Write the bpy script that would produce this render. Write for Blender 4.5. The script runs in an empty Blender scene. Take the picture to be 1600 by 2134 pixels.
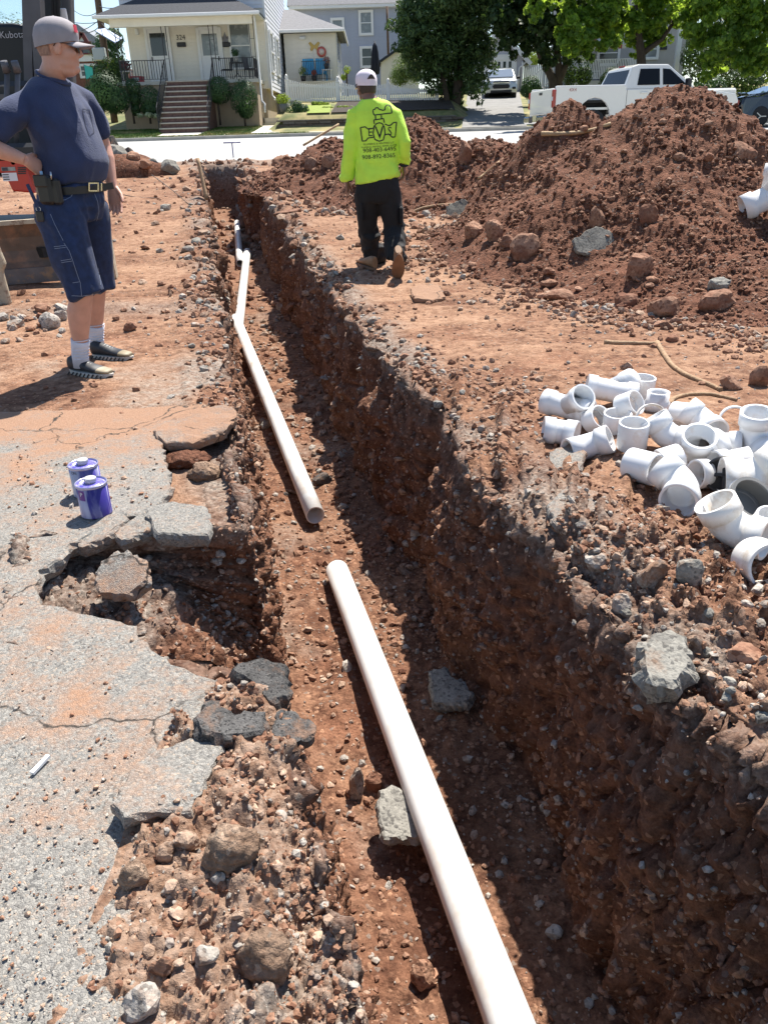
import bpy, bmesh, math, random
import numpy as np
from mathutils import Vector, Matrix, noise as mnoise
from mathutils.bvhtree import BVHTree
sc = bpy.context.scene
COL = sc.collection
rnd = random.Random(7)
NR = np.random.RandomState(11)
# ------------------------------------------------------------------ camera
F_PX, PITCH, ROLL, CAM_H = 1610.0, math.radians(25.9), math.radians(1.7), 1.25
FWD = Vector((0, math.cos(PITCH), -math.sin(PITCH)))
UPV = Vector((0, math.sin(PITCH), math.cos(PITCH)))
RGT = Vector((1, 0, 0))
cX = RGT * math.cos(ROLL) - UPV * math.sin(ROLL)
cY = RGT * math.sin(ROLL) + UPV * math.cos(ROLL)
cam_d = bpy.data.cameras.new('camera')
cam = bpy.data.objects.new('camera', cam_d)
COL.objects.link(cam)
cam.matrix_world = Matrix(((cX.x, cY.x, -FWD.x, 0), (cX.y, cY.y, -FWD.y, 0), (cX.z, cY.z, -FWD.z, CAM_H), (0, 0, 0, 1)))
cam_d.sensor_fit = 'HORIZONTAL'
cam_d.sensor_width = 36
cam_d.lens = 36 * F_PX / 1600
cam_d.clip_end = 2000
cam_d.clip_start = 0.05
sc.camera = cam
# ------------------------------------------------------------------ light
SUN_EL = math.radians(60)
SUN_AZ = math.atan2(0.42, 0.907)          # from +Y towards +X
world = bpy.data.worlds.new('World')
sc.world = world
world.use_nodes = True
wn = world.node_tree.nodes
sky = wn.new('ShaderNodeTexSky')
sky.sky_type = 'NISHITA'
sky.sun_disc = False
sky.sun_elevation = SUN_EL
sky.sun_rotation = SUN_AZ
sky.altitude = 50
sky.air_density = 1.0
sky.dust_density = 0.4
sky.ozone_density = 1.0
wn['Background'].inputs['Strength'].default_value = 0.09
world.node_tree.links.new(sky.outputs[0], wn['Background'].inputs['Color'])
sun_d = bpy.data.lights.new('sun', 'SUN')
sun_d.energy = 5.0
sun_d.angle = math.radians(0.53)
sun_d.color = (1.0, 0.945, 0.86)
sun = bpy.data.objects.new('sun', sun_d)
COL.objects.link(sun)
sd = Vector((-math.sin(SUN_AZ) * math.cos(SUN_EL), -math.cos(SUN_AZ) * math.cos(SUN_EL), -math.sin(SUN_EL)))
sun.rotation_euler = sd.to_track_quat('-Z', 'Y').to_euler()
sc.view_settings.view_transform = 'Standard'
sc.view_settings.look = 'None'
sc.view_settings.exposure = 1.02
sc.view_settings.gamma = 1
sc.view_settings.use_curve_mapping = False
sc.render.engine = 'CYCLES'
sc.cycles.max_bounces = 6
sc.cycles.diffuse_bounces = 3
sc.cycles.transparent_max_bounces = 6
sc.cycles.use_denoising = True
try:
 sc.cycles.denoising_prefilter = 'ACCURATE'
except Exception:
 pass
# ------------------------------------------------------------------ pixel <-> place (used only to find where things stand)
def ray(x, y):
 u = (x - 800) / F_PX
 v = -(y - 1067) / F_PX
 return cX * u + cY * v + FWD
CAMP = Vector((0, 0, CAM_H))
def at(x, y, Y):
 d = ray(x, y)
 return CAMP + d * (Y / d.y)
def atz(x, y, z):
 d = ray(x, y)
 return CAMP + d * ((z - CAM_H) / d.z)
def zprof(Y):
 if Y < 7: return 0.0
 if Y < 20: return 0.80 * (Y - 7) / 13
 return 0.80 + 0.04 * (min(Y, 34) - 20)
def G(x, y, off=0.0):
 d = ray(x, y)
 t = 0.3
 while t < 80:
  p = CAMP + d * t
  if p.z <= zprof(p.y) + off: return p
  t *= 1.004
 return p
# ------------------------------------------------------------------ numpy noise
def _h(ix, iy, iz, s):
 h = (ix.astype(np.int64) * 374761393 + iy.astype(np.int64) * 668265263 + iz.astype(np.int64) * 2147483647 + s * 1274126177) & 0xffffffff
 h = ((h ^ (h >> 13)) * 1274126177) & 0xffffffff
 h = ((h ^ (h >> 16)) * 2246822519) & 0xffffffff
 return ((h ^ (h >> 15)) & 0xffffff) / float(0xffffff)
def vnoise(P, s=0):
 I = np.floor(P).astype(np.int64)
 f = P - I
 f = f * f * f * (f * (f * 6 - 15) + 10)
 r = 0
 for a in (0, 1):
  wa = f[:, 0] if a else 1 - f[:, 0]
  for b in (0, 1):
   wb = f[:, 1] if b else 1 - f[:, 1]
   for c in (0, 1):
    wc = f[:, 2] if c else 1 - f[:, 2]
    r = r + wa * wb * wc * _h(I[:, 0] + a, I[:, 1] + b, I[:, 2] + c, s)
 return r * 2 - 1
def fbm(P, freq, octv=4, gain=0.5, s=0):
 a, r, n = 1.0, 0, 0
 for k in range(octv):
  r = r + a * vnoise(P * freq + 17.3 * k, s + k)
  n += a
  a *= gain
  freq *= 2.03
 return r / n
def worley(P, s=0):
 I = np.floor(P).astype(np.int64)
 f1 = np.full(len(P), 9.0)
 f2 = np.full(len(P), 9.0)
 cid = np.zeros(len(P))
 for a in (-1, 0, 1):
  for b in (-1, 0, 1):
   for c in (-1, 0, 1):
    J = I + np.array([a, b, c])
    q = np.stack([_h(J[:, 0], J[:, 1], J[:, 2], s + k) for k in (1, 2, 3)], 1) + J
    d = np.sqrt(((q - P) ** 2).sum(1))
    m = d < f1
    f2 = np.where(m, f1, np.minimum(f2, d))
    cid = np.where(m, _h(J[:, 0], J[:, 1], J[:, 2], s + 9), cid)
    f1 = np.where(m, d, f1)
 return f1, f2, cid
def sstep(x, a, b):
 t = np.clip((x - a) / (b - a), 0, 1)
 return t * t * (3 - 2 * t)
# ------------------------------------------------------------------ meshes and objects
def mesh_np(name, V, F, mats=None, smooth=False, attr=None, fmat=None):
 """V (n,3), F (m,3|4) arrays -> mesh datablock"""
 V = np.asarray(V, np.float32)
 F = np.asarray(F, np.int32)
 me = bpy.data.meshes.new(name)
 me.vertices.add(len(V))
 me.vertices.foreach_set('co', V.ravel())
 k = F.shape[1]
 me.loops.add(F.size)
 me.loops.foreach_set('vertex_index', F.ravel())
 me.polygons.add(len(F))
 me.polygons.foreach_set('loop_start', np.arange(0, F.size, k, dtype=np.int32))
 me.polygons.foreach_set('loop_total', np.full(len(F), k, np.int32))
 if fmat is not None:
  me.polygons.foreach_set('material_index', np.asarray(fmat, np.int32))
 me.polygons.foreach_set('use_smooth', np.full(len(F), bool(smooth)))
 me.update(calc_edges=True)
 me.validate()
 for m in (mats if isinstance(mats, (list, tuple)) else [mats] if mats else []):
  me.materials.append(m)
 if attr:
  for an, av in attr.items():
   a = me.attributes.new(an, 'FLOAT', 'POINT')
   a.data.foreach_set('value', np.asarray(av, np.float32))
 return me
def link(name, me, parent=None, loc=None, rot=None):
 o = bpy.data.objects.new(name, me)
 COL.objects.link(o)
 if parent is not None: o.parent = parent
 if loc is not None: o.location = loc
 if rot is not None: o.rotation_euler = rot
 return o
def tag(o, label=None, cat=None, group=None, kind=None):
 if label: o['label'] = label
 if cat: o['category'] = cat
 if group: o['group'] = group
 if kind: o['kind'] = kind
 return o
def thing(name, label, cat, loc=(0, 0, 0), rz=0.0, group=None):
 o = bpy.data.objects.new(name, None)
 COL.objects.link(o)
 o.location = loc
 o.rotation_euler = (0, 0, rz)
 o.empty_display_size = 0.1
 return tag(o, label, cat, group)
def kids(o):
 return [c for c in COL.objects if c.parent is o]
def dup(o, loc=None, rz=None, label=None, parent=None, group=None, scale=None):
 c = o.copy()
 COL.objects.link(c)
 if parent is not None: c.parent = parent
 if loc is not None: c.location = loc
 if rz is not None: c.rotation_euler = (o.rotation_euler.x, o.rotation_euler.y, rz)
 if scale is not None: c.scale = scale
 if label: c['label'] = label
 if group: c['group'] = group
 for k in list(o.children):
  dup(k, parent=c)
 return c
class MB:
 """collects shapes for ONE mesh object"""
 def __init__(s):
  s.v, s.f, s.m, s.sm = [], [], [], []
  s.cur = 0
  s.M = None
  s.smooth = False
 def add(s, vs, fs, smooth=None):
  n = len(s.v)
  for p in vs:
   p = Vector(p)
   s.v.append(tuple(s.M @ p) if s.M else tuple(p))
  for q in fs:
   s.f.append(tuple(i + n for i in q))
   s.m.append(s.cur)
   s.sm.append(s.smooth if smooth is None else smooth)
  return s
 def box(s, c, d, R=None, bev=0.0):
  x, y, z = (k / 2 for k in d)
  c = Vector(c)
  if bev > 0:
   b = min(bev, x * .9, y * .9, z * .9)
   vs = []
   for sx in (-1, 1):
    for sy in (-1, 1):
     for sz in (-1, 1):
      vs += [(sx * x, sy * (y - b), sz * (z - b)), (sx * (x - b), sy * y, sz * (z - b)), (sx * (x - b), sy * (y - b), sz * z)]
   bm = bmesh.new()
   for p in vs: bm.verts.new(p)
   bmesh.ops.convex_hull(bm, input=bm.verts)
   bm.verts.index_update()
   bm.normal_update()
   vs = [v.co.copy() for v in bm.verts]
   fs = [[v.index for v in f.verts] for f in bm.faces]
   bm.free()
  else:
   vs = [Vector((a * x, b_ * y, e * z)) for a in (-1, 1) for b_ in (-1, 1) for e in (-1, 1)]
   fs = [(0, 1, 3, 2), (4, 6, 7, 5), (0, 4, 5, 1), (2, 3, 7, 6), (0, 2, 6, 4), (1, 5, 7, 3)]
  if R is not None: vs = [R @ Vector(p) for p in vs]
  return s.add([c + Vector(p) for p in vs], fs, smooth=False)
 def bar(s, a, b, w, h=None, roll=None):
  """box bar from a to b, width w (horizontal) and height h"""
  a, b = Vector(a), Vector(b)
  d = b - a
  L = d.length
  z = d.normalized()
  up = Vector((0, 0, 1)) if abs(z.z) < .95 else Vector((0, 1, 0))
  x = z.cross(up).normalized()
  y = x.cross(z)
  R = Matrix((x, z, y)).transposed()
  return s.box((a + b) / 2, (w, L, h or w), R)
 def loft(s, rings, cap=True, closed=True, smooth=True):
  n = len(rings[0])
  vs = [p for r in rings for p in r]
  fs = []
  for i in range(len(rings) - 1):
   for j in range(n if closed else n - 1):
    k = (j + 1) % n
    fs.append((i * n + j, i * n + k, (i + 1) * n + k, (i + 1) * n + j))
  s.add(vs, fs, smooth)
  if cap:
   s.add(rings[0], [tuple(reversed(range(n)))], False)
   s.add(rings[-1], [tuple(range(n))], False)
  return s
 def tube(s, pts, r, n=8, cap=True, smooth=True, flat=None):
  """swept tube; r number or list; flat=(sx,sy) scales section"""
  pts = [Vector(p) for p in pts]
  R = r if isinstance(r, (list, tuple)) else [r] * len(pts)
  rings = []
  prevx = None
  for i, p in enumerate(pts):
   t = (pts[min(i + 1, len(pts) - 1)] - pts[max(i - 1, 0)]).normalized()
   if prevx is None:
    up = Vector((0, 0, 1)) if abs(t.z) < .9 else Vector((1, 0, 0))
    x = t.cross(up).normalized()
   else:
    x = (prevx - t * prevx.dot(t)).normalized()
   prevx = x
   y = t.cross(x)
   ring = []
   for k in range(n):
    a = 2 * math.pi * k / n
    fx, fy = (flat or (1, 1))
    ring.append(p + (x * math.cos(a) * fx + y * math.sin(a) * fy) * R[i])
   rings.append(ring)
  return s.loft(rings, cap, True, smooth)
 def pipe(s, pts, ro, ri, n=24):
  """hollow pipe along pts; ro, ri numbers or lists; ends closed by rims"""
  pts = [Vector(p) for p in pts]
  Ro = ro if isinstance(ro, (list, tuple)) else [ro] * len(pts)
  Ri = ri if isinstance(ri, (list, tuple)) else [ri] * len(pts)
  a, b = MB(), MB()
  a.tube(pts, Ro, n, cap=False)
  b.tube(pts, Ri, n, cap=False)
  s.add(a.v, a.f, True)
  s.add(b.v, [tuple(reversed(f)) for f in b.f], True)
  m = len(pts)
  for e in (0, m - 1):
   vs = a.v[e * n:(e + 1) * n] + b.v[e * n:(e + 1) * n]
   fs = [(k, (k + 1) % n, n + (k + 1) % n, n + k) for k in range(n)]
   if e == 0: fs = [tuple(reversed(f)) for f in fs]
   s.add(vs, fs, False)
  return s
 def lathe(s, prof, c=(0, 0, 0), n=24, axis='z', smooth=True, cap=True):
  c = Vector(c)
  rings = []
  for r, z in prof:
   ring = []
   for k in range(n):
    a = 2 * math.pi * k / n
    p = Vector((r * math.cos(a), r * math.sin(a), z))
    if axis == 'x': p = Vector((p.z, p.x, p.y))
    if axis == 'y': p = Vector((p.y, p.z, p.x))
    ring.append(c + p)
   rings.append(ring)
  return s.loft(rings, cap, True, smooth)
 def prism(s, poly, d, O=(0, 0, 0), X=(1, 0, 0), Y=(0, 0, 1)):
  """polygon in the plane O + a X + b Y, thickened by vector d"""
  O, X, Y, d = Vector(O), Vector(X), Vector(Y), Vector(d)
  a = [O + X * p[0] + Y * p[1] for p in poly]
  b = [p + d for p in a]
  n = len(a)
  fs = [tuple(range(n)), tuple(reversed(range(n, 2 * n)))]
  fs += [(i, n + i, n + (i + 1) % n, (i + 1) % n) for i in range(n)]
  return s.add(a + b, fs, False)
 def mesh(s, name, mats):
  me = bpy.data.meshes.new(name)
  me.from_pydata(s.v, [], s.f)
  for m in (mats if isinstance(mats, (list, tuple)) else [mats]): me.materials.append(m)
  me.polygons.foreach_set('material_index', s.m)
  me.polygons.foreach_set('use_smooth', s.sm)
  bm = bmesh.new()
  bm.from_mesh(me)
  bmesh.ops.remove_doubles(bm, verts=bm.verts, dist=1e-5)
  bmesh.ops.recalc_face_normals(bm, faces=bm.faces)
  bm.to_mesh(me)
  bm.free()
  return me
 def build(s, name, mats, parent=None, loc=None, rot=None, bevel=0):
  o = link(name, s.mesh(name, mats), parent, loc, rot)
  if bevel:
   md = o.modifiers.new('bevel', 'BEVEL')
   md.width = bevel
   md.segments = 2
   md.limit_method = 'ANGLE'
  return o
def B(name, mat, parent, c, d, bev=0.0, R=None):
 return MB().box(c, d, R, bev).build(name, mat, parent)
# ------------------------------------------------------------------ materials
def mat(name, col, rough=0.6, metal=0.0, spec=0.5, var=0.0, vscale=8.0, bump=0.0, bscale=60.0, col2=None, c2scale=3.0, c2=(0.45, 0.6), coat=0.0, stretch=(1, 1, 1), trans=0.0, alpha=1.0, sheen=0.0, sss=0.0):
 m = bpy.data.materials.new(name)
 m.use_nodes = True
 nt = m.node_tree
 b = nt.nodes['Principled BSDF']
 b.inputs['Base Color'].default_value = (*col, 1)
 b.inputs['Roughness'].default_value = rough
 b.inputs['Metallic'].default_value = metal
 b.inputs['Specular IOR Level'].default_value = spec
 b.inputs['Coat Weight'].default_value = coat
 b.inputs['Transmission Weight'].default_value = trans
 b.inputs['Alpha'].default_value = alpha
 if sheen: b.inputs['Sheen Weight'].default_value = sheen
 if sss:
  b.inputs['Subsurface Weight'].default_value = sss
  b.inputs['Subsurface Radius'].default_value = (0.012, 0.005, 0.003)
 L = nt.links.new
 if var or bump or col2:
  tc = nt.nodes.new('ShaderNodeTexCoord')
  mp = nt.nodes.new('ShaderNodeMapping')
  mp.inputs['Scale'].default_value = stretch
  L(tc.outputs['Object'], mp.inputs[0])
 cs = None
 if col2:
  n = nt.nodes.new('ShaderNodeTexNoise')
  n.inputs['Scale'].default_value = c2scale
  n.inputs['Detail'].default_value = 8
  n.inputs['Roughness'].default_value = 0.65
  L(mp.outputs[0], n.inputs['Vector'])
  r = nt.nodes.new('ShaderNodeMapRange')
  r.inputs['From Min'].default_value = c2[0]
  r.inputs['From Max'].default_value = c2[1]
  L(n.outputs['Fac'], r.inputs['Value'])
  mx = nt.nodes.new('ShaderNodeMix')
  mx.data_type = 'RGBA'
  mx.inputs['A'].default_value = (*col, 1)
  mx.inputs['B'].default_value = (*col2, 1)
  L(r.outputs[0], mx.inputs['Factor'])
  cs = mx.outputs['Result']
 if var:
  n = nt.nodes.new('ShaderNodeTexNoise')
  n.inputs['Scale'].default_value = vscale
  n.inputs['Detail'].default_value = 7
  L(mp.outputs[0], n.inputs['Vector'])
  r = nt.nodes.new('ShaderNodeMapRange')
  r.inputs['From Min'].default_value = 0.25
  r.inputs['From Max'].default_value = 0.75
  r.inputs['To Min'].default_value = 1 - var
  r.inputs['To Max'].default_value = 1 + var
  L(n.outputs['Fac'], r.inputs['Value'])
  mx = nt.nodes.new('ShaderNodeMix')
  mx.data_type = 'RGBA'
  mx.blend_type = 'MULTIPLY'
  mx.inputs['Factor'].default_value = 1
  mx.inputs['A'].default_value = (*col, 1)
  if cs: L(cs, mx.inputs['A'])
  L(r.outputs[0], mx.inputs['B'])
  cs = mx.outputs['Result']
 if cs: L(cs, b.inputs['Base Color'])
 if bump:
  n = nt.nodes.new('ShaderNodeTexNoise')
  n.inputs['Scale'].default_value = bscale
  n.inputs['Detail'].default_value = 6
  L(mp.outputs[0], n.inputs['Vector'])
  bp = nt.nodes.new('ShaderNodeBump')
  bp.inputs['Strength'].default_value = bump
  bp.inputs['Distance'].default_value = 1.0 / bscale
  L(n.outputs['Fac'], bp.inputs['Height'])
  L(bp.outputs[0], b.inputs['Normal'])
 return m
def nd(nt, typ, inp=None, **kw):
 n = nt.nodes.new(typ)
 for k, v in kw.items(): setattr(n, k, v)
 for k, v in (inp or {}).items():
  s = n.inputs[k]
  if hasattr(v, 'is_output'): nt.links.new(v, s)
  else: s.default_value = v
 return n
def mixc(nt, f, a, b, mode='MIX'):
 n = nt.nodes.new('ShaderNodeMix')
 n.data_type = 'RGBA'
 n.blend_type = mode
 for k, v in (('Factor', f), ('A', a), ('B', b)):
  s = n.inputs[k]
  if hasattr(v, 'is_output'): nt.links.new(v, s)
  elif k == 'Factor': s.default_value = v
  else: s.default_value = (*v, 1)
 return n.outputs['Result']
def rng(nt, v, a, b, c=0.0, d=1.0):
 return nd(nt, 'ShaderNodeMapRange', {'Value': v, 'From Min': a, 'From Max': b, 'To Min': c, 'To Max': d}).outputs[0]
def soil_mat(name, base, dusty, dark, grey=(0.235, 0.205, 0.175), use_attr=False, k=1.0, bump=0.6, fine=1.0):
 """crumbly earth: three tones, grit, optional attribute 'grey' (gravel share) and 'pack' (dusty packed share)"""
 m = bpy.data.materials.new(name)
 m.use_nodes = True
 nt = m.node_tree
 b = nt.nodes['Principled BSDF']
 b.inputs['Roughness'].default_value = 0.95
 b.inputs['Specular IOR Level'].default_value = 0.15
 P = nd(nt, 'ShaderNodeNewGeometry').outputs['Position']
 n1 = nd(nt, 'ShaderNodeTexNoise', {'Vector': P, 'Scale': 2.3 * k, 'Detail': 9, 'Roughness': 0.66}).outputs['Fac']
 n2 = nd(nt, 'ShaderNodeTexNoise', {'Vector': P, 'Scale': 17 * k, 'Detail': 8, 'Roughness': 0.7}).outputs['Fac']
 n3 = nd(nt, 'ShaderNodeTexNoise', {'Vector': P, 'Scale': 85 * fine, 'Detail': 4, 'Roughness': 0.7}).outputs['Fac']
 vo = nd(nt, 'ShaderNodeTexVoronoi', {'Vector': P, 'Scale': 70 * fine, 'Randomness': 1.0})
 du = rng(nt, n1, .36, .62)
 if use_attr: du = nd(nt, 'ShaderNodeMath', {0: du, 1: nd(nt, 'ShaderNodeAttribute', attribute_name='dust').outputs['Fac']}, operation='MULTIPLY').outputs[0]  # dust share, low on trench walls, also paints trench shade into their colour
 c = mixc(nt, du, base, dusty)
 c = mixc(nt, rng(nt, n2, .56, .36), c, dark)
 st = nd(nt, 'ShaderNodeMapping', {'Vector': P, 'Scale': (1.1, 1.1, 8.5)})
 n5 = nd(nt, 'ShaderNodeTexNoise', {'Vector': st.outputs[0], 'Scale': 1.6, 'Detail': 6, 'Roughness': .6}).outputs['Fac']
 c = mixc(nt, rng(nt, n5, .52, .66, 0, .5), c, dark)
 c = mixc(nt, rng(nt, n5, .44, .34, 0, .35), c, tuple(x * 1.5 for x in base))
 grit = nd(nt, 'ShaderNodeSeparateColor', {'Color': vo.outputs['Color']})
 c = mixc(nt, rng(nt, grit.outputs[0], 0.955, 0.985, 0, .6), c, grey)
 c = mixc(nt, rng(nt, grit.outputs[1], 0.93, 0.97, 0, .5), c, tuple(min(1, x * 1.5) for x in dusty))
 if use_attr:
  ag = nd(nt, 'ShaderNodeAttribute', attribute_name='grey').outputs['Fac']
  ap = nd(nt, 'ShaderNodeAttribute', attribute_name='pack').outputs['Fac']
  packc = mixc(nt, rng(nt, n2, .35, .65), (0.25, 0.135, 0.080), (0.42, 0.265, 0.175))
  c = mixc(nt, ap, c, packc)
  gm = nd(nt, 'ShaderNodeMath', {0: ag, 1: rng(nt, n2, .3, .62)}, operation='MULTIPLY').outputs[0]
  c = mixc(nt, gm, c, mixc(nt, grit.outputs[2], tuple(x * .55 for x in grey), tuple(x * 1.5 for x in grey)))
 c = mixc(nt, 1.0, c, nd(nt, 'ShaderNodeCombineColor', {0: rng(nt, n3, .25, .75, .66, 1.34), 1: rng(nt, n3, .25, .75, .66, 1.34), 2: rng(nt, n3, .25, .75, .66, 1.34)}).outputs[0], 'MULTIPLY')
 nt.links.new(c, b.inputs['Base Color'])
 h = nd(nt, 'ShaderNodeMath', {0: n2, 1: 1.2}, operation='MULTIPLY').outputs[0]
 h = nd(nt, 'ShaderNodeMath', {0: n3, 1: 0.45, 2: h}, operation='MULTIPLY_ADD').outputs[0]
 h = nd(nt, 'ShaderNodeMath', {0: vo.outputs['Distance'], 1: -0.35, 2: h}, operation='MULTIPLY_ADD').outputs[0]
 bp = nd(nt, 'ShaderNodeBump', {'Height': h, 'Strength': bump, 'Distance': 0.03})
 nt.links.new(bp.outputs[0], b.inputs['Normal'])
 return m
def rock_mat(name, base, light, dark, dirt=None, dirt_amt=(0.5, 0.62), scale=1.0, bump=.5):
 m = bpy.data.materials.new(name)
 m.use_nodes = True
 nt = m.node_tree
 b = nt.nodes['Principled BSDF']
 b.inputs['Roughness'].default_value = 0.92
 b.inputs['Specular IOR Level'].default_value = 0.2
 P = nd(nt, 'ShaderNodeNewGeometry').outputs['Position']
 n1 = nd(nt, 'ShaderNodeTexNoise', {'Vector': P, 'Scale': 9 * scale, 'Detail': 8, 'Roughness': .65}).outputs['Fac']
 n2 = nd(nt, 'ShaderNodeTexNoise', {'Vector': P, 'Scale': 120 * scale, 'Detail': 3, 'Roughness': .6}).outputs['Fac']
 vo = nd(nt, 'ShaderNodeTexVoronoi', {'Vector': P, 'Scale': 95 * scale})
 s = nd(nt, 'ShaderNodeSeparateColor', {'Color': vo.outputs['Color']})
 oi = nd(nt, 'ShaderNodeObjectInfo').outputs['Random']
 c = mixc(nt, rng(nt, n1, .35, .65), base, light)
 c = mixc(nt, rng(nt, s.outputs[0], .7, .9, 0, .8), c, dark)
 c = mixc(nt, rng(nt, s.outputs[1], .8, .95, 0, .8), c, light)
 if dirt:
  n3 = nd(nt, 'ShaderNodeTexNoise', {'Vector': P, 'Scale': 5 * scale, 'Detail': 9, 'Roughness': .7}).outputs['Fac']
  c = mixc(nt, rng(nt, n3, dirt_amt[0], dirt_amt[1], 0, .9), c, dirt)
 v = nd(nt, 'ShaderNodeMath', {0: rng(nt, n2, .3, .7, .8, 1.2), 1: rng(nt, oi, 0, 1, .82, 1.18)}, operation='MULTIPLY').outputs[0]
 c = mixc(nt, 1.0, c, nd(nt, 'ShaderNodeCombineColor', {0: v, 1: v, 2: v}).outputs[0], 'MULTIPLY')
 nt.links.new(c, b.inputs['Base Color'])
 h = nd(nt, 'ShaderNodeMath', {0: vo.outputs['Distance'], 1: -.25, 2: n1}, operation='MULTIPLY_ADD').outputs[0]
 h = nd(nt, 'ShaderNodeMath', {0: n2, 1: 0.5, 2: h}, operation='MULTIPLY_ADD').outputs[0]
 bp = nd(nt, 'ShaderNodeBump', {'Height': h, 'Strength': bump, 'Distance': 0.014})
 nt.links.new(bp.outputs[0], b.inputs['Normal'])
 return m
SOIL_B, SOIL_D, SOIL_K = (0.175, 0.080, 0.047), (0.33, 0.19, 0.118), (0.080, 0.036, 0.022)
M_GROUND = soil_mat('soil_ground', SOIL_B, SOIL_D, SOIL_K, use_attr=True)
M_HEAP = soil_mat('soil_heap', (0.165, 0.072, 0.044), (0.225, 0.108, 0.068), (0.075, 0.033, 0.021), k=.8, bump=1.0, fine=.75)
M_GROUNDL = soil_mat('soil_lump', (0.34, 0.225, 0.155), (0.46, 0.335, 0.245), (0.20, 0.125, 0.085), bump=1.0)
M_CLOD = rock_mat('clod', (0.23, 0.115, 0.070), (0.33, 0.19, 0.125), (0.12, 0.055, 0.035))
M_CLODP = rock_mat('clod_pale', (0.32, 0.21, 0.145), (0.44, 0.32, 0.24), (0.17, 0.10, 0.065))
M_STONE = rock_mat('stone_grey', (0.28, 0.25, 0.22), (0.43, 0.39, 0.34), (0.14, 0.125, 0.11), dirt=(0.27, 0.15, 0.09))
M_SAND = rock_mat('stone_sand', (0.245, 0.128, 0.082), (0.35, 0.21, 0.142), (0.14, 0.065, 0.042), bump=.5, dirt=(0.17, 0.075, 0.046), dirt_amt=(.48, .6), scale=.6)
M_ASPH = rock_mat('asphalt_chunk', (0.18, 0.17, 0.15), (0.29, 0.275, 0.24), (0.09, 0.085, 0.078), dirt=(0.27, 0.16, 0.10), dirt_amt=(.58, .72))
M_TAR = rock_mat('asphalt_tar', (0.05, 0.048, 0.046), (0.12, 0.115, 0.11), (0.02, 0.02, 0.02), scale=2.2, dirt=(0.24, 0.14, 0.09), dirt_amt=(.5, .66))
# ------------------------------------------------------------------ the dug ground: one swept sheet (left ground, wall, floor, wall, right ground)
def zp(Y):
 return np.where(Y < 7, 0, np.where(Y < 20, 0.80 * (Y - 7) / 13, 0.80 + 0.04 * (np.minimum(Y, 34) - 20)))
def grid_normals(V, nr, nc):
 W = V.reshape(nr, nc, 3)
 a = np.gradient(W, axis=0)
 b = np.gradient(W, axis=1)
 n = np.cross(b, a)
 n /= np.linalg.norm(n, axis=2, keepdims=True) + 1e-9
 return n.reshape(-1, 3)
def blur(A, k):
 for _ in range(k):
  A = np.pad(A, ((1, 1), (1, 1)) + ((0, 0),) * (A.ndim - 2), mode='edge')
  A = (A[:-2, 1:-1] + A[2:, 1:-1] + A[1:-1, :-2] + A[1:-1, 2:] + 2 * A[1:-1, 1:-1]) / 6
 return A
def gridfaces(nr, nc):
 i = np.arange(nr - 1)[:, None] * nc + np.arange(nc - 1)[None, :]
 return np.stack([i, i + 1, i + nc + 1, i + nc], 2).reshape(-1, 4)
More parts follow.
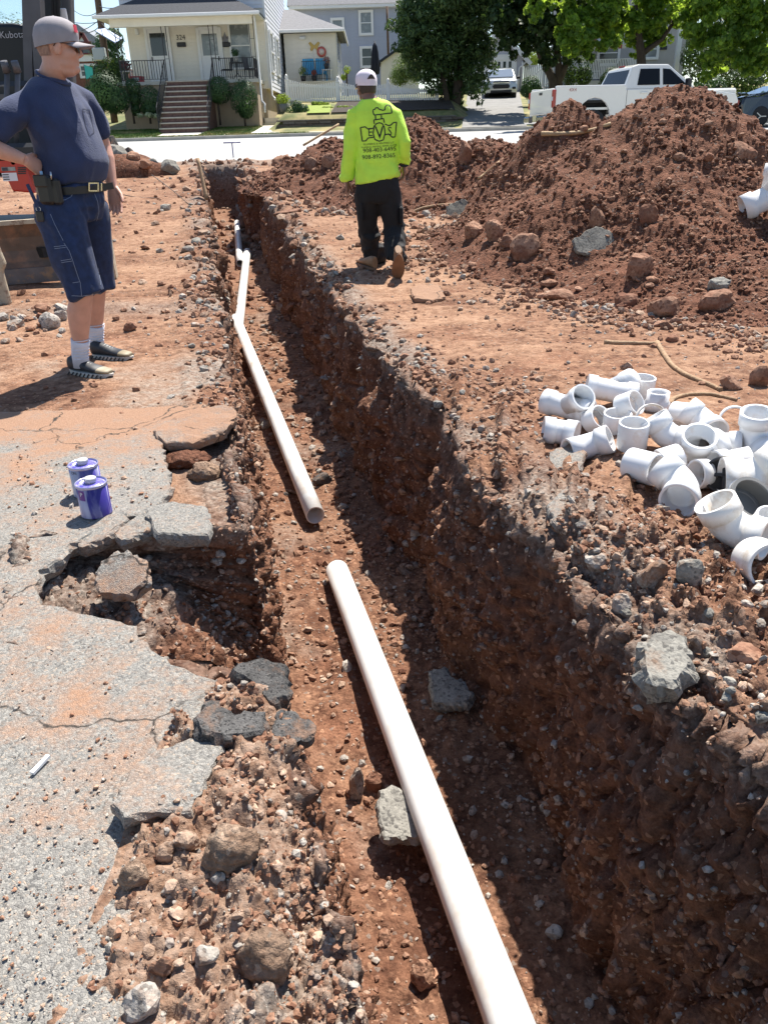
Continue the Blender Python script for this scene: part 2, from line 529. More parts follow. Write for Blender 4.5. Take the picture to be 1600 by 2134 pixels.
def build_ground():
 nr = 640
 Y = 0.40 * (20.75 / 0.40) ** np.linspace(0, 1, nr)
 w1 = lambda f, s: vnoise(np.stack([Y * f, Y * 0 + s, Y * 0], 1), s)
 xc = 0.56 - 0.211 * Y
 damp = np.clip(Y / 3, .5, 1.6)
 xl = xc - 0.51 + (w1(1.6, 3) * .05 + w1(5, 4) * .03) * damp + .04 * sstep(Y, 1.7, .8)
 xr = xc + 0.50 + (w1(1.1, 5) * .06 + w1(4, 6) * .035) * damp - .05 * np.exp(-((Y - 2.9) / .5) ** 2)
 notch = 0.78 * sstep(Y, 1.60, 1.84) * (1 - sstep(Y, 2.44, 2.55))
 xlt = xl - notch                               # top edge of the left wall
 xlb = xl + 0.10 + .05 * w1(2, 8)
 xrb = xr - 0.10 - .10 * sstep(Y, 2.2, 1.2) + .04 * w1(2, 9)
 dep = 0.95 - .10 * sstep(Y, 12, 19) - .05 * sstep(Y, 1.6, .8)
 endw = 1 - sstep(Y, 19.2, 19.55)
 dep = dep * endw
 def cols(n, k):
  t = np.linspace(0, 1, n)
  return (np.exp(k * t) - 1) / (math.exp(k) - 1)
 gl, gr, tw, tf = cols(230, 3.0)[::-1], cols(270, 3.0), np.linspace(0, 1, 84), np.linspace(0, 1, 96)[1:-1]
 nl, nw, nf, ng = len(gl), len(tw), len(tf), len(gr)
 z0 = zp(Y)
 Ll, Lr = 0.95 * Y + 2.6, 0.95 * Y + 2.6
 X = np.zeros((nr, nl + 2 * nw + nf + ng))
 Z = np.zeros_like(X)
 U = np.zeros_like(X)                           # distance from nearest rim (ground), 0 on walls
 T = np.full(X.shape, -1.0)                     # depth share on walls
 zone = np.concatenate([np.full(nl, 0), np.full(nw, 1), np.full(nf, 2), np.full(nw, 3), np.full(ng, 4)])
 c = 0
 X[:, c:c + nl] = xlt[:, None] - gl[None] * Ll[:, None]
 U[:, c:c + nl] = gl[None] * Ll[:, None]
 c += nl
 q = (notch / .78)[:, None]
 tw2 = tw[None] * (1 - q) + tw[None] ** 1.0 * q
 X[:, c:c + nw] = xlt[:, None] + (xlb - xlt)[:, None] * (tw[None] ** .8 * (1 - q) + tw[None] * q)
 Z[:, c:c + nw] = -dep[:, None] * (tw[None] * (1 - q) + (.10 * sstep(tw[None], 0, .10) + .90 * tw[None] ** 3.2) * q)
 T[:, c:c + nw] = tw[None]
 c += nw
 X[:, c:c + nf] = xlb[:, None] + (xrb - xlb)[:, None] * tf[None]
 Z[:, c:c + nf] = -dep[:, None] - .03 * np.sin(tf * math.pi)[None] * endw[:, None]
 c += nf
 tb = tw[::-1]
 X[:, c:c + nw] = xr[:, None] + (xrb - xr)[:, None] * (tb[None] ** .9)
 Z[:, c:c + nw] = -dep[:, None] * tb[None]
 T[:, c:c + nw] = tb[None]
 c += nw
 X[:, c:c + ng] = xr[:, None] + gr[None] * Lr[:, None]
 U[:, c:c + ng] = gr[None] * Lr[:, None]
 nc = X.shape[1]
 YY = np.repeat(Y[:, None], nc, 1)
 ZN = np.repeat(zone[None], nr, 0)
 isL, isR = ZN == 0, ZN == 4
 gnd = isL | isR
 # ground relief
 rag = vnoise(np.stack([X.ravel() * 2, YY.ravel() * 2, X.ravel() * 0], 1), 31).reshape(X.shape)
 rim = np.exp(-(U / (.16 + .05 * rag)) ** 2) * gnd
 Z += isR * (.075 * np.exp(-((U - .26 - .08 * rag) / .20) ** 2) * sstep(YY, 5.5, 2.2) - .05 * np.exp(-(U / .10) ** 2))
 Z += isR * .05 * sstep(U, .3, .8) * sstep(YY, 6.5, 3)
 pave = isL * sstep(YY, 4.1, 3.3)               # pavement lies over this; soil under it is lower
 edge = -0.50 + .02 * (YY - 1.6)
 Z += isL * np.where(YY < 1.62, np.where(X < edge - .03, -.085, -.015 + .03 * np.exp(-((X + .33) / .12) ** 2)), 0) * sstep(YY, 1.72, 1.6)
 Z += -.085 * isL * sstep(YY, 1.58, 1.7) * sstep(YY, 4.0, 3.5) * sstep(U, -.02, .04)
 Z += isL * (.012 + .05 * np.exp(-((YY - 6.55 - .25 * rag) / .22) ** 2) * sstep(X, -1.7, -2.2)) * sstep(YY, 3.6, 4.2)
 Z += gnd * .03 * np.exp(-((U - .18) / .15) ** 2) * sstep(YY, 4.5, 7)
 V = np.stack([X, YY, Z + z0[:, None]], 2).reshape(-1, 3)
 N = blur(grid_normals(V, nr, nc).reshape(nr, nc, 3), 6)
 N = (N / (np.linalg.norm(N, axis=2, keepdims=True) + 1e-9)).reshape(-1, 3)
 # loose share
 u, zn, yy, tt = U.ravel(), ZN.ravel(), YY.ravel(), T.ravel()
 wall = (zn == 1) | (zn == 3)
 fl = zn == 2
 rimf = np.exp(-(u / .22) ** 2) * (~wall & ~fl)
 nearspill = ((zn == 0) & (yy < 1.75)) * sstep(V[:, 0], -1.0, -.45)
 rsp = (zn == 4) * sstep(yy, 5.5, 3.0) * np.exp(-(np.maximum(u - .35, 0) / .25) ** 2)
 loose = np.clip(rimf + wall * .9 + fl * .55 + nearspill + rsp, 0, 1)
 scl = np.clip(yy / 3.0, .75, 3.2)              # coarser clods farther off, where the mesh is coarser
 f_big = fbm(V, 2.1, 4, .55, 1)
 f_mid = fbm(V / scl[:, None], 9, 4, .55, 2)
 w1_, w2_, cid = worley(V / scl[:, None] * 15, 4)
 clod = np.clip(.62 - w1_, 0, 1) * (cid > .35) * (0.4 + cid)
 w3_, _, cid3 = worley(V / scl[:, None] * 38, 5)
 grit = np.clip(.55 - w3_, 0, 1) * (.3 + cid3)
 scrape = vnoise(V * np.array([9, 17, 1.6]), 12)   # bucket teeth drawn up the walls
 ctn = vnoise(V * np.array([1.6, 13, 1]), 13)      # track and grading streaks across the packed dirt
 big_amp = np.where(wall, .065, np.where(fl, .035, .012 + .02 * loose))
 mid_amp = np.where(wall, .055, np.where(fl, .022, .007 + .02 * loose))
 D = big_amp * f_big + mid_amp * f_mid + (.006 + .034 * loose * np.where(fl, .6, 1)) * clod * np.minimum(scl, 1.8) + (.003 + .010 * loose) * grit
 D += nearspill * (.020 * clod + .018 * grit + .022 * f_mid) + rsp * (.045 * clod + .012 * grit + .035 * f_mid + .03 * f_big)
 D += wall * .040 * scrape * sstep(tt, .06, .3)
 D += (~wall & ~fl) * (1 - loose) * .011 * ctn * sstep(yy, 4, 6)
 # pits and ledges in the walls, coarse blocks sticking out near the rim
 we, we2, ce = worley(V / np.maximum(scl, 1)[:, None] * np.array([13, 13, 6.5]) + .25 * f_mid[:, None], 25)
 D += wall * (.055 * np.clip(.62 - we, 0, 1) * (.2 + ce) - .03 * sstep(we2 - we, .08, 0)) * sstep(tt, 1, .85)
 wb, wb2, cb = worley(V * np.array([4.2, 4.2, 5.0]), 21)
 D += wall * (.060 * np.clip(.55 - wb, 0, 1) * (cb - .25) * 2) * sstep(tt, 1, .75)
 lim = np.where((zn == 0) & (yy < 3.6) & (V[:, 0] < -.5), .02, 1)
 V2 = V + N * np.minimum(D, lim)[:, None]
 grey = np.zeros(len(V))
 patch = fbm(V, 1.7, 3, .6, 40)
 grey += wall * sstep(tt, .13, .02) * (.5 + .5 * patch)
 grey += (zn == 4) * np.exp(-((u - .12) / .16) ** 2) * sstep(patch, -.15, .25) * .95
 grey += (zn == 0) * np.exp(-((u - .10) / .14) ** 2) * sstep(patch, -.1, .3) * .9
 grey += (zn == 0) * np.exp(-((yy - 6.55) / .3) ** 2) * .6
 grey += ((zn == 1) | (zn == 0)) * sstep(yy, 1.55, 1.75) * sstep(yy, 2.62, 2.45) * sstep(V[:, 0], -.68, -.80) * .95
 grey += nearspill * .45
 grey += (zn == 0) * sstep(yy, 3.6, 3.9) * sstep(yy, 6, 4.4) * sstep(patch, -.1, .3) * .7
 grey += fl * sstep(patch, .12, .45) * .45
 grey += ((zn == 1) | (zn == 3)) * sstep(yy, 16, 19) * sstep(tt, .6, .1) * .8
 grey += (sstep(yy, 19.2, 19.5)) * .7
 pack = (~wall & ~fl) * (1 - np.clip(rimf * 1.2 + rsp * .6, 0, 1)) * (.18 + .62 * sstep(patch, -.25, .3) + .30 * ctn) * sstep(yy, 1.0, 2.0)
 pack += nearspill * .6
 pack += fl * sstep(fbm(V, 1.1, 2, .5, 77), -.1, .4) * .30
 me = mesh_np('ground', V2, gridfaces(nr, nc), M_GROUND, True, {'grey': np.clip(grey, 0, 1), 'pack': np.clip(pack, 0, 1), 'dust': np.where(wall, .22, np.where(fl, .6, 1.0))})  # less pale dust on the walls, also painting trench shade into their colour
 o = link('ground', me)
 tag(o, 'dug up reddish dirt lot with a deep straight trench', None, None, 'structure')
 return o, V2, N, zn, u, tt, loose
GROUND, GV, GN, GZ, GU, GT, GL = build_ground()
deps = None
def bvh_np(V, F):
 return BVHTree.FromPolygons([tuple(p) for p in V], [tuple(f) for f in F])
_near = gridfaces(640, GV.shape[0] // 640)
GB = bvh_np(GV, _near)
def ground_z(x, y, top=6.0):
 h = GB.ray_cast(Vector((x, y, top)), Vector((0, 0, -1)))
 return h[0].z if h[0] is not None else zprof(y)
def hit(px, py):
 """the place on the dug ground seen at a pixel"""
 h = GB.ray_cast(CAMP, ray(px, py).normalized())
 return (h[0], h[1]) if h[0] is not None else (G(px, py), Vector((0, 0, 1)))
# ------------------------------------------------------------------ spoil ridge
HEAPS = [(3.10, 8.9, 1.76, 2.6, 1.0), (4.75, 7.4, .98, 2.7, 1.0), (4.3, 5.7, .42, 2.0, 1.0), (3.1, 6.3, .30, 1.5, 1.0), (2.46, 11.0, 1.58, 1.45, 1.0), (1.72, 12.6, .98, 1.7, 1.0), (.66, 13.2, 1.30, 1.75, 1.0),
         (1.15, 13.6, .85, 1.5, 1.0), (-.75, 15.3, .86, 1.7, 1.0), (3.6, 12.0, .55, 2.2, 1.0), (5.3, 10.2, .80, 2.4, 1.0), (2.9, 7.2, .55, 1.7, 1.0), (-.1, 14.2, .72, 1.5, 1.0)]
def heap_h(x, y):
 acc = np.zeros_like(x)
 for hx, hy, h, r, _ in HEAPS:
  d = np.sqrt((x - hx) ** 2 + (y - hy) ** 2)
  q = np.clip(1 - d / r, 0, 1)
  v = h * (q ** 1.22) * (1 - .10 * np.exp(-(d / .22) ** 2))
  acc += np.maximum(v, 0) ** 4
 return acc ** .25
def build_heap():
 nr, nc = 430, 520
 Y = 4.4 * (17.6 / 4.4) ** np.linspace(0, 1, nr)
 YY = np.repeat(Y[:, None], nc, 1)
 a = np.linspace(-.16, .78, nc)
 XX = np.maximum(a[None] * (YY + 1.2), -2.7)
 x, y = XX.ravel(), YY.ravel()
 wob = fbm(np.stack([x, y, x * 0], 1), .8, 4, .55, 60)
 wob2 = fbm(np.stack([x, y, x * 0], 1), .8, 4, .55, 64)
 hgt = heap_h(x + .22 * wob, y + .22 * wob2)
 Vb = np.stack([x, y, hgt + zp(y) - .03], 1)
 N = blur(grid_normals(Vb, nr, nc).reshape(nr, nc, 3), 4)
 N = (N / (np.linalg.norm(N, axis=2, keepdims=True) + 1e-9)).reshape(-1, 3)
 s = np.clip(y / 8, .8, 1.6)[:, None]
 w1_, _, cid = worley(Vb / s * 8, 51)
 w3_, _, cid3 = worley(Vb / s * 19, 52)
 k = sstep(hgt, .02, .2)
 D = .09 * fbm(Vb, 1.5, 4, .55, 53) + .045 * fbm(Vb, 6, 4, .6, 54)
 D += .05 * np.clip(.6 - w1_, 0, 1) * (cid > .72) * (cid) * 1.7 + .022 * np.clip(.55 - w3_, 0, 1) * (.2 + cid3)
 slope = N[:, 2]
 grooves = vnoise(np.stack([x * 5 + .9 * y, (Vb[:, 2]) * .8, y * .6], 1), 58)
 D += .030 * grooves * (slope < .93)
 V = Vb + N * (D * k)[:, None]
 F = gridfaces(nr, nc)
 keep = (hgt[F] > .012).any(1)
 F = F[keep]
 idx = np.unique(F)
 mp = np.full(len(V), -1)
 mp[idx] = np.arange(len(idx))
 me = mesh_np('soil_heap', V[idx], mp[F], M_HEAP, True)
 o = link('soil_heap', me)
 tag(o, 'long lumpy ridge of excavated red brown soil rising to a tall peak before the pickup', 'soil heap')
 return o, V[idx], mp[F], N[idx]
HEAP, HV, HF, HN = build_heap()
HB = bvh_np(HV, HF)
def surf(px, py):
 """nearest of ground and heap seen at a pixel"""
 d = ray(px, py).normalized()
 a, b = GB.ray_cast(CAMP, d), HB.ray_cast(CAMP, d)
 c = [h for h in (a, b) if h[0] is not None]
 if not c: return G(px, py), Vector((0, 0, 1))
 h = min(c, key=lambda q: q[3])
 return h[0], h[1]
def surf_z(x, y, top=6.0):
 o, d = Vector((x, y, top)), Vector((0, 0, -1))
 z = [h[0].z for h in (GB.ray_cast(o, d), HB.ray_cast(o, d)) if h[0] is not None]
 return max(z) if z else zprof(y)
# ------------------------------------------------------------------ pavement and broken asphalt
from mathutils.geometry import delaunay_2d_cdt
def pave_mat():
 m = bpy.data.materials.new('old_asphalt')
 m.use_nodes = True
 nt = m.node_tree
 b = nt.nodes['Principled BSDF']
 b.inputs['Roughness'].default_value = 0.9
 b.inputs['Specular IOR Level'].default_value = 0.25
 P = nd(nt, 'ShaderNodeNewGeometry').outputs['Position']
 wn_ = nd(nt, 'ShaderNodeTexNoise', {'Vector': P, 'Scale': 60, 'Detail': 3}).outputs['Color']
 Pw = nd(nt, 'ShaderNodeVectorMath', {0: wn_, 1: (.018, .018, .018), 2: P}, operation='MULTIPLY_ADD').outputs[0]
 vo = nd(nt, 'ShaderNodeTexVoronoi', {'Vector': Pw, 'Scale': 175})
 vo2 = nd(nt, 'ShaderNodeTexVoronoi', {'Vector': Pw, 'Scale': 175}, feature='DISTANCE_TO_EDGE')
 s = nd(nt, 'ShaderNodeSeparateColor', {'Color': vo.outputs['Color']})
 n0 = nd(nt, 'ShaderNodeTexNoise', {'Vector': P, 'Scale': 1.7, 'Detail': 9, 'Roughness': .68}).outputs['Fac']
 n1 = nd(nt, 'ShaderNodeTexNoise', {'Vector': P, 'Scale': 5.5, 'Detail': 9, 'Roughness': .7}).outputs['Fac']
 n2 = nd(nt, 'ShaderNodeTexNoise', {'Vector': P, 'Scale': 60, 'Detail': 5, 'Roughness': .7}).outputs['Fac']
 n4 = nd(nt, 'ShaderNodeTexNoise', {'Vector': P, 'Scale': 150, 'Detail': 3, 'Roughness': .6}).outputs['Fac']
 c = mixc(nt, rng(nt, n4, .3, .7), (0.15, 0.147, 0.137), (0.30, 0.287, 0.26))
 c = mixc(nt, rng(nt, s.outputs[0], .62, .70, 0, .7), c, (0.33, 0.315, 0.285))
 c = mixc(nt, rng(nt, s.outputs[0], .30, .22, 0, .5), c, (0.20, 0.195, 0.185))
 c = mixc(nt, rng(nt, s.outputs[1], .82, .9, 0, .8), c, (0.09, 0.088, 0.085))
 c = mixc(nt, rng(nt, s.outputs[2], .9, .96, 0, .7), c, (0.42, 0.33, 0.25))
 c = mixc(nt, rng(nt, vo2.outputs['Distance'], .05, .0, 0, .06), c, (0.12, 0.115, 0.105))
 c = mixc(nt, rng(nt, n1, .3, .7, 0, .35), c, (0.30, 0.27, 0.235))
 # loose orange dirt walked and washed over the surface, thicker towards the dig
 sp = nd(nt, 'ShaderNodeSeparateXYZ', {'Vector': P})
 yb = rng(nt, sp.outputs[1], 2.7, 4.1, 0, .34)
 sm = nd(nt, 'ShaderNodeMath', {0: n0, 1: yb}, operation='ADD').outputs[0]
 sm = nd(nt, 'ShaderNodeMath', {0: n1, 1: .75, 2: sm}, operation='MULTIPLY_ADD').outputs[0]
 sm = nd(nt, 'ShaderNodeMath', {0: n2, 1: .45, 2: sm}, operation='MULTIPLY_ADD').outputs[0]
 c = mixc(nt, rng(nt, sm, 1.08, 1.34, 0, .92), c, mixc(nt, n2, (0.30, 0.155, 0.09), (0.39, 0.24, 0.155)))
 nt.links.new(c, b.inputs['Base Color'])
 Pc = nd(nt, 'ShaderNodeVectorMath', {0: nd(nt, 'ShaderNodeTexNoise', {'Vector': P, 'Scale': 7, 'Detail': 5}).outputs['Color'], 1: (.22, .22, 0), 2: P}, operation='MULTIPLY_ADD').outputs[0]
 ck = nd(nt, 'ShaderNodeTexVoronoi', {'Vector': Pc, 'Scale': 1.6}, feature='DISTANCE_TO_EDGE').outputs['Distance']
 ck = nd(nt, 'ShaderNodeMath', {0: rng(nt, ck, .010, .002), 1: rng(nt, n0, .48, .56)}, operation='MULTIPLY').outputs[0]
 c = mixc(nt, ck, c, (0.05, 0.042, 0.036))
 nt.links.new(c, b.inputs['Base Color'])
 h = nd(nt, 'ShaderNodeMath', {0: rng(nt, vo2.outputs['Distance'], 0, .25), 1: .3, 2: n2}, operation='MULTIPLY_ADD').outputs[0]
 h = nd(nt, 'ShaderNodeMath', {0: s.outputs[0], 1: .5, 2: h}, operation='MULTIPLY_ADD').outputs[0]
 bp = nd(nt, 'ShaderNodeBump', {'Height': h, 'Strength': .75, 'Distance': .006})
 nt.links.new(bp.outputs[0], b.inputs['Normal'])
 return m
M_PAVE = pave_mat()
def rough_outline(pts, step, amp, seed):
 out = []
 n = len(pts)
 for i in range(n):
  a, b = Vector(pts[i]), Vector(pts[(i + 1) % n])
  L = (b - a).length
  k = max(1, int(L / step))
  nn = Vector((-(b - a).y, (b - a).x)).normalized()
  for j in range(k):
   t = j / k
   p = a.lerp(b, t)
   w = mnoise.noise(Vector((p.x * .25 / step, p.y * .25 / step, seed))) * 1.6 + mnoise.noise(Vector((p.x / step, p.y / step, seed + 5)))
   out.append(p + nn * amp * w)
 return out
def slab_mesh(name, outline, th, m, step=.03, amp=.008, inner=.05, seed=1, warp=.006, under=.8):
 o = rough_outline([Vector(p[:2]) for p in outline], step, amp, seed)
 area = sum(o[i].x * o[(i + 1) % len(o)].y - o[(i + 1) % len(o)].x * o[i].y for i in range(len(o)))
 if area < 0: o.reverse()
 xs, ys = [p.x for p in o], [p.y for p in o]
 pts = list(o)
 r = random.Random(seed)
 # interior points
 yv = min(ys) + inner * .5
 def inside(p):
  c = False
  n = len(o)
  for i in range(n):
   a, b = o[i], o[(i + 1) % n]
   if (a.y > p.y) != (b.y > p.y) and p.x < (b.x - a.x) * (p.y - a.y) / (b.y - a.y) + a.x: c = not c
  return c
 while yv < max(ys):
  xv = min(xs) + inner * .5
  while xv < max(xs):
   p = Vector((xv + r.uniform(-.3, .3) * inner, yv + r.uniform(-.3, .3) * inner))
   if inside(p) and min((p - q).length for q in o) > inner * .35: pts.append(p)
   xv += inner
  yv += inner
 n = len(o)
 res = delaunay_2d_cdt(pts, [(i, (i + 1) % n) for i in range(n)], [list(range(n))], 1, 1e-6)
 vs2, fs = res[0], [tuple(f) for f in res[2]]
 zt = lambda p: warp * (mnoise.noise(Vector((p.x * 6, p.y * 6, seed))) + .6 * mnoise.noise(Vector((p.x * 25, p.y * 25, seed))))
 V = [(p.x, p.y, zt(p)) for p in vs2]
 # boundary order as returned (first n are the outline points)
 cx, cy = sum(xs) / n, sum(ys) / n
 rings = [list(range(n))]
 base = len(V)
 nrm = []
 for i in range(n):
  t = (o[(i + 1) % n] - o[i - 1]).normalized()
  nrm.append(Vector((t.y, -t.x)))
 for k, (dz, off) in enumerate([(.10, .10), (.38, .16), (.72, .02), (1, -.25 * under)]):
  ring = []
  for i in range(n):
   j = mnoise.noise(Vector((o[i].x * 40, o[i].y * 40, k * 3.1 + seed)))
   p = o[i] + nrm[i] * (th * (off + .22 * j))
   ring.append(len(V))
   V.append((p.x, p.y, zt(o[i]) - th * dz + th * .1 * j))
  rings.append(ring)
 for a, b in zip(rings[:-1], rings[1:]):
  for i in range(n):
   k = (i + 1) % n
   fs.append((a[i], b[i], b[k], a[k]))
 fs.append(tuple(reversed(rings[-1])))
 me = bpy.data.meshes.new(name)
 me.from_pydata(V, [], fs)
 me.materials.append(m)
 bm = bmesh.new()
 bm.from_mesh(me)
 bmesh.ops.recalc_face_normals(bm, faces=bm.faces)
 bm.to_mesh(me)
 bm.free()
 return me
PV = [(335, 2190), (345, 2000), (375, 1860), (402, 1720), (432, 1570), (470, 1500), (520, 1455), (585, 1402), (540, 1388), (470, 1425), (400, 1410), (350, 1388), (300, 1342), (262, 1302),
      (190, 1285), (130, 1266), (84, 1262), (72, 1225), (80, 1190), (128, 1165), (150, 1135), (235, 1080), (320, 1064), (345, 1040), (352, 980), (330, 930), (345, 892), (420, 874), (470, 858)]
PVW = [atz(x, y, 0).xy for x, y in PV] + [Vector((-.95, 4.1)), Vector((-4.6, 4.1)), Vector((-4.6, .25)), Vector((-.35, .25))]
pv = link('pavement', slab_mesh('pavement', PVW, .062, M_PAVE, .030, .014, .11, 3, .004), loc=(0, 0, .004))
tag(pv, 'old grey asphalt pavement broken off along the dig', None, None, 'structure')
def slab(poly, z, th, m, label, tilt=(0, 0), seed=1, group=None, name='asphalt_chunk', cat='asphalt chunk', dz=0, sm=1.0):
 """a broken plate; poly in pixels seen at height z; tilt = degrees about x and y"""
 w = [atz(x, y, z) for x, y in poly]
 c = sum(w, Vector()) / len(w)
 ex = max((p - c).length for p in w)
 loc = [(p - c).xy for p in w]
 # undo the foreshortening of the tilt so that the tilted plate keeps its size
 me = slab_mesh(name, loc, th, m, max(.008, ex * .09), ex * .035, max(.02, ex * .25), seed, min(.012, ex * .05), .5)
 o = link(name, me, None, (c.x, c.y, z + dz), (math.radians(tilt[0]), math.radians(tilt[1]), 0))
 return tag(o, label, cat, group)
slab([(318, 893), (345, 872), (420, 856), (474, 850), (492, 868), (470, 893), (400, 914), (345, 912)], .035, .05, M_PAVE, 'long pale asphalt slab flat on the left trench edge, farthest of the big slabs', (4, -3), 1)
slab([(308, 1062), (360, 1048), (425, 1055), (440, 1085), (432, 1104), (330, 1110), (314, 1080)], .012, .06, M_PAVE, 'square grey asphalt slab jutting over the cave-in, right of the purple cans', (3, 2), 2)
slab([(146, 1108), (205, 1082), (258, 1070), (266, 1084), (235, 1110), (172, 1132), (146, 1124)], .004, .055, M_PAVE, 'cracked asphalt slab directly below the front purple can', (2, -2), 3)
slab([(238, 1110), (300, 1068), (318, 1082), (313, 1102), (252, 1122)], .0, .05, M_PAVE, 'narrow asphalt slab wedged between two bigger slabs', (5, 3), 4)
slab([(238, 1682), (285, 1592), (325, 1562), (395, 1537), (452, 1530), (462, 1550), (415, 1652), (395, 1692), (330, 1688), (260, 1714)], .045, .038, M_PAVE, 'big loose asphalt plate with two dirt lumps on top, left foreground', (-2, 3), 6)
slab([(410, 1502), (440, 1470), (490, 1488), (548, 1478), (542, 1512), (470, 1528), (420, 1520)], .06, .07, M_TAR, 'black tarry asphalt chunk just above the big loose plate', (6, 8), 7)
slab([(485, 1402), (545, 1378), (592, 1386), (596, 1440), (560, 1452), (528, 1422)], .045, .09, M_TAR, 'black tar chunk on the corner between cave-in and trench', (8, 6), 8)
slab([(563, 1532), (588, 1490), (640, 1498), (652, 1520), (610, 1548)], .02, .06, M_TAR, 'flat dark asphalt flake on the left trench edge, nearest of the dark chunks', (10, 12), 9)
slab([(792, 1657), (825, 1648), (862, 1682), (873, 1735), (805, 1737), (789, 1700)], -.84, .07, M_ASPH, 'pale asphalt block on the trench floor touching the near pipe', (12, 4), 10)
slab([(898, 1407), (925, 1403), (982, 1445), (970, 1458), (905, 1454)], -.86, .09, M_ASPH, 'dark asphalt block on the shaded trench floor right of the near pipe', (16, -6), 11)
slab([(98, 1293), (187, 1298), (182, 1345), (140, 1364), (93, 1350)], -.035, .05, M_PAVE, 'loose asphalt plate at the left end of the cave-in', (2, 2), 12)
slab([(192, 1312), (262, 1316), (258, 1345), (210, 1354), (190, 1340)], -.04, .05, M_PAVE, 'smaller asphalt plate right beside the loose plate at the cave-in', (4, 3), 13)
slab([(1125, 948), (1190, 928), (1218, 945), (1205, 978), (1150, 967)], .06, .05, M_PAVE, 'flat asphalt flake between the right trench edge and the white fittings', (4, -6), 14)
slab([(1140, 1045), (1190, 1015), (1262, 1040), (1240, 1060), (1160, 1078)], .07, .05, M_PAVE, 'half buried asphalt flake on the right trench edge', (6, -8), 15)
slab([(1342, 1352), (1370, 1330), (1425, 1338), (1432, 1382), (1410, 1405), (1352, 1398)], .08, .12, M_ASPH, 'pale grey block sitting on the right trench edge, lower right', (14, -6), 16)
slab([(856, 603), (880, 597), (918, 599), (924, 612), (900, 619), (864, 617)], .045, .05, M_PAVE, 'grey asphalt plate on the dirt just behind the walking worker', (5, 2), 17)
slab([(1028, 553), (1060, 540), (1096, 538), (1102, 560), (1045, 574)], .07, .10, M_TAR, 'dark asphalt lump in front of the tall sandstone boulder', (8, -3), 18)
def leaning(poly, Y, th, m, label, seed, lean=40, z=None):
 """a plate resting on the spoil, its face turned to the street side of the dig"""
 s = surf(sum(p[0] for p in poly) / len(poly), sum(p[1] for p in poly) / len(poly))[0]
 d = (s - CAMP).length / F_PX
 cx, cy = sum(p[0] for p in poly) / len(poly), sum(p[1] for p in poly) / len(poly)
 if z is not None: s = atz(cx, cy, z)
 loc = [Vector(((x - cx) * d, -(y - cy) * d)) for x, y in poly]
 ex = max(p.length for p in loc)
 me = slab_mesh('asphalt_chunk', loc, th, m, ex * .1, ex * .05, ex * .3, seed, ex * .04, .5)
 o = link('asphalt_chunk', me, None, s + Vector((0, -.03, .02)), (math.radians(lean), math.radians(rnd.uniform(-8, 8)), 0))
 return tag(o, label, 'asphalt chunk')
leaning([(1198, 500), (1245, 474), (1282, 500), (1265, 520), (1228, 537), (1202, 522)], 7, .07, M_ASPH, 'pale grey slab leaning on the foot of the soil ridge', 21, 52)
leaning([(217, 1178), (240, 1152), (275, 1158), (302, 1188), (306, 1216), (275, 1242), (230, 1230), (214, 1205)], 2, .07, M_PAVE, 'rounded six sided asphalt chunk lying loose in the cave-in', 5, 30, -.035)
leaning([(932, 432), (965, 417), (992, 445), (962, 468), (934, 462)], 9, .08, M_ASPH, 'grey asphalt slab on end between worker and sandstone boulders', 22, 55)
leaning([(572, 444), (600, 431), (626, 438), (618, 448), (590, 447)], 9, .05, M_SAND, 'pale flat stone on the far right trench edge', 23, 10)
# ------------------------------------------------------------------ rocks
def ico(sub):
 bm = bmesh.new()
 bmesh.ops.create_icosphere(bm, subdivisions=sub, radius=1)
 v = np.array([x.co[:] for x in bm.verts])
 f = np.array([[q.index for q in x.verts] for x in bm.faces])
 bm.free()
 return v, f
ICO = {k: ico(k) for k in (1, 2, 3, 4)}
def rock_np(seed, sub=3, planes=11, rough=.06, sx=1, sy=1, sz=.7, soft=10):
 r = np.random.RandomState(seed)
 v, f = ICO[sub]
 n = r.normal(size=(planes, 3))
 n /= np.linalg.norm(n, axis=1, keepdims=True)
 d = r.uniform(.62, 1.0, planes)
 dot = v @ n.T
 rad = np.where(dot > .05, d[None] / np.maximum(dot, .05), 9)
 rad = -np.log(np.exp(-soft * rad).sum(1) + np.exp(-soft * 1.15)) / soft
 V = v * rad[:, None]
 V = V * (1 + rough * fbm(V + seed, 2.2, 4, .6, seed)[:, None])
 V *= np.array([sx, sy, sz])
 return V, f
def rock(px, py, w, h, m, label, seed, name='rock', cat='rock', group=None, rough=.08, planes=11, sub=3, bury=.18, soft=10, on=None, depth=None, clod=False):
 """a stone whose foot shows at pixel (px, py), w x h pixels large"""
 p, nn = on if on is not None else surf(px, py)
 d = (p - CAMP).length / F_PX
 W, Hh = w * d / 2, h * d / 2 * 1.08
 if clod: V, f = clod_np(seed)
 else: V, f = rock_np(seed, sub, planes, rough, 1, 1, 1, soft)
 V = V / np.abs(V).max(0)
 V = V * np.array([W, (depth or (.8 * W)), Hh])
 me = mesh_np(name, V, f, m, clod or soft < 9)
 o = link(name, me, None, (p.x, p.y + .5 * W, p.z + Hh * (1 - 2 * bury)), (0, 0, 0))
 return tag(o, label, cat, group)
def clod_np(seed):
 v, f = ICO[4]
 V = v * (1 + .42 * fbm(v + seed * 3.7, 1.1, 4, .6, seed)[:, None])
 w, _, c = worley(V * 3.6 + seed, seed)
 V = V * (1 + .20 * (np.clip(.6 - w, 0, 1) * (.3 + c)) + .07 * fbm(V + seed, 9, 3, .6, seed))[:, None]
 w2, _, c2 = worley(V * 9 + seed, seed + 3)
 V = V * (1 + .13 * (np.clip(.55 - w2, 0, 1) * (.2 + c2)))[:, None]
 return V, f
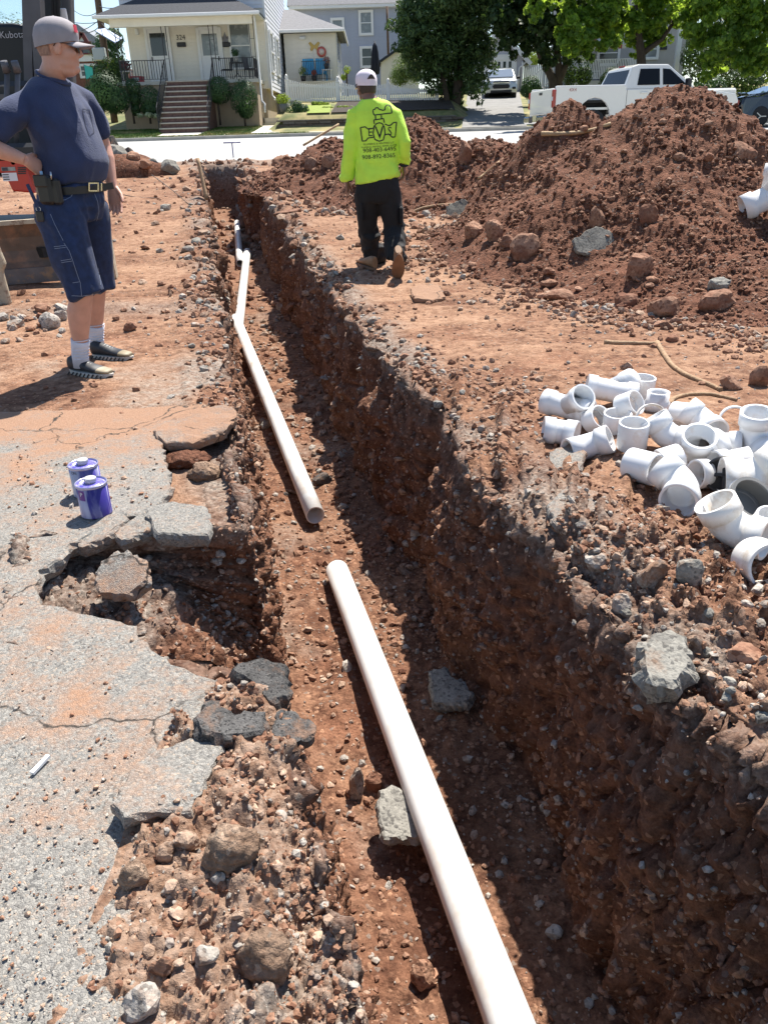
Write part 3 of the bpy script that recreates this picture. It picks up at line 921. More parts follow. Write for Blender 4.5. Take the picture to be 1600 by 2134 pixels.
R_ = [
 (1096, 540, 66, 68, M_SAND, 'tall pointed sandstone boulder, biggest of the row at the foot of the soil ridge', 3),
 (988, 492, 46, 40, M_SAND, 'rounded tan boulder at the left end of the boulder row', 4),
 (1028, 500, 46, 60, M_SAND, 'upright brown boulder second from the left in the boulder row', 5),
 (1062, 512, 42, 30, M_SAND, 'low tan boulder tucked left of the tall pointed boulder', 6),
 (1334, 582, 66, 82, M_SAND, 'large upright soil covered boulder right of the leaning pale slab', 7),
 (1305, 638, 54, 42, M_SAND, 'brown angular boulder below the large upright boulder', 8),
 (1386, 660, 74, 54, M_SAND, 'wedge shaped brown boulder pointing up right in the loose soil', 9),
 (1500, 642, 84, 48, M_SAND, 'wide low brown boulder under the small grey stone', 10),
 (1500, 604, 44, 28, M_ASPH, 'small grey stone on top of the wide low boulder', 11),
 (1170, 628, 80, 32, M_SAND, 'flat tan boulder lying in the dirt behind the white fittings', 12),
 (1246, 470, 34, 52, M_SAND, 'dark boulder stuck halfway up the soil ridge above the leaning slab', 13),
 (1352, 468, 44, 56, M_SAND, 'brown boulder resting in a hollow of the soil ridge', 14),
 (972, 342, 34, 60, M_SAND, 'tall reddish stump of rock standing in the ridge right of the worker', 15),
 (686, 350, 34, 40, M_SAND, 'tan block at the ridge foot just left of the worker', 16),
 (648, 352, 34, 32, M_SAND, 'dark brown block farthest left along the ridge foot', 17),
 (1588, 805, 50, 60, M_SAND, 'brown boulder cut by the right picture edge behind the fittings', 18),
 (1525, 812, 52, 36, M_SAND, 'pinkish stone beside the lower end of the long root', 19),
 (1580, 895, 60, 46, M_SAND, 'brown rock behind the rightmost white fittings', 20),
 (1402, 712, 30, 22, M_SAND, 'small brown stone just above the bend of the root', 21),
 (1552, 330, 70, 40, M_SAND, 'flat rock block high on the right of the soil ridge', 22),
 (1366, 1222, 64, 72, M_STONE, 'square grey brown stone on the right trench edge below the fittings', 23),
 (1444, 1212, 62, 62, M_ASPH, 'rounded grey asphalt lump next to the square grey brown stone', 24),
 (1560, 1385, 80, 44, M_SAND, 'reddish flat rock at the right picture edge', 25),
 (1300, 1275, 44, 46, M_STONE, 'knobbly grey stone on the brink of the right trench wall', 26),
 (1250, 1190, 60, 50, M_STONE, 'cluster leading grey stone on the right trench edge, left of the square one', 27),
 (742, 1668, 34, 95, M_STONE, 'upright grey stone on the trench floor left of the near pipe', 28),
 (780, 1648, 44, 66, M_SAND, 'brown angular stone leaning beside the upright grey stone', 29),
 (878, 2060, 56, 58, M_CLOD, 'orange brown stone on the trench floor at the bottom left of the near pipe', 30),
 (98, 684, 46, 36, M_STONE, 'pale angular stone in the gravel row left of the standing man', 31),
 (128, 668, 26, 30, M_STONE, 'dark stone beside the pale angular stone in the gravel row', 32),
 (268, 690, 34, 24, M_SAND, 'tan round stone right of the standing man\'s legs', 33),
 (670, 1010, 44, 28, M_TAR, 'dark stone on the trench floor right of the middle pipe', 34),
 (552, 892, 26, 20, M_STONE, 'pale stone on the trench floor left of the middle pipe', 35),
 (1155, 1960, 34, 28, M_STONE, 'lone pale pebble on the shaded trench floor, bottom right', 36),
 (345, 1792, 44, 44, M_CLODP, 'tan lump leaning against a second lump, left foreground', 37),
 (388, 1772, 50, 44, M_CLODP, 'sandy twin lump below the loose asphalt plate', 38),
 (170, 1745, 32, 26, M_TAR, 'small black asphalt crumb on the pavement', 39),
 (200, 1805, 22, 26, M_CLODP, 'slim tan pebble standing on the pavement', 40),
 (455, 1845, 30, 30, M_STONE, 'grey pebble beside the great dirt lump', 41),
 (295, 2125, 70, 60, M_STONE, 'whitish rock at the bottom edge of the picture', 42),
 (425, 2010, 50, 34, M_STONE, 'whitish flint stone in the loose dirt, bottom left', 43),
 (338, 2040, 46, 50, M_CLOD, 'brown angular clod near the bottom left corner', 44),
]
for px, py, w, h, m, lab, s in R_:
 if m is M_SAND: w, h = w * .88, h * .92
 rock(px, py, w, h, m, lab, s, bury=.3, soft=38, rough=.16, planes=10 if m is M_SAND else 13)
for px, py, w, h, m, lab, s in [
 (478, 1812, 140, 118, M_GROUNDL, 'great crumbly dirt lump below the loose asphalt plate', 51),
 (550, 2045, 128, 150, M_GROUNDL, 'largest crumbly dirt lump at the bottom, beside the trench', 52),
 (275, 1852, 68, 84, M_GROUNDL, 'tan fist shaped dirt lump standing on the pavement', 53),
 (268, 1652, 36, 46, M_CLOD, 'split reddish dirt lump on the left of the loose asphalt plate', 54),
 (375, 1650, 34, 36, M_CLOD, 'round dirt lump on the right of the loose asphalt plate', 55),
 (180, 1708, 32, 34, M_CLOD, 'small orange dirt ball on the pavement', 56),
 (172, 1788, 32, 26, M_CLOD, 'flattened orange dirt crumb on the pavement', 57),
 (345, 1572, 26, 24, M_CLODP, 'yellowish pebble at the upper edge of the loose asphalt plate', 58),
 (385, 975, 120, 60, M_HEAP, 'broad dirt crusted clod between two asphalt slabs at the left trench edge', 59),
 (425, 1000, 90, 60, M_GROUNDL, 'lower dirt crusted clod hanging on the left trench edge', 60)]:
 rock(px, py, w * .86, h * .74, m, lab, s, 'dirt_lump', 'dirt lump', clod=True, bury=.33, sub=4)
# generic loose rocks, each its own object
def zone_rocks(n, poly, mats, size, label, group, name, cat, sd, clod=.0):
 r = random.Random(sd)
 base = [[mesh_np(name, (lambda q: q[0] / np.abs(q[0]).max(0) * np.array([1, .85, .66]))(rock_np(sd * 31 + k, 2, 9, .18, 1, 1, 1, 40)), ICO[2][1], m, False) for k in range(4)] for m in mats]
 xs, ys = [p[0] for p in poly], [p[1] for p in poly]
 c = 0
 while c < n:
  x, y = r.uniform(min(xs), max(xs)), r.uniform(min(ys), max(ys))
  ins = False
  for i in range(len(poly)):
   a, b = poly[i], poly[(i + 1) % len(poly)]
   if (a[1] > y) != (b[1] > y) and x < (b[0] - a[0]) * (y - a[1]) / (b[1] - a[1]) + a[0]: ins = not ins
  if not ins: continue
  p, nn = surf(x, y)
  d = (p - CAMP).length / F_PX
  s = (size[0] + (size[1] - size[0]) * r.random() ** 2.4) * d / 2
  o = link(name, r.choice(r.choice(base)), None, p + nn * s * .25, (r.uniform(-.5, .5), r.uniform(-.5, .5), r.uniform(0, 6.28)))
  o.scale = (s, s * r.uniform(.7, 1.1), s * r.uniform(.7, 1.2))
  mn = {M_SAND: 'brown', M_CLOD: 'reddish', M_STONE: 'grey', M_CLODP: 'tan', M_ASPH: 'dark grey', M_TAR: 'black'}[o.data.materials[0]]
  sz = 'small' if s < (size[0] + .14 * (size[1] - size[0])) * d / 2 else 'large' if s > (size[0] + .5 * (size[1] - size[0])) * d / 2 else 'middling'
  tag(o, '%s %s %s' % (sz, mn, label), cat, '%s %s %s' % (sz, mn, group))
  c += 1
zone_rocks(54, [(880, 400), (1010, 470), (1180, 520), (1420, 590), (1600, 620), (1600, 760), (1420, 720), (1180, 640), (960, 560), (870, 470)], [M_SAND, M_CLOD, M_SAND], (9, 34), 'stone scattered along the foot of the soil ridge', 'stones along the foot of the soil ridge', 'rock', 'rock', 101)
zone_rocks(40, [(900, 300), (1150, 290), (1380, 220), (1500, 260), (1590, 340), (1560, 560), (1250, 440), (960, 400)], [M_CLOD, M_SAND], (8, 26), 'clod lying on the slope of the soil ridge', 'clods on the slope of the soil ridge', 'dirt_clod', 'dirt clod', 102)
zone_rocks(40, [(1180, 1080), (1330, 1110), (1590, 1220), (1590, 1560), (1420, 1420), (1260, 1260)], [M_STONE, M_CLODP, M_ASPH], (12, 36), 'stone in the rubble along the right trench edge', 'rubble stones along the right trench edge', 'rock', 'rock', 103)
zone_rocks(36, [(600, 1200), (700, 1200), (860, 1600), (1080, 2120), (860, 2120), (700, 1760), (620, 1480)], [M_CLOD, M_CLOD, M_STONE], (9, 34), 'clod lying on the sunlit trench floor near the camera', 'clods on the near trench floor', 'dirt_clod', 'dirt clod', 104)
zone_rocks(24, [(470, 560), (510, 560), (640, 900), (720, 1150), (600, 1180), (520, 900)], [M_STONE, M_CLOD, M_TAR], (7, 22), 'stone on the trench floor beside the far pipes', 'stones on the far trench floor', 'rock', 'rock', 105)
zone_rocks(36, [(430, 1560), (620, 1500), (690, 2120), (150, 2120), (280, 1900), (380, 1820)], [M_CLODP, M_CLODP, M_STONE, M_CLOD], (14, 44), 'pebble in the loose dirt of the left foreground', 'crumbs in the left foreground dirt', 'rock', 'rock', 106)
zone_rocks(30, [(0, 650), (140, 630), (140, 690), (0, 720)], [M_STONE, M_SAND, M_STONE], (10, 34), 'stone in the gravel row behind the standing man', 'stones in the gravel row on the left', 'rock', 'rock', 107)
zone_rocks(20, [(210, 640), (420, 600), (430, 760), (240, 700)], [M_STONE, M_SAND, M_CLOD], (8, 22), 'stone on the packed dirt between standing man and trench', 'stones between man and trench', 'rock', 'rock', 108)
zone_rocks(34, [(300, 430), (400, 380), (440, 640), (480, 840), (400, 820), (380, 560)], [M_STONE, M_CLOD, M_ASPH, M_CLODP], (7, 30), 'broken stone along the far left trench edge', 'stones along the left trench edge', 'rock', 'rock', 109)
zone_rocks(30, [(540, 440), (650, 470), (740, 640), (920, 740), (1090, 900), (1060, 960), (880, 820), (700, 640)], [M_STONE, M_CLOD, M_ASPH], (8, 28), 'broken stone along the middle of the right trench edge', 'stones along the right trench edge', 'rock', 'rock', 110)
zone_rocks(26, [(150, 1130), (320, 1110), (560, 1180), (580, 1380), (360, 1370), (240, 1290)], [M_STONE, M_STONE, M_CLOD], (9, 34), 'stone slid down into the cave-in', 'stones in the cave-in', 'rock', 'rock', 111)
# ------------------------------------------------------------------ gravel and crumbs nobody could count
def scatter(name, V, F, N, w, n, mats, size, label, seed, flat=.7, power=2.4, smin=0.0):
 r = np.random.RandomState(seed)
 C = V[F].mean(1)
 e1, e2 = V[F[:, 1]] - V[F[:, 0]], V[F[:, -1]] - V[F[:, 0]]
 A = np.linalg.norm(np.cross(e1, e2), axis=1)
 dist = np.linalg.norm(C - np.array(CAMP), axis=1)
 p = A * w / dist ** 1.6
 p /= p.sum()
 fi = r.choice(len(F), n, p=p)
 a, b = r.rand(n, 1), r.rand(n, 1)
 pos = V[F[fi, 0]] + a * e1[fi] + b * e2[fi]
 nn = N[F[fi, 0]]
 d = dist[fi]
 s = np.maximum((size[0] + (size[1] - size[0]) * r.rand(n) ** power) * d / F_PX / 2, smin)
 v0, f0 = ICO[1]
 # icosahedron (12 verts 20 faces)
 t = (1 + 5 ** .5) / 2
 iv = np.array([(-1, t, 0), (1, t, 0), (-1, -t, 0), (1, -t, 0), (0, -1, t), (0, 1, t), (0, -1, -t), (0, 1, -t), (t, 0, -1), (t, 0, 1), (-t, 0, -1), (-t, 0, 1)]) / 1.9
 if_ = np.array([(0, 11, 5), (0, 5, 1), (0, 1, 7), (0, 7, 10), (0, 10, 11), (1, 5, 9), (5, 11, 4), (11, 10, 2), (10, 7, 6), (7, 1, 8), (3, 9, 4), (3, 4, 2), (3, 2, 6), (3, 6, 8), (3, 8, 9), (4, 9, 5), (2, 4, 11), (6, 2, 10), (8, 6, 7), (9, 8, 1)])
 jit = iv[None] * (1 + .55 * (r.rand(n, 12, 1) - .5)) + .22 * (r.rand(n, 12, 3) - .5)
 jit *= np.stack([r.uniform(.7, 1.25, n), r.uniform(.7, 1.25, n), r.uniform(.45, .95, n) * flat / .7], 1)[:, None, :]
 q = r.normal(size=(n, 4)) * np.array([1, .25, .25, 1])
 q /= np.linalg.norm(q, axis=1, keepdims=True)
 w_, x, y, z = q.T
 R = np.stack([1 - 2 * (y * y + z * z), 2 * (x * y - z * w_), 2 * (x * z + y * w_), 2 * (x * y + z * w_), 1 - 2 * (x * x + z * z), 2 * (y * z - x * w_), 2 * (x * z - y * w_), 2 * (y * z + x * w_), 1 - 2 * (x * x + y * y)], 1).reshape(n, 3, 3)
 P = np.einsum('nij,nkj->nki', R, jit) * s[:, None, None] + (pos + nn * (s * .22)[:, None])[:, None, :]
 FF = (if_[None] + (np.arange(n) * 12)[:, None, None]).reshape(-1, 3)
 mi = np.repeat(r.randint(0, len(mats), n), 20)
 o = link(name, mesh_np(name, P.reshape(-1, 3), FF, mats, False, None, mi))
 return tag(o, label, None, None, 'stuff')
wv = np.clip(GL, 0, 1) ** 1.2 + .010 * (GV[:, 1] > 3.8) + .03
wv = np.where((GZ == 1) & (GV[:, 1] > 1.6) & (GV[:, 1] < 2.6) & (GV[:, 0] < -.45), 2.5, wv)
wv = wv * (1 - .6 * sstep(GV[:, 1], 8, 13))
wv = np.where((GZ == 0) & (GV[:, 1] < 3.8) & (GV[:, 1] > 1.75) & (GU > .02), .0, wv)
wv = np.where((GZ == 0) & (GV[:, 1] < 1.75) & (GV[:, 0] < -.52), 0, wv)
wv = np.where((GZ == 0) & (GV[:, 1] < 1.75) & (GV[:, 0] > -.52), 2.6, wv)
hh = heap_h(GV[:, 0], GV[:, 1])
hx = np.zeros(len(GV))
for q_ in HEAPS: hx = np.maximum(hx, np.clip(1.35 - np.sqrt((GV[:, 0] - q_[0]) ** 2 + (GV[:, 1] - q_[1]) ** 2) / q_[3], 0, .35) / .35)
wv = np.where(hh > .15, 0, np.maximum(wv, hx * .9))
wv = wv * (.25 + 1.1 * sstep(fbm(GV, 2.6, 3, .6, 91), -.3, .35))
GW = wv
fw = wv[_near].mean(1)
wall_f = ((GZ == 1) | (GZ == 3))[_near].mean(1)
scatter('loose_gravel', GV, _near, GN, fw * (1 - .75 * wall_f), 30000, [M_CLOD, M_CLOD, M_CLODP, M_CLOD, M_SAND, M_STONE], (4, 20), 'crumbs and gravel strewn over the dug ground', 5)
scatter('grit', GV, _near, GN, (.15 + fw) * (1 - .5 * wall_f) * (fw > 0), 14000, [M_STONE, M_CLODP, M_CLOD], (3, 9), 'fine grit over the dug ground', 6)
kh = np.ones(len(HF)) * (.25 + sstep(fbm(HV[HF[:, 0]], 1.6, 3, .6, 92), -.25, .3))
scatter('heap_crumbs', HV, HF, HN, kh, 21000, [M_CLOD, M_HEAP, M_SAND, M_HEAP], (3, 12), 'crumbs and pebbles covering the soil ridge', 7)
# specks on the pavement
r_ = np.random.RandomState(3)
gx, gy_ = np.meshgrid(np.linspace(-2.6, -.4, 60), np.linspace(.7, 3.6, 80))
pvv = np.stack([gx.ravel(), gy_.ravel(), np.full(gx.size, .006)], 1)
inpv = []
pw = [(p.x, p.y) for p in PVW]
for p in pvv:
 c = False
 for i in range(len(pw)):
  a, b = pw[i], pw[(i + 1) % len(pw)]
  if (a[1] > p[1]) != (b[1] > p[1]) and p[0] < (b[0] - a[0]) * (p[1] - a[1]) / (b[1] - a[1]) + a[0]: c = not c
 inpv.append(c)
inpv = np.array(inpv)
pf = gridfaces(80, 60)
pwt = inpv[pf].all(1) * (.25 + 1.6 * sstep(fbm(pvv[pf[:, 0]], 1.4, 3, .6, 95), 0, .4) + 3 * sstep(pvv[pf[:, 0]][:, 1], 1.5, .9) * sstep(pvv[pf[:, 0]][:, 0], -1.0, -.6))
scatter('pavement_crumbs', pvv, pf, np.tile((0, 0, 1.), (len(pvv), 1)), pwt, 2600, [M_CLOD, M_CLODP, M_STONE], (3, 11), 'dirt crumbs scattered on the asphalt pavement', 8, power=4)
# ------------------------------------------------------------------ pipes
M_PIPE = mat('pvc_pipe', (0.74, 0.735, 0.715), .32, var=.05, vscale=4, col2=(0.58, 0.48, 0.39), c2scale=5, c2=(.50, .76))
M_PIPEIN = mat('pvc_inside', (0.52, 0.40, 0.33), .55, var=.2)
M_PVC = mat('pvc_white', (0.74, 0.745, 0.75), .26, var=.03, col2=(0.58, 0.47, 0.38), c2scale=9, c2=(.56, .76))
M_PVCD = mat('pvc_dirty', (0.78, 0.76, 0.72), .42, var=.06, col2=(0.55, 0.46, 0.36), c2scale=14, c2=(.48, .70))
M_BLK = mat('black_plastic', (0.018, 0.018, 0.020), .4, var=.2)
M_GREYP = mat('grey_rubber', (0.16, 0.16, 0.155), .45, var=.15)
M_STEEL = mat('steel_band', (0.55, 0.55, 0.55), .3, 1.0)
def floorP(px, py, h):
 d = ray(px, py)
 t = .5
 while t < 40:
  p = CAMP + d * t
  dep = .97 - .10 * min(max((p.y - 12) / 7, 0), 1)
  if p.z <= zprof(p.y) - dep + h: return p
  t *= 1.002
 return p
def lay_pipe(a, b, r, label, wall=.007):
 a, b = Vector(a), Vector(b)
 t = (b - a).normalized()
 root = thing('drain_pipe', label, 'pipe', (a + b) / 2)
 c = (a + b) / 2
 pts = [a - c + (b - a) * k / 6 for k in range(7)]
 m = MB()
 m.pipe(pts, r, r - wall, 40)
 o = m.build('pipe_wall', M_PIPE, root)
 return root
pc0 = Vector((-.268, 3.70, -.895))
pc1 = atz(1062, 2134, -.80)
lay_pipe(pc0, pc0 + (pc1 - pc0) * 1.32, .062, 'long white plastic pipe nearest the camera on the trench floor')
pb0 = floorP(657, 1074, .075)
pb1 = floorP(491, 664, .20)
lay_pipe(pb0, pb1, .060, 'white pipe in mid trench whose far end rests on another pipe')
pa0 = floorP(495, 697, .065)
pa1 = floorP(515, 524, .07)
lay_pipe(pa0, pa1, .060, 'white pipe lying under the far end of the mid trench pipe')
lay_pipe(floorP(500, 549, .07), floorP(494, 464, .07), .060, 'farthest white pipe, left of the one under it in the trench')
# ------------------------------------------------------------------ fittings
def arc_path(ang, R, h1, h2, n=12):
 """starts on -X, runs +X, bends towards +Z by ang; the bend's corner is the origin"""
 T = R * math.tan(ang / 2)
 pts = [Vector((-T - h1, 0, 0)), Vector((-T - h1 * .02, 0, 0))]
 for k in range(1, n):
  a = ang * k / n
  pts.append(Vector((-T + R * math.sin(a), 0, R * (1 - math.cos(a)))))
 e = Vector((-T + R * math.sin(ang), 0, R * (1 - math.cos(ang))))
 d = Vector((math.cos(ang), 0, math.sin(ang)))
 pts += [e + d * (h2 * .02), e + d * h2]
 return pts, d
def hub_radii(pts, r, rh, hub1, hub2):
 """insert hub steps at the ends"""
 P, RO = [], []
 a, b = pts[0], pts[1]
 if hub1:
  P += [a, a.lerp(b, .96), b]
  RO += [rh, rh, r]
 else:
  P += [a, b]
  RO += [r, r]
 P += pts[2:-2]
 RO += [r] * (len(pts) - 4)
 c, d = pts[-2], pts[-1]
 if hub2:
  P += [c, c.lerp(d, .04), d]
  RO += [r, rh, rh]
 else:
  P += [c, d]
  RO += [r, r]
 return P, RO
def fit_elbow(ang=90, r=.058, rh=.066, hub=(True, True), R=.075, hl=.058):
 pts, d = arc_path(math.radians(ang), R, hl, hl)
 P, RO = hub_radii(pts, r, rh, *hub)
 m = MB()
 m.pipe(P, RO, [x - .0085 for x in RO], 32)
 return m
def fit_coupling(L=.115, r=.067, wall=.008, step=None):
 m = MB()
 if step:
  P = [Vector((0, 0, z)) for z in (-L / 2, -.004, .004, L / 2)]
  m.pipe(P, [r, r, step, step], [r - wall, r - wall, step - wall, step - wall], 36)
 else:
  P = [Vector((0, 0, z)) for z in (-L / 2, -L * .46, L * .46, L / 2)]
  m.pipe(P, [r - .0015, r, r, r - .0015], [r - wall, r - wall - .001, r - wall - .001, r - wall], 36)
  m.pipe([(0, 0, -.004), (0, 0, .004)], r - wall, r - wall - .005, 36)
 return m
def fit_wye(r=.058, rh=.066, ang=45, Lr=.13, Lb=.15, hl=.055):
 m = MB()
 P = [Vector((x, 0, 0)) for x in (-Lr, -Lr + hl * .9, -Lr + hl, Lr - hl, Lr - hl * .9, Lr)]
 RO = [rh, rh, r, r, rh, rh]
 m.pipe(P, RO, [x - .0085 for x in RO], 32)
 a = math.radians(ang)
 d = Vector((math.cos(a), 0, math.sin(a)))
 P = [d * k for k in (.03, Lb - hl, Lb - hl * .9, Lb)]
 m.pipe(P, [r, r, rh, rh], [r - .009, r - .009, rh - .0085, rh - .0085], 32)
 return m
def vdirs(p):
 f = (CAMP - p).normalized()
 r = Vector((0, 0, 1)).cross(f).normalized()
 return r, f.cross(r), f
def place_fit(m, px, py, label, d1, d2=(0, 1, 0), axis='x', z=0.0, matl=None, scale=1.0, name='pipe_fitting', sink=.006, extra=None, Y=None):
 """px, py: middle of the fitting; d1: where opening one looks (right, up, towards camera); d2: roughly the second"""
 if Y is None:
  g = G(px, py, .10 + z)
 else:
  g = at(px, py, Y)
 r, u, f = vdirs(g)
 V = lambda q: (r * q[0] + Vector((0, 0, 1)) * q[1] + (f * Vector((1, 1, 0))).normalized() * q[2]).normalized()
 if axis == 'x':
  X = -V(d1)
  e = V(d2)
  Z = (e - X * e.dot(X)).normalized()
 else:
  Z = V(d1)
  e = V(d2)
  X = (e - Z * e.dot(Z)).normalized()
  if X.length < .5: X = r
 Y_ = Z.cross(X)
 R = Matrix((X, Y_, Z)).transposed()
 me = m.mesh(name, [matl or M_PVC, M_PVC, M_BLK])
 zmin = min((R @ (v.co * scale)).z for v in me.vertices)
 gz = surf_z(g.x, g.y)
 root = thing(name, label, 'pipe fitting', (g.x, g.y, gz - zmin - sink + z))
 root.rotation_euler = R.to_euler()
 root.scale = (scale,) * 3
 link('fitting_body', me, root)
 return root
S = .92
place_fit(fit_wye(), 1182, 846, 'white wye fitting at the far left of the pile with its branch mouth turned up', (-.85, .05, -.45), (-.25, 1, .45), scale=S, z=.0)
place_fit(fit_elbow(22, R=.12), 1168, 886, 'short white fitting lying below the leftmost wye, mouth to the right', (-1, .1, .1), (1, .0, .5), scale=S)
place_fit(fit_elbow(45, hub=(False, True), R=.12), 1226, 912, 'white elbow with a plain spigot end pointing lower left', (-.85, -.05, .6), (.9, .25, -.3), scale=S)
place_fit(fit_wye(), 1272, 822, 'white wye fitting lying behind the first, beside the upright coupling', (-.9, .15, .1), (-.1, .5, -.9), scale=S)
place_fit(fit_coupling(), 1337, 808, 'upright white coupling at the back of the pile', (.05, 1, .05), (1, 0, 0), 'z', scale=S)
place_fit(fit_coupling(.10, .064, .009, .056), 1370, 832, 'stepped white reducer standing beside the back coupling', (.02, 1, 0), (1, 0, 0), 'z', scale=S, z=.0)
place_fit(fit_coupling(.10), 1309, 852, 'white coupling tipped over in the middle of the pile', (.75, .5, .4), (0, 1, 0), 'z', scale=.86, z=.02)
place_fit(fit_coupling(.09), 1286, 872, 'upright white coupling half hidden behind the plain spigot elbow', (0, 1, .1), (1, 0, 0), 'z', scale=S)
place_fit(fit_coupling(.06, .070, .006), 1355, 880, 'dirty short white ring standing on edge', (.15, .35, 1), (1, 0, 0), 'z', matl=M_PVCD, scale=S)
place_fit(fit_coupling(.125), 1317, 918, 'big upright white coupling in the front middle of the pile', (0, 1, .12), (1, 0, 0), 'z', scale=S)
place_fit(fit_elbow(60, R=.10), 1390, 915, 'white elbow curving down right behind the big upright coupling', (-.6, .75, -.1), (.9, -.2, .35), scale=S)
place_fit(fit_coupling(.125), 1338, 978, 'lone white coupling lying in front of the pile', (.85, .05, .5), (0, 1, 0), 'z', scale=S)
place_fit(fit_elbow(90, hub=(True, True)), 1446, 945, 'white elbow with its round mouth facing up in the middle right of the pile', (.1, 1, .55), (.6, 0, -.8), scale=.99)
place_fit(fit_elbow(70, R=.085), 1428, 1018, 'white elbow with a wide mouth facing the camera, front of the pile', (-.15, -.05, 1), (-.75, .35, -.2), scale=1.0)
place_fit(fit_elbow(45, R=.11), 1465, 890, 'white elbow arching at the back right of the pile', (-.7, .4, -.2), (.5, -.1, .9), scale=S)
place_fit(fit_coupling(.065, .069, .006), 1528, 884, 'white ring on edge at the back right of the pile', (.1, .25, 1), (1, 0, 0), 'z', scale=S)
place_fit(fit_elbow(22, R=.12), 1506, 930, 'short white fitting lying between two upright mouths', (-.9, .1, .3), (1, 0, -.2), scale=.86)
place_fit(fit_elbow(90), 1565, 930, 'white elbow standing with its mouth up at the right picture edge', (0, 1, .2), (.5, .1, .8), scale=.97)
place_fit(fit_elbow(22, R=.12, hub=(True, False)), 1523, 966, 'white fitting lying with its mouth to the lower left, behind the black plug', (-.75, .0, .6), (1, .25, -.4), scale=.86)
place_fit(fit_elbow(45, R=.13, r=.085, rh=.095, hl=.075), 1575, 1020, 'large weathered white elbow at the right picture edge, above the grey coupling', (-.9, -.05, .25), (.8, .5, -.2), matl=M_PVCD, scale=.92)
place_fit(fit_elbow(65, R=.085, hub=(True, True)), 1520, 1112, 'dirty white elbow lying foremost, both mouths visible', (-.5, .8, .1), (.9, .12, .35), matl=M_PVCD, scale=.99)
place_fit(fit_coupling(.13, .072, .009), 1590, 1182, 'white coupling at the right picture edge, nearest of all fittings', (.45, .35, .9), (0, 1, 0), 'z', matl=M_PVCD, scale=.99)
place_fit(fit_coupling(.10), 1602, 1098, 'white coupling barely in view right of the grey coupling', (.3, .9, .2), (1, 0, 0), 'z', scale=S)
place_fit(fit_coupling(.10), 1600, 892, 'white coupling barely in view at the upper right of the pile', (.4, .8, .2), (1, 0, 0), 'z', scale=S)
place_fit(fit_wye(.085, .098, 60, .21, .22, .09), 1604, 425, 'large white wye fitting on the soil ridge at the right picture edge', (-.75, -.35, .25), (-.8, .5, .2), scale=1.15, z=.0, Y=surf(1598, 470)[0].y + .1)
place_fit(fit_coupling(.09), 1242, 868, 'white coupling tipped behind the leftmost fittings', (.6, .6, .5), (0, 1, 0), 'z', scale=.84)
place_fit(fit_coupling(.10), 1420, 868, 'white coupling lying alone at the back of the pile, left of the arching elbow', (.9, .1, .4), (0, 1, 0), 'z', scale=.84)
place_fit(fit_elbow(45, R=.11), 1490, 985, 'white elbow wedged between black plug and front elbows', (-.7, .1, .6), (.8, .5, .1), scale=.84)
place_fit(fit_coupling(.10), 1395, 960, 'white coupling lying right of the lone front coupling', (.8, .2, -.5), (0, 1, 0), 'z', scale=.84)
# black plug: threaded disc with a raised cross
g = G(1503, 1020, .06)
pl = thing('cleanout_plug', 'black round plug with a raised cross among the white fittings', 'pipe plug', (g.x, g.y, surf_z(g.x, g.y) + .066))
m = MB()
m.lathe([(.052, -.03), (.058, -.026), (.056, -.02), (.059, -.014), (.056, -.008), (.060, -.002), (.070, 0), (.070, .012), (.066, .016), (.060, .016), (.058, .008), (.001, .006)], n=36)
m.build('plug_disc', M_BLK, pl)
m = MB()
for a in (0, math.pi / 2): m.box((0, 0, .013), (.118, .014, .016), Matrix.Rotation(a, 3, 'Z'), .003)
m.build('cross_grip', M_BLK, pl)
pl.rotation_euler = (math.radians(66), math.radians(-6), math.radians(-22))
g = G(1548, 1085, .06)
gc = thing('rubber_coupling', 'dark grey rubber coupling with a steel band, standing tilted behind the foremost elbow', 'pipe coupling', (g.x, g.y + .02, surf_z(g.x, g.y) + .075))
m = MB()
m.pipe([(0, 0, -.06), (0, 0, -.05), (0, 0, .05), (0, 0, .06)], [.078, .081, .081, .080], [.068] * 4, 40)
m.build('rubber_sleeve', M_GREYP, gc)
m = MB()
m.pipe([(0, 0, .032), (0, 0, .046)], .083, .080, 40)
m.build('steel_band', M_STEEL, gc)
m = MB()
m.pipe([(0, 0, -.02), (0, 0, .0)], .0675, .055, 40)
m.lathe([(.056, -.004), (.001, -.004)], n=40, cap=False)
m.build('inner_disc', M_GREYP, gc)
gc.rotation_euler = (math.radians(38), math.radians(12), 0.1)
# ------------------------------------------------------------------ primer cans
def can_mat(name, a, b, amt):
 m = bpy.data.materials.new(name)
 m.use_nodes = True
 nt = m.node_tree
 bs = nt.nodes['Principled BSDF']
 bs.inputs['Roughness'].default_value = .28
 tc = nd(nt, 'ShaderNodeTexCoord').outputs['Object']
 mp = nd(nt, 'ShaderNodeMapping', {'Vector': tc, 'Scale': (1, 1, .16)})
 n = nd(nt, 'ShaderNodeTexNoise', {'Vector': mp.outputs[0], 'Scale': 34, 'Detail': 4, 'Roughness': .55, 'Distortion': .6}).outputs['Fac']
 n2 = nd(nt, 'ShaderNodeTexNoise', {'Vector': mp.outputs[0], 'Scale': 13, 'Detail': 3}).outputs['Fac']
 c = mixc(nt, rng(nt, n, amt, amt + .10), a, b)
 c = mixc(nt, rng(nt, n2, .5, .62, 0, .8), c, (0.035, 0.022, 0.20))
 nt.links.new(c, bs.inputs['Base Color'])
 return m
M_CAN1 = can_mat('can_front', (0.40, 0.38, 0.52), (0.03, 0.02, 0.20), .47)
M_CAN2 = can_mat('can_back', (0.42, 0.42, 0.52), (0.09, 0.075, 0.42), .55)
M_CAP = mat('can_cap', (0.50, 0.50, 0.52), .35, var=.05)
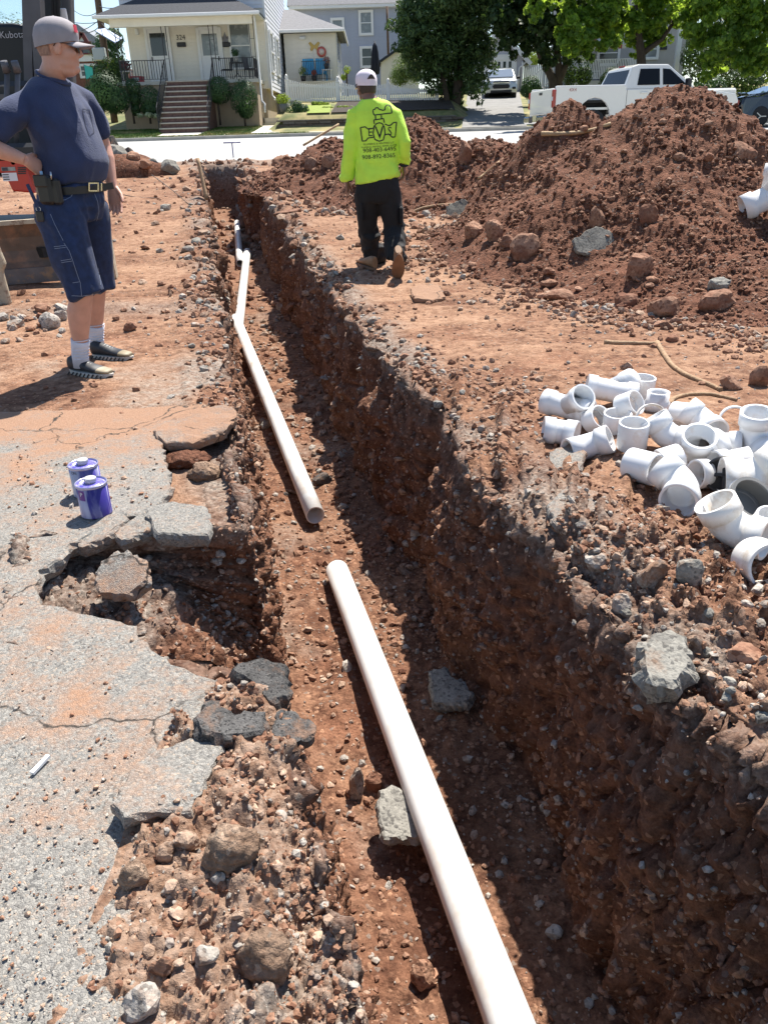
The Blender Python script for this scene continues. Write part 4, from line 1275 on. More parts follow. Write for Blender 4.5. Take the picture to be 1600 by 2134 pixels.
M_CANTOP = mat('can_top', (0.13, 0.11, 0.50), .25, col2=(0.40, 0.38, 0.62), c2scale=25, c2=(.5, .6))
M_RIM = mat('can_rim', (0.42, 0.40, 0.55), .25, .6)
M_INK = mat('purple_print', (0.10, 0.025, 0.22), .35)
M_WINK = mat('white_print', (0.75, 0.74, 0.76), .4)
M_DINK = mat('dark_print', (0.03, 0.03, 0.05), .4)
def text_mesh(s, size, ext=0.0, align='CENTER', res=3):
 cu = bpy.data.curves.new('txt', 'FONT')
 cu.body = s
 cu.size = size
 cu.extrude = ext
 cu.align_x = align
 cu.resolution_u = res
 o = bpy.data.objects.new('txt', cu)
 COL.objects.link(o)
 bpy.context.view_layer.update()
 me = bpy.data.meshes.new_from_object(o.evaluated_get(bpy.context.evaluated_depsgraph_get()))
 V = [v.co.copy() for v in me.vertices]
 F = [tuple(p.vertices) for p in me.polygons]
 bpy.data.objects.remove(o)
 bpy.data.meshes.remove(me)
 return V, F
def can(px, py, R, Hh, mb, label, rz):
 g = G(px, py, .004)
 root = thing('primer_can', label, 'can', (g.x, g.y, .006), rz)
 m = MB()
 m.lathe([(R * .97, .0), (R * 1.02, .002), (R * 1.02, .006), (R, .009), (R, Hh - .008)], n=48)
 m.build('can_body', mb, root)
 m = MB()
 m.lathe([(R, Hh - .010), (R * 1.035, Hh - .006), (R * 1.035, Hh), (R * .97, Hh + .001), (R * .955, Hh - .005), (R * .95, Hh - .007)], n=48, cap=False)
 m.build('rim', M_RIM, root)
 m = MB()
 m.lathe([(R * .955, Hh - .006), (R * .80, Hh - .006), (R * .77, Hh - .002), (R * .45, Hh - .002), (.001, Hh - .002)], n=48, cap=False)
 m.build('lid', M_CANTOP, root)
 m = MB()
 m.lathe([(.019, Hh - .002), (.019, Hh + .004), (.0215, Hh + .005), (.0215, Hh + .017), (.019, Hh + .019), (.001, Hh + .019)], n=36)
 for k in range(28):
  a = k * math.tau / 28
  m.box((math.cos(a) * .0214, math.sin(a) * .0214, Hh + .011), (.002, .002, .010), Matrix.Rotation(a, 3, 'Z'))
 m.build('cap', M_CAP, root)
 return root
def wrap_text(s, size, R, a0, z0, matl, name, parent):
 V, F = text_mesh(s, size)
 me = bpy.data.meshes.new(name)
 me.from_pydata([((R + .0006) * math.cos(a0 + v.x / R), (R + .0006) * math.sin(a0 + v.x / R), z0 + v.y) for v in V], [], F)
 me.materials.append(matl)
 return link(name, me, parent)
c1 = can(203, 1072, .056, .128, M_CAN1, 'front purple stained primer can with pale screw cap on the pavement', 0)
c2 = can(186, 1030, .056, .128, M_CAN2, 'rear primer can with lilac lid, half hidden behind the front can', 0)
m = MB()
n_ = 10
a0 = -1.95
vs = []
for k in range(n_ + 1):
 a = a0 - .30 + .50 * k / n_
 vs += [(.0566 * math.cos(a), .0566 * math.sin(a), .075), (.0566 * math.cos(a), .0566 * math.sin(a), .115)]
m.add(vs, [(2 * k, 2 * k + 2, 2 * k + 3, 2 * k + 1) for k in range(n_)], True)
m.build('label_patch', M_INK, c1)
wrap_text('P', .022, .0572, a0 - .02, .093, M_WINK, 'print', c1)
wrap_text('ON', .016, .0566, -1.95, .104, M_DINK, 'print', c2)
# ------------------------------------------------------------------ roots, sticks, wires and litter
M_ROOT = mat('bare_root', (0.30, 0.19, 0.105), .8, var=.3, vscale=30, bump=.5, bscale=70)
M_ROOTP = mat('pale_root', (0.42, 0.29, 0.16), .8, var=.25, vscale=30, bump=.4, bscale=70)
M_WIRE = mat('thin_wire', (0.12, 0.09, 0.07), .5)
def root_stick(pts, r, label, name='root', m=M_ROOT, lift=.4, cat=None, n=8):
 P = []
 for k in range(len(pts) - 1):
  for j in range(4):
   t = j / 4
   P.append((pts[k][0] * (1 - t) + pts[k + 1][0] * t, pts[k][1] * (1 - t) + pts[k + 1][1] * t))
 P.append(pts[-1])
 W = [surf(*p)[0] + Vector((rnd.uniform(-.1, .1) * r, 0, r * lift)) for p in P]
 for _ in range(2): W = [W[0]] + [(W[i - 1] + W[i] * 2 + W[i + 1]) / 4 for i in range(1, len(W) - 1)] + [W[-1]]
 rr = [r * (1 + .18 * mnoise.noise(Vector((i * .7, r * 90, 0)))) * (1 - .3 * i / len(W)) for i in range(len(W))]
 o = MB().tube(W, rr, n).build(name, m)
 return tag(o, label, cat or name)
root_stick([(1258, 716), (1300, 717), (1340, 718), (1372, 718)], .018, 'straight peeled root piece lying on the dirt behind the fittings')
root_stick([(1368, 716), (1384, 742), (1400, 765), (1430, 785), (1470, 800), (1502, 815)], .017, 'long bent root running down right towards the pinkish stone')
root_stick([(1395, 845), (1402, 832), (1430, 824), (1480, 822), (1535, 836)], .013, 'curved root arching behind the white fittings')
root_stick([(1128, 280), (1170, 281), (1215, 277), (1250, 268), (1272, 260)], .028, 'pale thick stick on the crest of the soil ridge below the pickup', 'stick', M_ROOTP)
root_stick([(996, 374), (1020, 355), (1050, 330), (1082, 308)], .020, 'long thin pale stick leaning on the slope of the soil ridge', 'stick', M_ROOTP)
root_stick([(858, 444), (880, 434), (915, 428), (945, 426)], .022, 'grey root lying at the ridge foot right of the worker', 'root')
def stick3(a, b, r, label, m, name='stick', sag=0, cat=None):
 a, b = Vector(a), Vector(b)
 P = [a.lerp(b, k / 8) + Vector((0, 0, -sag * 4 * (k / 8) * (1 - k / 8))) for k in range(9)]
 return tag(MB().tube(P, r, 6).build(name, m), label, cat or name)
a = hit(440, 402)[0]
wa = hit(380, 430)[0]
stick3(wa + Vector((.15, -.1, .01)), at(314, 364, wa.y) + Vector((0, .05, 0)), .006, 'thin bent wire sticking up left of the far trench', M_WIRE, 'wire', -.02)
st = hit(424, 415)[0]
stick3(st + Vector((.05, 0, 0)), at(412, 330, st.y + .3), .03, 'dark old stake standing at the far left trench edge', M_ROOT, 'stake')
s0 = at(650, 292, 16.6)
stick3(at(632, 302, 16.6), at(706, 258, 17.0), .022, 'thin pale pole rising from the far end of the soil ridge', M_ROOTP, 'pole')
w0, w1_ = hit(242, 405)[0], hit(330, 414)[0]
stick3(w0 + Vector((0, 0, .03)), w1_ + Vector((0, 0, .02)), .007, 'dark wire lying on the packed dirt beside the man\'s hand', M_WIRE, 'wire', .03)
g = G(85, 1598, .008)
tag(MB().bar((g.x - .008, g.y - .026, .012), (g.x + .010, g.y + .024, .015), .010, .007).build('white_stick', M_PVC), 'small white sliver of plastic lying on the pavement', 'plastic sliver')
# T handled probe standing in the street beyond the trench
pt = at(487, 334, 22.0)
pr = thing('t_handle_probe', 'blue T handled probe standing at the street edge beyond the trench', 'probe', pt)
M_BLUE = mat('probe_blue', (0.03, 0.035, 0.16), .4)
MB().tube([(0, 0, -.1), (0, 0, .42)], .014, 8).build('rod', M_BLUE, pr)
MB().tube([(-.22, 0, .42), (.22, 0, .42)], .014, 8).build('handle', M_BLUE, pr)
# ------------------------------------------------------------------ people
def remesh(mb, voxel, smooth=3, fac=.5):
 me = bpy.data.meshes.new('tmp')
 me.from_pydata(mb.v, [], mb.f)
 o = bpy.data.objects.new('tmp', me)
 COL.objects.link(o)
 r = o.modifiers.new('r', 'REMESH')
 r.mode = 'VOXEL'
 r.voxel_size = voxel
 r.use_smooth_shade = True
 if smooth:
  s = o.modifiers.new('s', 'SMOOTH')
  s.iterations = smooth
  s.factor = fac
 bpy.context.view_layer.update()
 ev = o.evaluated_get(bpy.context.evaluated_depsgraph_get())
 out = bpy.data.meshes.new_from_object(ev)
 bpy.data.objects.remove(o)
 bpy.data.meshes.remove(me)
 return out
def me_np(me):
 V = np.empty(len(me.vertices) * 3, np.float32)
 me.vertices.foreach_get('co', V)
 N = np.empty(len(me.vertices) * 3, np.float32)
 me.vertices.foreach_get('normal', N)
 return V.reshape(-1, 3).astype(float), N.reshape(-1, 3).astype(float)
def displace(me, d, N=None):
 V, n = me_np(me)
 V = V + n * d[:, None]
 me.vertices.foreach_set('co', V.astype(np.float32).ravel())
 me.update()
def folds(me, amp, dirv, freq, seed, mask=None):
 """soft cloth folds running along dirv"""
 V, n = me_np(me)
 dv = np.array(Vector(dirv).normalized())
 al = V @ dv
 Q = V - np.outer(al, dv) * .72
 w = fbm(Q + .05 * fbm(V, freq * .6, 2, .5, seed + 8)[:, None], freq, 2, .5, seed)
 w2 = fbm(Q * 1.0 + 3.1, freq * 1.9, 2, .5, seed + 5)
 gate = sstep(fbm(V, freq * .45, 2, .5, seed + 3), -.35, .35)
 r = np.clip(1 - np.abs(w) * 3.2, -.6, 1) * gate + .45 * np.clip(1 - np.abs(w2) * 3, -.5, 1) * gate
 d = amp * (r + .5 * fbm(V, freq * .5, 2, .5, seed + 4))
 if mask is not None: d = d * mask(V)
 displace(me, d)
def finish(me, name, m, parent):
 me.materials.clear()
 me.materials.append(m)
 me.polygons.foreach_set('use_smooth', np.ones(len(me.polygons), bool))
 if parent is not None:
  me.transform(parent.matrix_world.inverted() if False else Matrix.Translation(-Vector(parent.location)))
 me.name = name
 return link(name, me, parent)
def ell(mb, c, r, ax=None, n=20, k=12, p=2.0):
 """ellipsoid with axes matrix ax (columns)"""
 c = Vector(c)
 R = ax or Matrix.Identity(3)
 rings = []
 for i in range(1, k):
  t = math.pi * i / k
  ring = []
  for j in range(n):
   a = math.tau * j / n
   ring.append(c + R @ Vector((r[0] * math.sin(t) * math.cos(a), r[1] * math.sin(t) * math.sin(a), r[2] * math.cos(t))))
  rings.append(ring)
 mb.loft(rings)
 return mb
def ring_se(c, fx, ly, ax_, ay_, n=28, e=2.4, tilt=None):
 out = []
 up = Vector((0, 0, 1))
 for j in range(n):
  a = math.tau * j / n
  ca, sa = math.cos(a), math.sin(a)
  x = ax_ * math.copysign(abs(ca) ** (2 / e), ca)
  y = ay_ * math.copysign(abs(sa) ** (2 / e), sa)
  p = Vector(c) + fx * x + ly * y
  if tilt: p += up * (tilt[0] * x + tilt[1] * y)
  out.append(p)
 return out
def hand(mb, wrist, d, palm_n, side, size=1.0, curl=(.5, .55, .6, .65), thumb_out=.75, spread=.10):
 """wrist; d = finger direction; palm_n = palm facing; side = direction of the thumb edge"""
 d = Vector(d).normalized()
 s = Vector(side)
 s = (s - d * s.dot(d)).normalized()
 pn = Vector(palm_n)
 pn = (pn - d * pn.dot(d) - s * pn.dot(s)).normalized()
 w = Vector(wrist)
 L = .098 * size
 R = Matrix((s, pn, d)).transposed()
 rings = []
 for t, hw, ht in ((-.02, .027, .021), (.15, .033, .019), (.5, .041, .0165), (.85, .043, .0145), (1.02, .040, .011)):
  rings.append([w + d * (L * t) + s * (hw * size * math.cos(a)) + pn * (ht * size * math.sin(a)) for a in [math.tau * k / 16 for k in range(16)]])
 mb.loft(rings)
 for i, (off, ln, rr) in enumerate(((.031, .074, .0088), (.0105, .083, .0092), (-.0105, .077, .0088), (-.031, .060, .0078))):
  b = w + d * (L * .92) + s * (off * size)
  fd = (d + s * (spread * (1.5 - i))).normalized()
  pts, rad = [b], [rr * 1.08 * size]
  ang = 0
  for k, fr in enumerate((.45, .32, .23)):
   ang += curl[i] * (.7, 1.0, .8)[k]
   dd = fd * math.cos(ang) + pn * math.sin(ang)
   pts.append(pts[-1] + dd * (ln * fr * size))
   rad.append(rr * (1.0, .92, .78)[k] * size)
  mb.tube([b - d * .02 * size] + pts, [rad[0]] + rad, 10)
 b = w + d * (L * .22) + s * (.026 * size)
 t1 = (d * (1 - thumb_out * .45) + s * thumb_out + pn * .25).normalized()
 t2 = (d + s * .25 * thumb_out + pn * .45).normalized()
 p1 = b + t1 * (.042 * size)
 p2 = p1 + (t1 * .4 + t2 * .6).normalized() * (.032 * size)
 p3 = p2 + t2 * (.025 * size)
 mb.tube([b - t1 * .015, b, p1, p2, p3], [.014 * size, .0145 * size, .0115 * size, .0105 * size, .008 * size], 10)
def head(mb, c, fx, lean=0.0, s=1.0, wide=1.0):
 """c = middle of the skull; fx = where the face looks"""
 fx = Vector(fx).normalized()
 up = Vector((0, 0, 1))
 ly = up.cross(fx).normalized()
 uz = fx.cross(ly)
 A = Matrix((fx, ly, uz)).transposed()
 P = lambda x, y, z: Vector(c) + A @ Vector((x * s, y * s * wide, z * s))
 E = lambda x, y, z, a, b, h: ell(mb, P(x, y, z), (a * s, b * s * wide, h * s), A)
 E(-.008, 0, .012, .102, .078, .100)          # skull
 E(.030, 0, -.045, .068, .066, .078)          # face
 E(.024, 0, -.088, .064, .060, .050)          # jaw
 E(.074, 0, -.116, .022, .028, .020)          # chin
 E(.082, 0, .004, .016, .050, .014)           # brow
 for q in (-1, 1):
  E(.060, .038 * q, -.045, .030, .026, .030)   # cheeks
  E(.080, .031 * q, -.015, .010, .015, .009)   # eyelids
  E(-.004, .077 * q, -.028, .020, .010, .033)  # ears
  E(.008, .083 * q, -.012, .010, .006, .016)
 mb.tube([P(.088, 0, -.002), P(.101, 0, -.028), P(.112, 0, -.047), P(.098, 0, -.056)], [.009 * s, .0105 * s, .0125 * s, .009 * s], 12)
 for q in (-1, 1): E(.097, .011 * q, -.052, .010, .007, .007)
 E(.087, 0, -.079, .010, .024, .006)
 E(.085, 0, -.091, .010, .021, .0065)
 return P, A
M_SKIN = mat('skin_fair', (0.56, 0.30, 0.22), .5, var=.10, vscale=18, bump=.12, bscale=160, sss=.12)
M_SKIND = mat('skin_tan', (0.21, 0.105, 0.068), .5, var=.10, vscale=18, bump=.12, bscale=160, sss=.08)
M_NAVY = mat('navy_cotton', (0.024, 0.036, 0.092), .9, var=.18, vscale=16, bump=.35, bscale=120, sheen=.12)
M_DENIM = mat('denim', (0.010, 0.024, 0.075), .85, var=.35, vscale=30, bump=.35, bscale=300, sheen=.06)
M_STITCH = mat('denim_stitch', (0.22, 0.26, 0.36), .8)
M_BELT = mat('black_leather', (0.012, 0.011, 0.011), .4, var=.2)
M_BRASS = mat('buckle_brass', (0.62, 0.52, 0.36), .25, 1.0)
M_SOCK = mat('sock_white', (0.62, 0.63, 0.70), .9, var=.08, bump=.3, bscale=200)
M_SHOE = mat('shoe_black', (0.022, 0.024, 0.030), .6, var=.3, vscale=40)
M_SHOET = mat('shoe_tan', (0.27, 0.22, 0.14), .6, var=.15)
M_SOLE = mat('shoe_sole', (0.46, 0.44, 0.40), .6, var=.1)
M_CAPG = mat('cap_grey', (0.30, 0.275, 0.29), .85, var=.10, vscale=20, bump=.3, bscale=350)
M_RED = mat('red_patch', (0.55, 0.03, 0.06), .6)
M_HAIR = mat('hair_dark', (0.05, 0.035, 0.025), .7, var=.4, vscale=90, bump=.6, bscale=300)
M_GLASS = mat('sunglass_lens', (0.02, 0.018, 0.016), .06, spec=.8)
M_FRAME = mat('glasses_frame', (0.06, 0.03, 0.02), .35)
M_NEON = mat('neon_cotton', (0.56, 0.90, 0.075), .8, var=.10, vscale=9, bump=.3, bscale=90, sheen=.1)
M_BLKP = mat('black_trousers', (0.007, 0.007, 0.008), .85, var=.35, vscale=25, bump=.3, bscale=300, sheen=.03)
M_BOOT = mat('tan_boot', (0.27, 0.14, 0.065), .65, var=.25, vscale=25)
M_BOOTS = mat('boot_sole', (0.17, 0.09, 0.05), .8, var=.3)
M_CAPW = mat('cap_white', (0.78, 0.70, 0.76), .8, var=.06, bump=.3, bscale=350)
M_CAPB = mat('cap_blue', (0.10, 0.20, 0.62), .7)
M_INKB = mat('shirt_print', (0.008, 0.012, 0.02), .7)
def wl(o):
 v = Vector()
 while o is not None:
  v = v + Vector(o.location)
  o = o.parent
 return v
def decal(lines, bv, wpx, m, name, parent, off=.004, closed=False):
 """printed or sewn lines following the cloth; each line a list of picture points"""
 mb = MB()
 for ln in lines:
  pts = []
  q = list(ln) + ([ln[0]] if closed else [])
  for i in range(len(q) - 1):
   a, b = Vector(q[i]), Vector(q[i + 1])
   k = max(1, int((b - a).length / 2.5))
   pts += [a.lerp(b, j / k) for j in range(k)]
  pts.append(Vector(q[-1]))
  L, R = [], []
  for i, p in enumerate(pts):
   t = (pts[min(i + 1, len(pts) - 1)] - pts[max(i - 1, 0)])
   if t.length < 1e-6: continue
   n = Vector((-t.y, t.x)).normalized() * wpx / 2
   hh_ = []
   for s in (1, -1):
    d = ray(*(p + n * s)).normalized()
    h = bv.ray_cast(CAMP, d)
    hh_.append(h[0] + h[1] * off if h[0] is not None else None)
   L.append(hh_[0])
   R.append(hh_[1])
  for i in range(len(L) - 1):
   if None in (L[i], L[i + 1], R[i], R[i + 1]): continue
   mb.add([L[i], R[i], R[i + 1], L[i + 1]], [(0, 1, 2, 3)], False)
 if not mb.v: return None
 mb.v = [tuple(Vector(p) - wl(parent)) for p in mb.v]
 return mb.build(name, m, parent)
def decal_text(s, cx, cy, size, bv, m, name, parent, ang=0, off=.004, sx=1.0):
 V, F = text_mesh(s, size, res=2)
 ca, sa = math.cos(ang), math.sin(ang)
 W = []
 for v in V:
  x, y = v.x * sx, -v.y
  d = ray(cx + x * ca - y * sa, cy + x * sa + y * ca).normalized()
  h = bv.ray_cast(CAMP, d)
  W.append(h[0] + h[1] * off - wl(parent) if h[0] is not None else Vector((0, 0, -5)))
 F = [f for f in F if all(W[i].z > -4.9 for i in f)]
 me = bpy.data.meshes.new(name)
 me.from_pydata(W, [], F)
 me.materials.append(m)
 return link(name, me, parent)
def bvm(me, off=None):
 off = off or Vector()
 return BVHTree.FromPolygons([v.co + off for v in me.vertices], [tuple(p.vertices) for p in me.polygons])
def shoe(root, heel, toe, gz, mats, w=.050, hgt=.085, pitch=0.0, names=('shoe', 'shoe_sole')):
 """heel, toe: ground points; makes upper, toe cap and sole in one shoe part with the sole as sub-part"""
 heel, toe = Vector(heel), Vector(toe)
 f = (toe - heel)
 L = f.length
 f.normalize()
 up = Vector((0, 0, 1))
 l = up.cross(f).normalized()
 Rm = Matrix.Rotation(pitch, 3, l)
 f2, u2 = Rm @ f, Rm @ up
 piv = toe - f * L * .18
 T = lambda x, y, z: piv + f2 * (x - L * .82) + l * y + u2 * z
 rings = []
 for x, hw, zt in ((.0, .026, .085), (.06, .034, .092), (.22, .037, .088), (.40, .040, .072), (.58, .046, .056), (.75, .049, .047), (.90, .043, .041), (.985, .022, .034)):
  r = []
  for k in range(20):
   a = math.tau * k / 20
   yy = hw * w / .050 * math.copysign(abs(math.cos(a)) ** .8, math.cos(a))
   zz = .022 + (zt * hgt / .085 - .022) * (.5 + .5 * math.sin(a))
   r.append(T(x * L, yy, zz))
  rings.append(r)
 mb = MB()
 mb.loft(rings[:6])
 mb.cur = 1
 mb.loft(rings[5:])
 mb.v = [tuple(Vector(p) - root.location) for p in mb.v]
 o = mb.build(names[0], mats[:2], root)
 sm = MB()
 so = []
 for z in (0, .024):
  r = []
  for k in range(28):
   a = math.tau * k / 28
   t = .5 - .5 * math.cos(a)
   hw = (.036 + .018 * math.sin(min(1, t) * math.pi * .8)) * (w / .050) * (1.06 if z == 0 else 1.02)
   r.append(T(L * (.5 - .535 * math.cos(a)), hw * math.sin(a), z + (.012 if t > .93 else 0) * (z == 0)))
  so.append(r)
 sm.loft(so, True, True, False)
 sm.v = [tuple(Vector(p) - root.location) for p in sm.v]
 sm.build(names[1], mats[2], o)
 return o, T, L
def cap_mesh(P, A, s, m_crown, m_brim, root, brim=True, back=False, drop=0.0, seam=None):
 """baseball cap on a head whose frame is P, A"""
 rings = []
 N = 40
 for i, (z, k) in enumerate(((-.018, .99), (.008, 1.02), (.034, 1.01), (.060, .94), (.080, .82), (.096, .62), (.106, .38), (.110, .16), (.111, .03))):
  ring = []
  for j in range(N):
   a = math.tau * j / N
   x, y = .112 * k * math.cos(a), .091 * k * math.sin(a)
   tilt = .16 * x * (1 - z / .13)
   rb = 1 + .012 * math.cos(6 * a) * (k < 1.02)
   ring.append(P(-.006 + x * rb, y * rb, z + drop + tilt))
  rings.append(ring)
 mb = MB()
 mb.loft(rings, cap=False)
 ell(mb, P(-.006, 0, .1105 + drop), (.007, .007, .004), A, 10, 6)
 mb.v = [tuple(Vector(p) - root.location) for p in mb.v]
 cp = mb.build('cap', m_crown, root)
 if brim:
  top, bot = [], []
  mb = MB()
  n = 24
  for lay, dz in ((0, .0), (1, -.004)):
   for r_ in (0, .34, .67, 1):
    for j in range(n + 1):
     a = -1.15 + 2.3 * j / n
     x0, y0 = .108 * math.cos(a), .088 * math.sin(a)
     ext = .082 * (math.cos(a * .95) ** .6 if math.cos(a * .95) > 0 else 0)
     x, y = x0 + ext * r_, y0 * (1 - .04 * r_)
     z = -.016 + drop + .155 * x0 - .012 * r_ - .9 * y * y / .09 * (.2 + .1 * r_) * .5
     mb.v.append(tuple(P(-.006 + x, y, z + dz) - root.location))
  per = n + 1
  for lay in (0, 1):
   for r_ in range(3):
    for j in range(n):
     b = (lay * 4 + r_) * per + j
     mb.f.append((b, b + 1, b + per + 1, b + per))
     mb.m.append(0)
     mb.sm.append(True)
  e0, e1 = 3 * per, 7 * per
  for j in range(n):
   mb.f.append((e0 + j, e0 + j + 1, e1 + j + 1, e1 + j))
   mb.m.append(0)
   mb.sm.append(False)
  mb.build('brim', m_brim, cp)
 return cp
# ---- the man standing on the left
def man_left():
 gz = .014
 rx = at(190, 770, 4.74)
 root = thing('person', 'man in navy T-shirt, denim shorts and grey cap standing left of the trench, hand on hip', 'person', (-1.75, 4.74, gz))
 root['label'] = 'man in navy T-shirt, denim shorts and grey cap standing beside the trench'
 fx, ly = Vector((.97, -.25, 0)).normalized(), Vector((.25, .97, 0)).normalized()
 J = lambda x, y, Y: at(x, y, Y)
 # joints
 hc = J(121, 90, 4.73)
 neck = J(108, 160, 4.75)
 rs, re, rw = J(27, 230, 4.54), J(-34, 300, 4.42), J(52, 332, 4.47)
 lsn, le, lw = J(178, 210, 4.98), J(216, 305, 5.06), J(234, 388, 4.98)
 rk, ra = J(172, 606, 4.53), J(166, 738, 4.58)
 lk, la = J(201, 590, 4.94), J(199, 702, 5.02)
 pel = J(152, 430, 4.73)
 body = MB()
 P, A = head(body, hc, (.955, .29, -.05), s=.99, wide=1.06)
 body.tube([P(-.03, 0, -.05), P(-.028, 0, -.10), neck, neck + Vector((-.01, 0, -.10))], [.062, .064, .070, .085], 20)
 ell(body, P(.028, 0, -.125), (.05, .05, .03), A)
 core = [neck + Vector((0, 0, -.06)), J(118, 260, 4.74), pel]
 body.tube(core, [.07, .06, .06], 12)
 body.tube([core[0], rs], [.05, .05], 12)
 body.tube([core[0], lsn], [.05, .05], 12)
 body.tube([rs, rs.lerp(re, .5), re], [.056, .054, .045], 16)
 body.tube([re, re.lerp(rw, .3), re.lerp(rw, .65), rw], [.044, .049, .040, .030], 16, flat=(1, .92))
 body.tube([lsn, lsn.lerp(le, .5), le], [.054, .052, .043], 16)
 body.tube([le, le.lerp(lw, .3), le.lerp(lw, .65), lw], [.043, .048, .039, .029], 16)
 hand(body, rw, J(88, 352, 4.56) - rw, J(70, 380, 4.9) - rw, Vector((0, .3, .9)), 1.04, (.75, .8, .85, .9), .6)
 hand(body, lw, (lw - le).normalized() + Vector((.02, -.1, -.4)), -ly + fx * -.2, fx * .8 + Vector((0, 0, -.1)), 1.06, (.25, .28, .32, .40), .5, .05)
 for (h, k, a_) in ((J(124, 450, 4.58), rk, ra), (J(182, 450, 4.86), lk, la)):
  body.tube([pel, h], [.07, .08], 12)
  body.tube([h, h.lerp(k, .5), k], [.09, .082, .060], 18)
  bk = fx * -.016
  body.tube([k, k.lerp(a_, .12) + bk * .4, k.lerp(a_, .30) + bk, k.lerp(a_, .5) + bk * .7, k.lerp(a_, .78), a_, a_ + Vector((0, 0, -.05))], [.058, .062, .066, .060, .045, .039, .04], 20)
 me = remesh(body, .0042, 7, .5)
 finish(me, 'body', M_SKIN, root)
 # shorts
 sh = MB()
 wc = [(150, 382, .150, .190), (150, 402, .152, .192), (151, 430, .150, .195), (153, 458, .135, .185)]
 sh.loft([ring_se(J(x, y, 4.73), fx, ly, a, b) for x, y, a, b in wc])
 sh.tube([J(118, 420, 4.60), J(126, 455, 4.59), J(150, 530, 4.55), J(168, 580, 4.54), J(181, 614, 4.54)], [.118, .125, .113, .104, .106], 26)
 sh.tube([J(182, 425, 4.86), J(188, 455, 4.87), J(196, 520, 4.91), J(201, 570, 4.94), J(204, 598, 4.95)], [.108, .112, .105, .097, .098], 26)
 ms = remesh(sh, .011, 3, .5)
 folds(ms, .015, (.3, 0, -1), 6.5, 70)
 folds(ms, .013, fx, 9, 72, lambda V: sstep(V[:, 2], .70, .92))
 so = finish(ms, 'shorts', M_DENIM, root)
 bs = bvm(ms, root.location)
 Zs = lambda x, y: (x * 260 / 1460, 280 + y * 380 / 2134)
 decal([[Zs(590, 930), Zs(640, 1050), Zs(740, 1240)], [Zs(750, 1270), Zs(810, 1360), Zs(860, 1500), Zs(910, 1650), Zs(935, 1720)], [Zs(632, 1312), Zs(765, 1298)], [Zs(640, 1335), Zs(770, 1320)],
           [Zs(715, 1475), Zs(835, 1455)], [Zs(722, 1498), Zs(845, 1478)], [Zs(850, 1735), Zs(935, 1722)], [Zs(940, 1725), Zs(955, 1890)], [Zs(840, 1885), Zs(960, 1890), Zs(1185, 1850)],
           [Zs(1105, 690), Zs(1140, 780), Zs(1155, 900), Zs(1130, 1010)], [Zs(660, 668), Zs(860, 665), Zs(830, 730), Zs(760, 765), Zs(660, 770)], [Zs(1150, 1560), Zs(1175, 1760)]], bs, .9, M_STITCH, 'stitching', so, .002)
 # T-shirt
 ts = MB()
 tr = [(150, 379, .158, .200), (153, 362, .168, .200), (153, 336, .176, .204), (144, 300, .160, .202), (132, 262, .144, .206), (120, 225, .130, .204), (110, 200, .115, .194), (106, 184, .104, .172), (105, 171, .086, .132), (105, 160, .072, .090)]
 rings = []
 for x, y, a, b in tr:
  rings.append(ring_se(J(x, y, 4.74), fx, ly, a, b, tilt=(-.10 if y < 175 else 0, 0)))
 ts.loft(rings)
 ts.tube([J(78, 208, 4.66), rs, rs.lerp(re, .35), rs.lerp(re, .74)], [.070, .068, .066, .071], 22)
 ts.tube([J(140, 195, 4.85), lsn, lsn.lerp(le, .4), lsn.lerp(le, .80)], [.070, .065, .062, .066], 22)
 mt = remesh(ts, .011, 14, .5)
 folds(mt, .019, (.5, -.2, -1), 5.5, 80, lambda V: (.6 + .8 * sstep(np.abs(V[:, 2] - 1.1), .12, .3)) * sstep(V[:, 2], 1.50, 1.36))
 folds(mt, .020, (1, .2, .35), 7.5, 84, lambda V: sstep(V[:, 2], 1.12, .96))
 to = finish(mt, 't_shirt', M_NAVY, root)
 bt = bvm(mt, root.location)
 decal([[(171, 226), (186, 228), (196, 275), (186, 283), (178, 262), (171, 226)], [(171, 231), (187, 233)]], bt, 1.3, mat('navy_seam', (.02, .025, .055), .9), 'chest_pocket', to, .002)
 cl = MB()
 cr = ring_se(J(107, 161, 4.74) + fx * .012, fx, ly, .075, .088, 32, 2.0, (-.45, 0))
 cl.tube(cr + [cr[0], cr[1]], .008, 8, cap=False)
 cl.v = [tuple(Vector(p) - root.location) for p in cl.v]
 cl.build('collar', M_NAVY, to)
 # belt
 bl = MB()
 r1 = ring_se(J(150, 393, 4.73), fx, ly, .163, .203, 40)
 h_ = .019
 bl.loft([[p + Vector((0, 0, -h_)) for p in r1], [p + Vector((0, 0, h_)) for p in r1]], cap=False)
 tip = J(236, 386, 4.70)
 bk = J(211, 390, 4.66)
 bl.bar(bk, tip, .005, .034)
 bl.v = [tuple(Vector(p) - root.location) for p in bl.v]
 bo = bl.build('belt', M_BELT, root)
 bb = MB()
 for a, b in (((186, 380), (186, 398)), ((205, 380), (205, 398)), ((186, 381), (205, 381)), ((186, 397), (205, 397)), ((212, 381), (212, 397))):
  bb.bar(J(a[0], a[1], 4.615) , J(b[0], b[1], 4.615), .006, .006)
 bb.v = [tuple(Vector(p) - root.location) for p in bb.v]
 bb.build('buckle', M_BRASS, bo)
 # phone pouch on the belt and key fob
 ph = thing('phone_pouch', 'black phone pouch clipped to the standing man\'s belt', 'pouch', J(95, 395, 4.47))
 m = MB()
 m.box((0, 0, 0), (.10, .045, .15), Matrix.Rotation(-.35, 3, 'Z'), .018)
 m.box((.06, -.005, -.01), (.05, .04, .13), Matrix.Rotation(-.25, 3, 'Z'), .012)
 m.build('pouch_body', M_BELT, ph)
 m = MB()
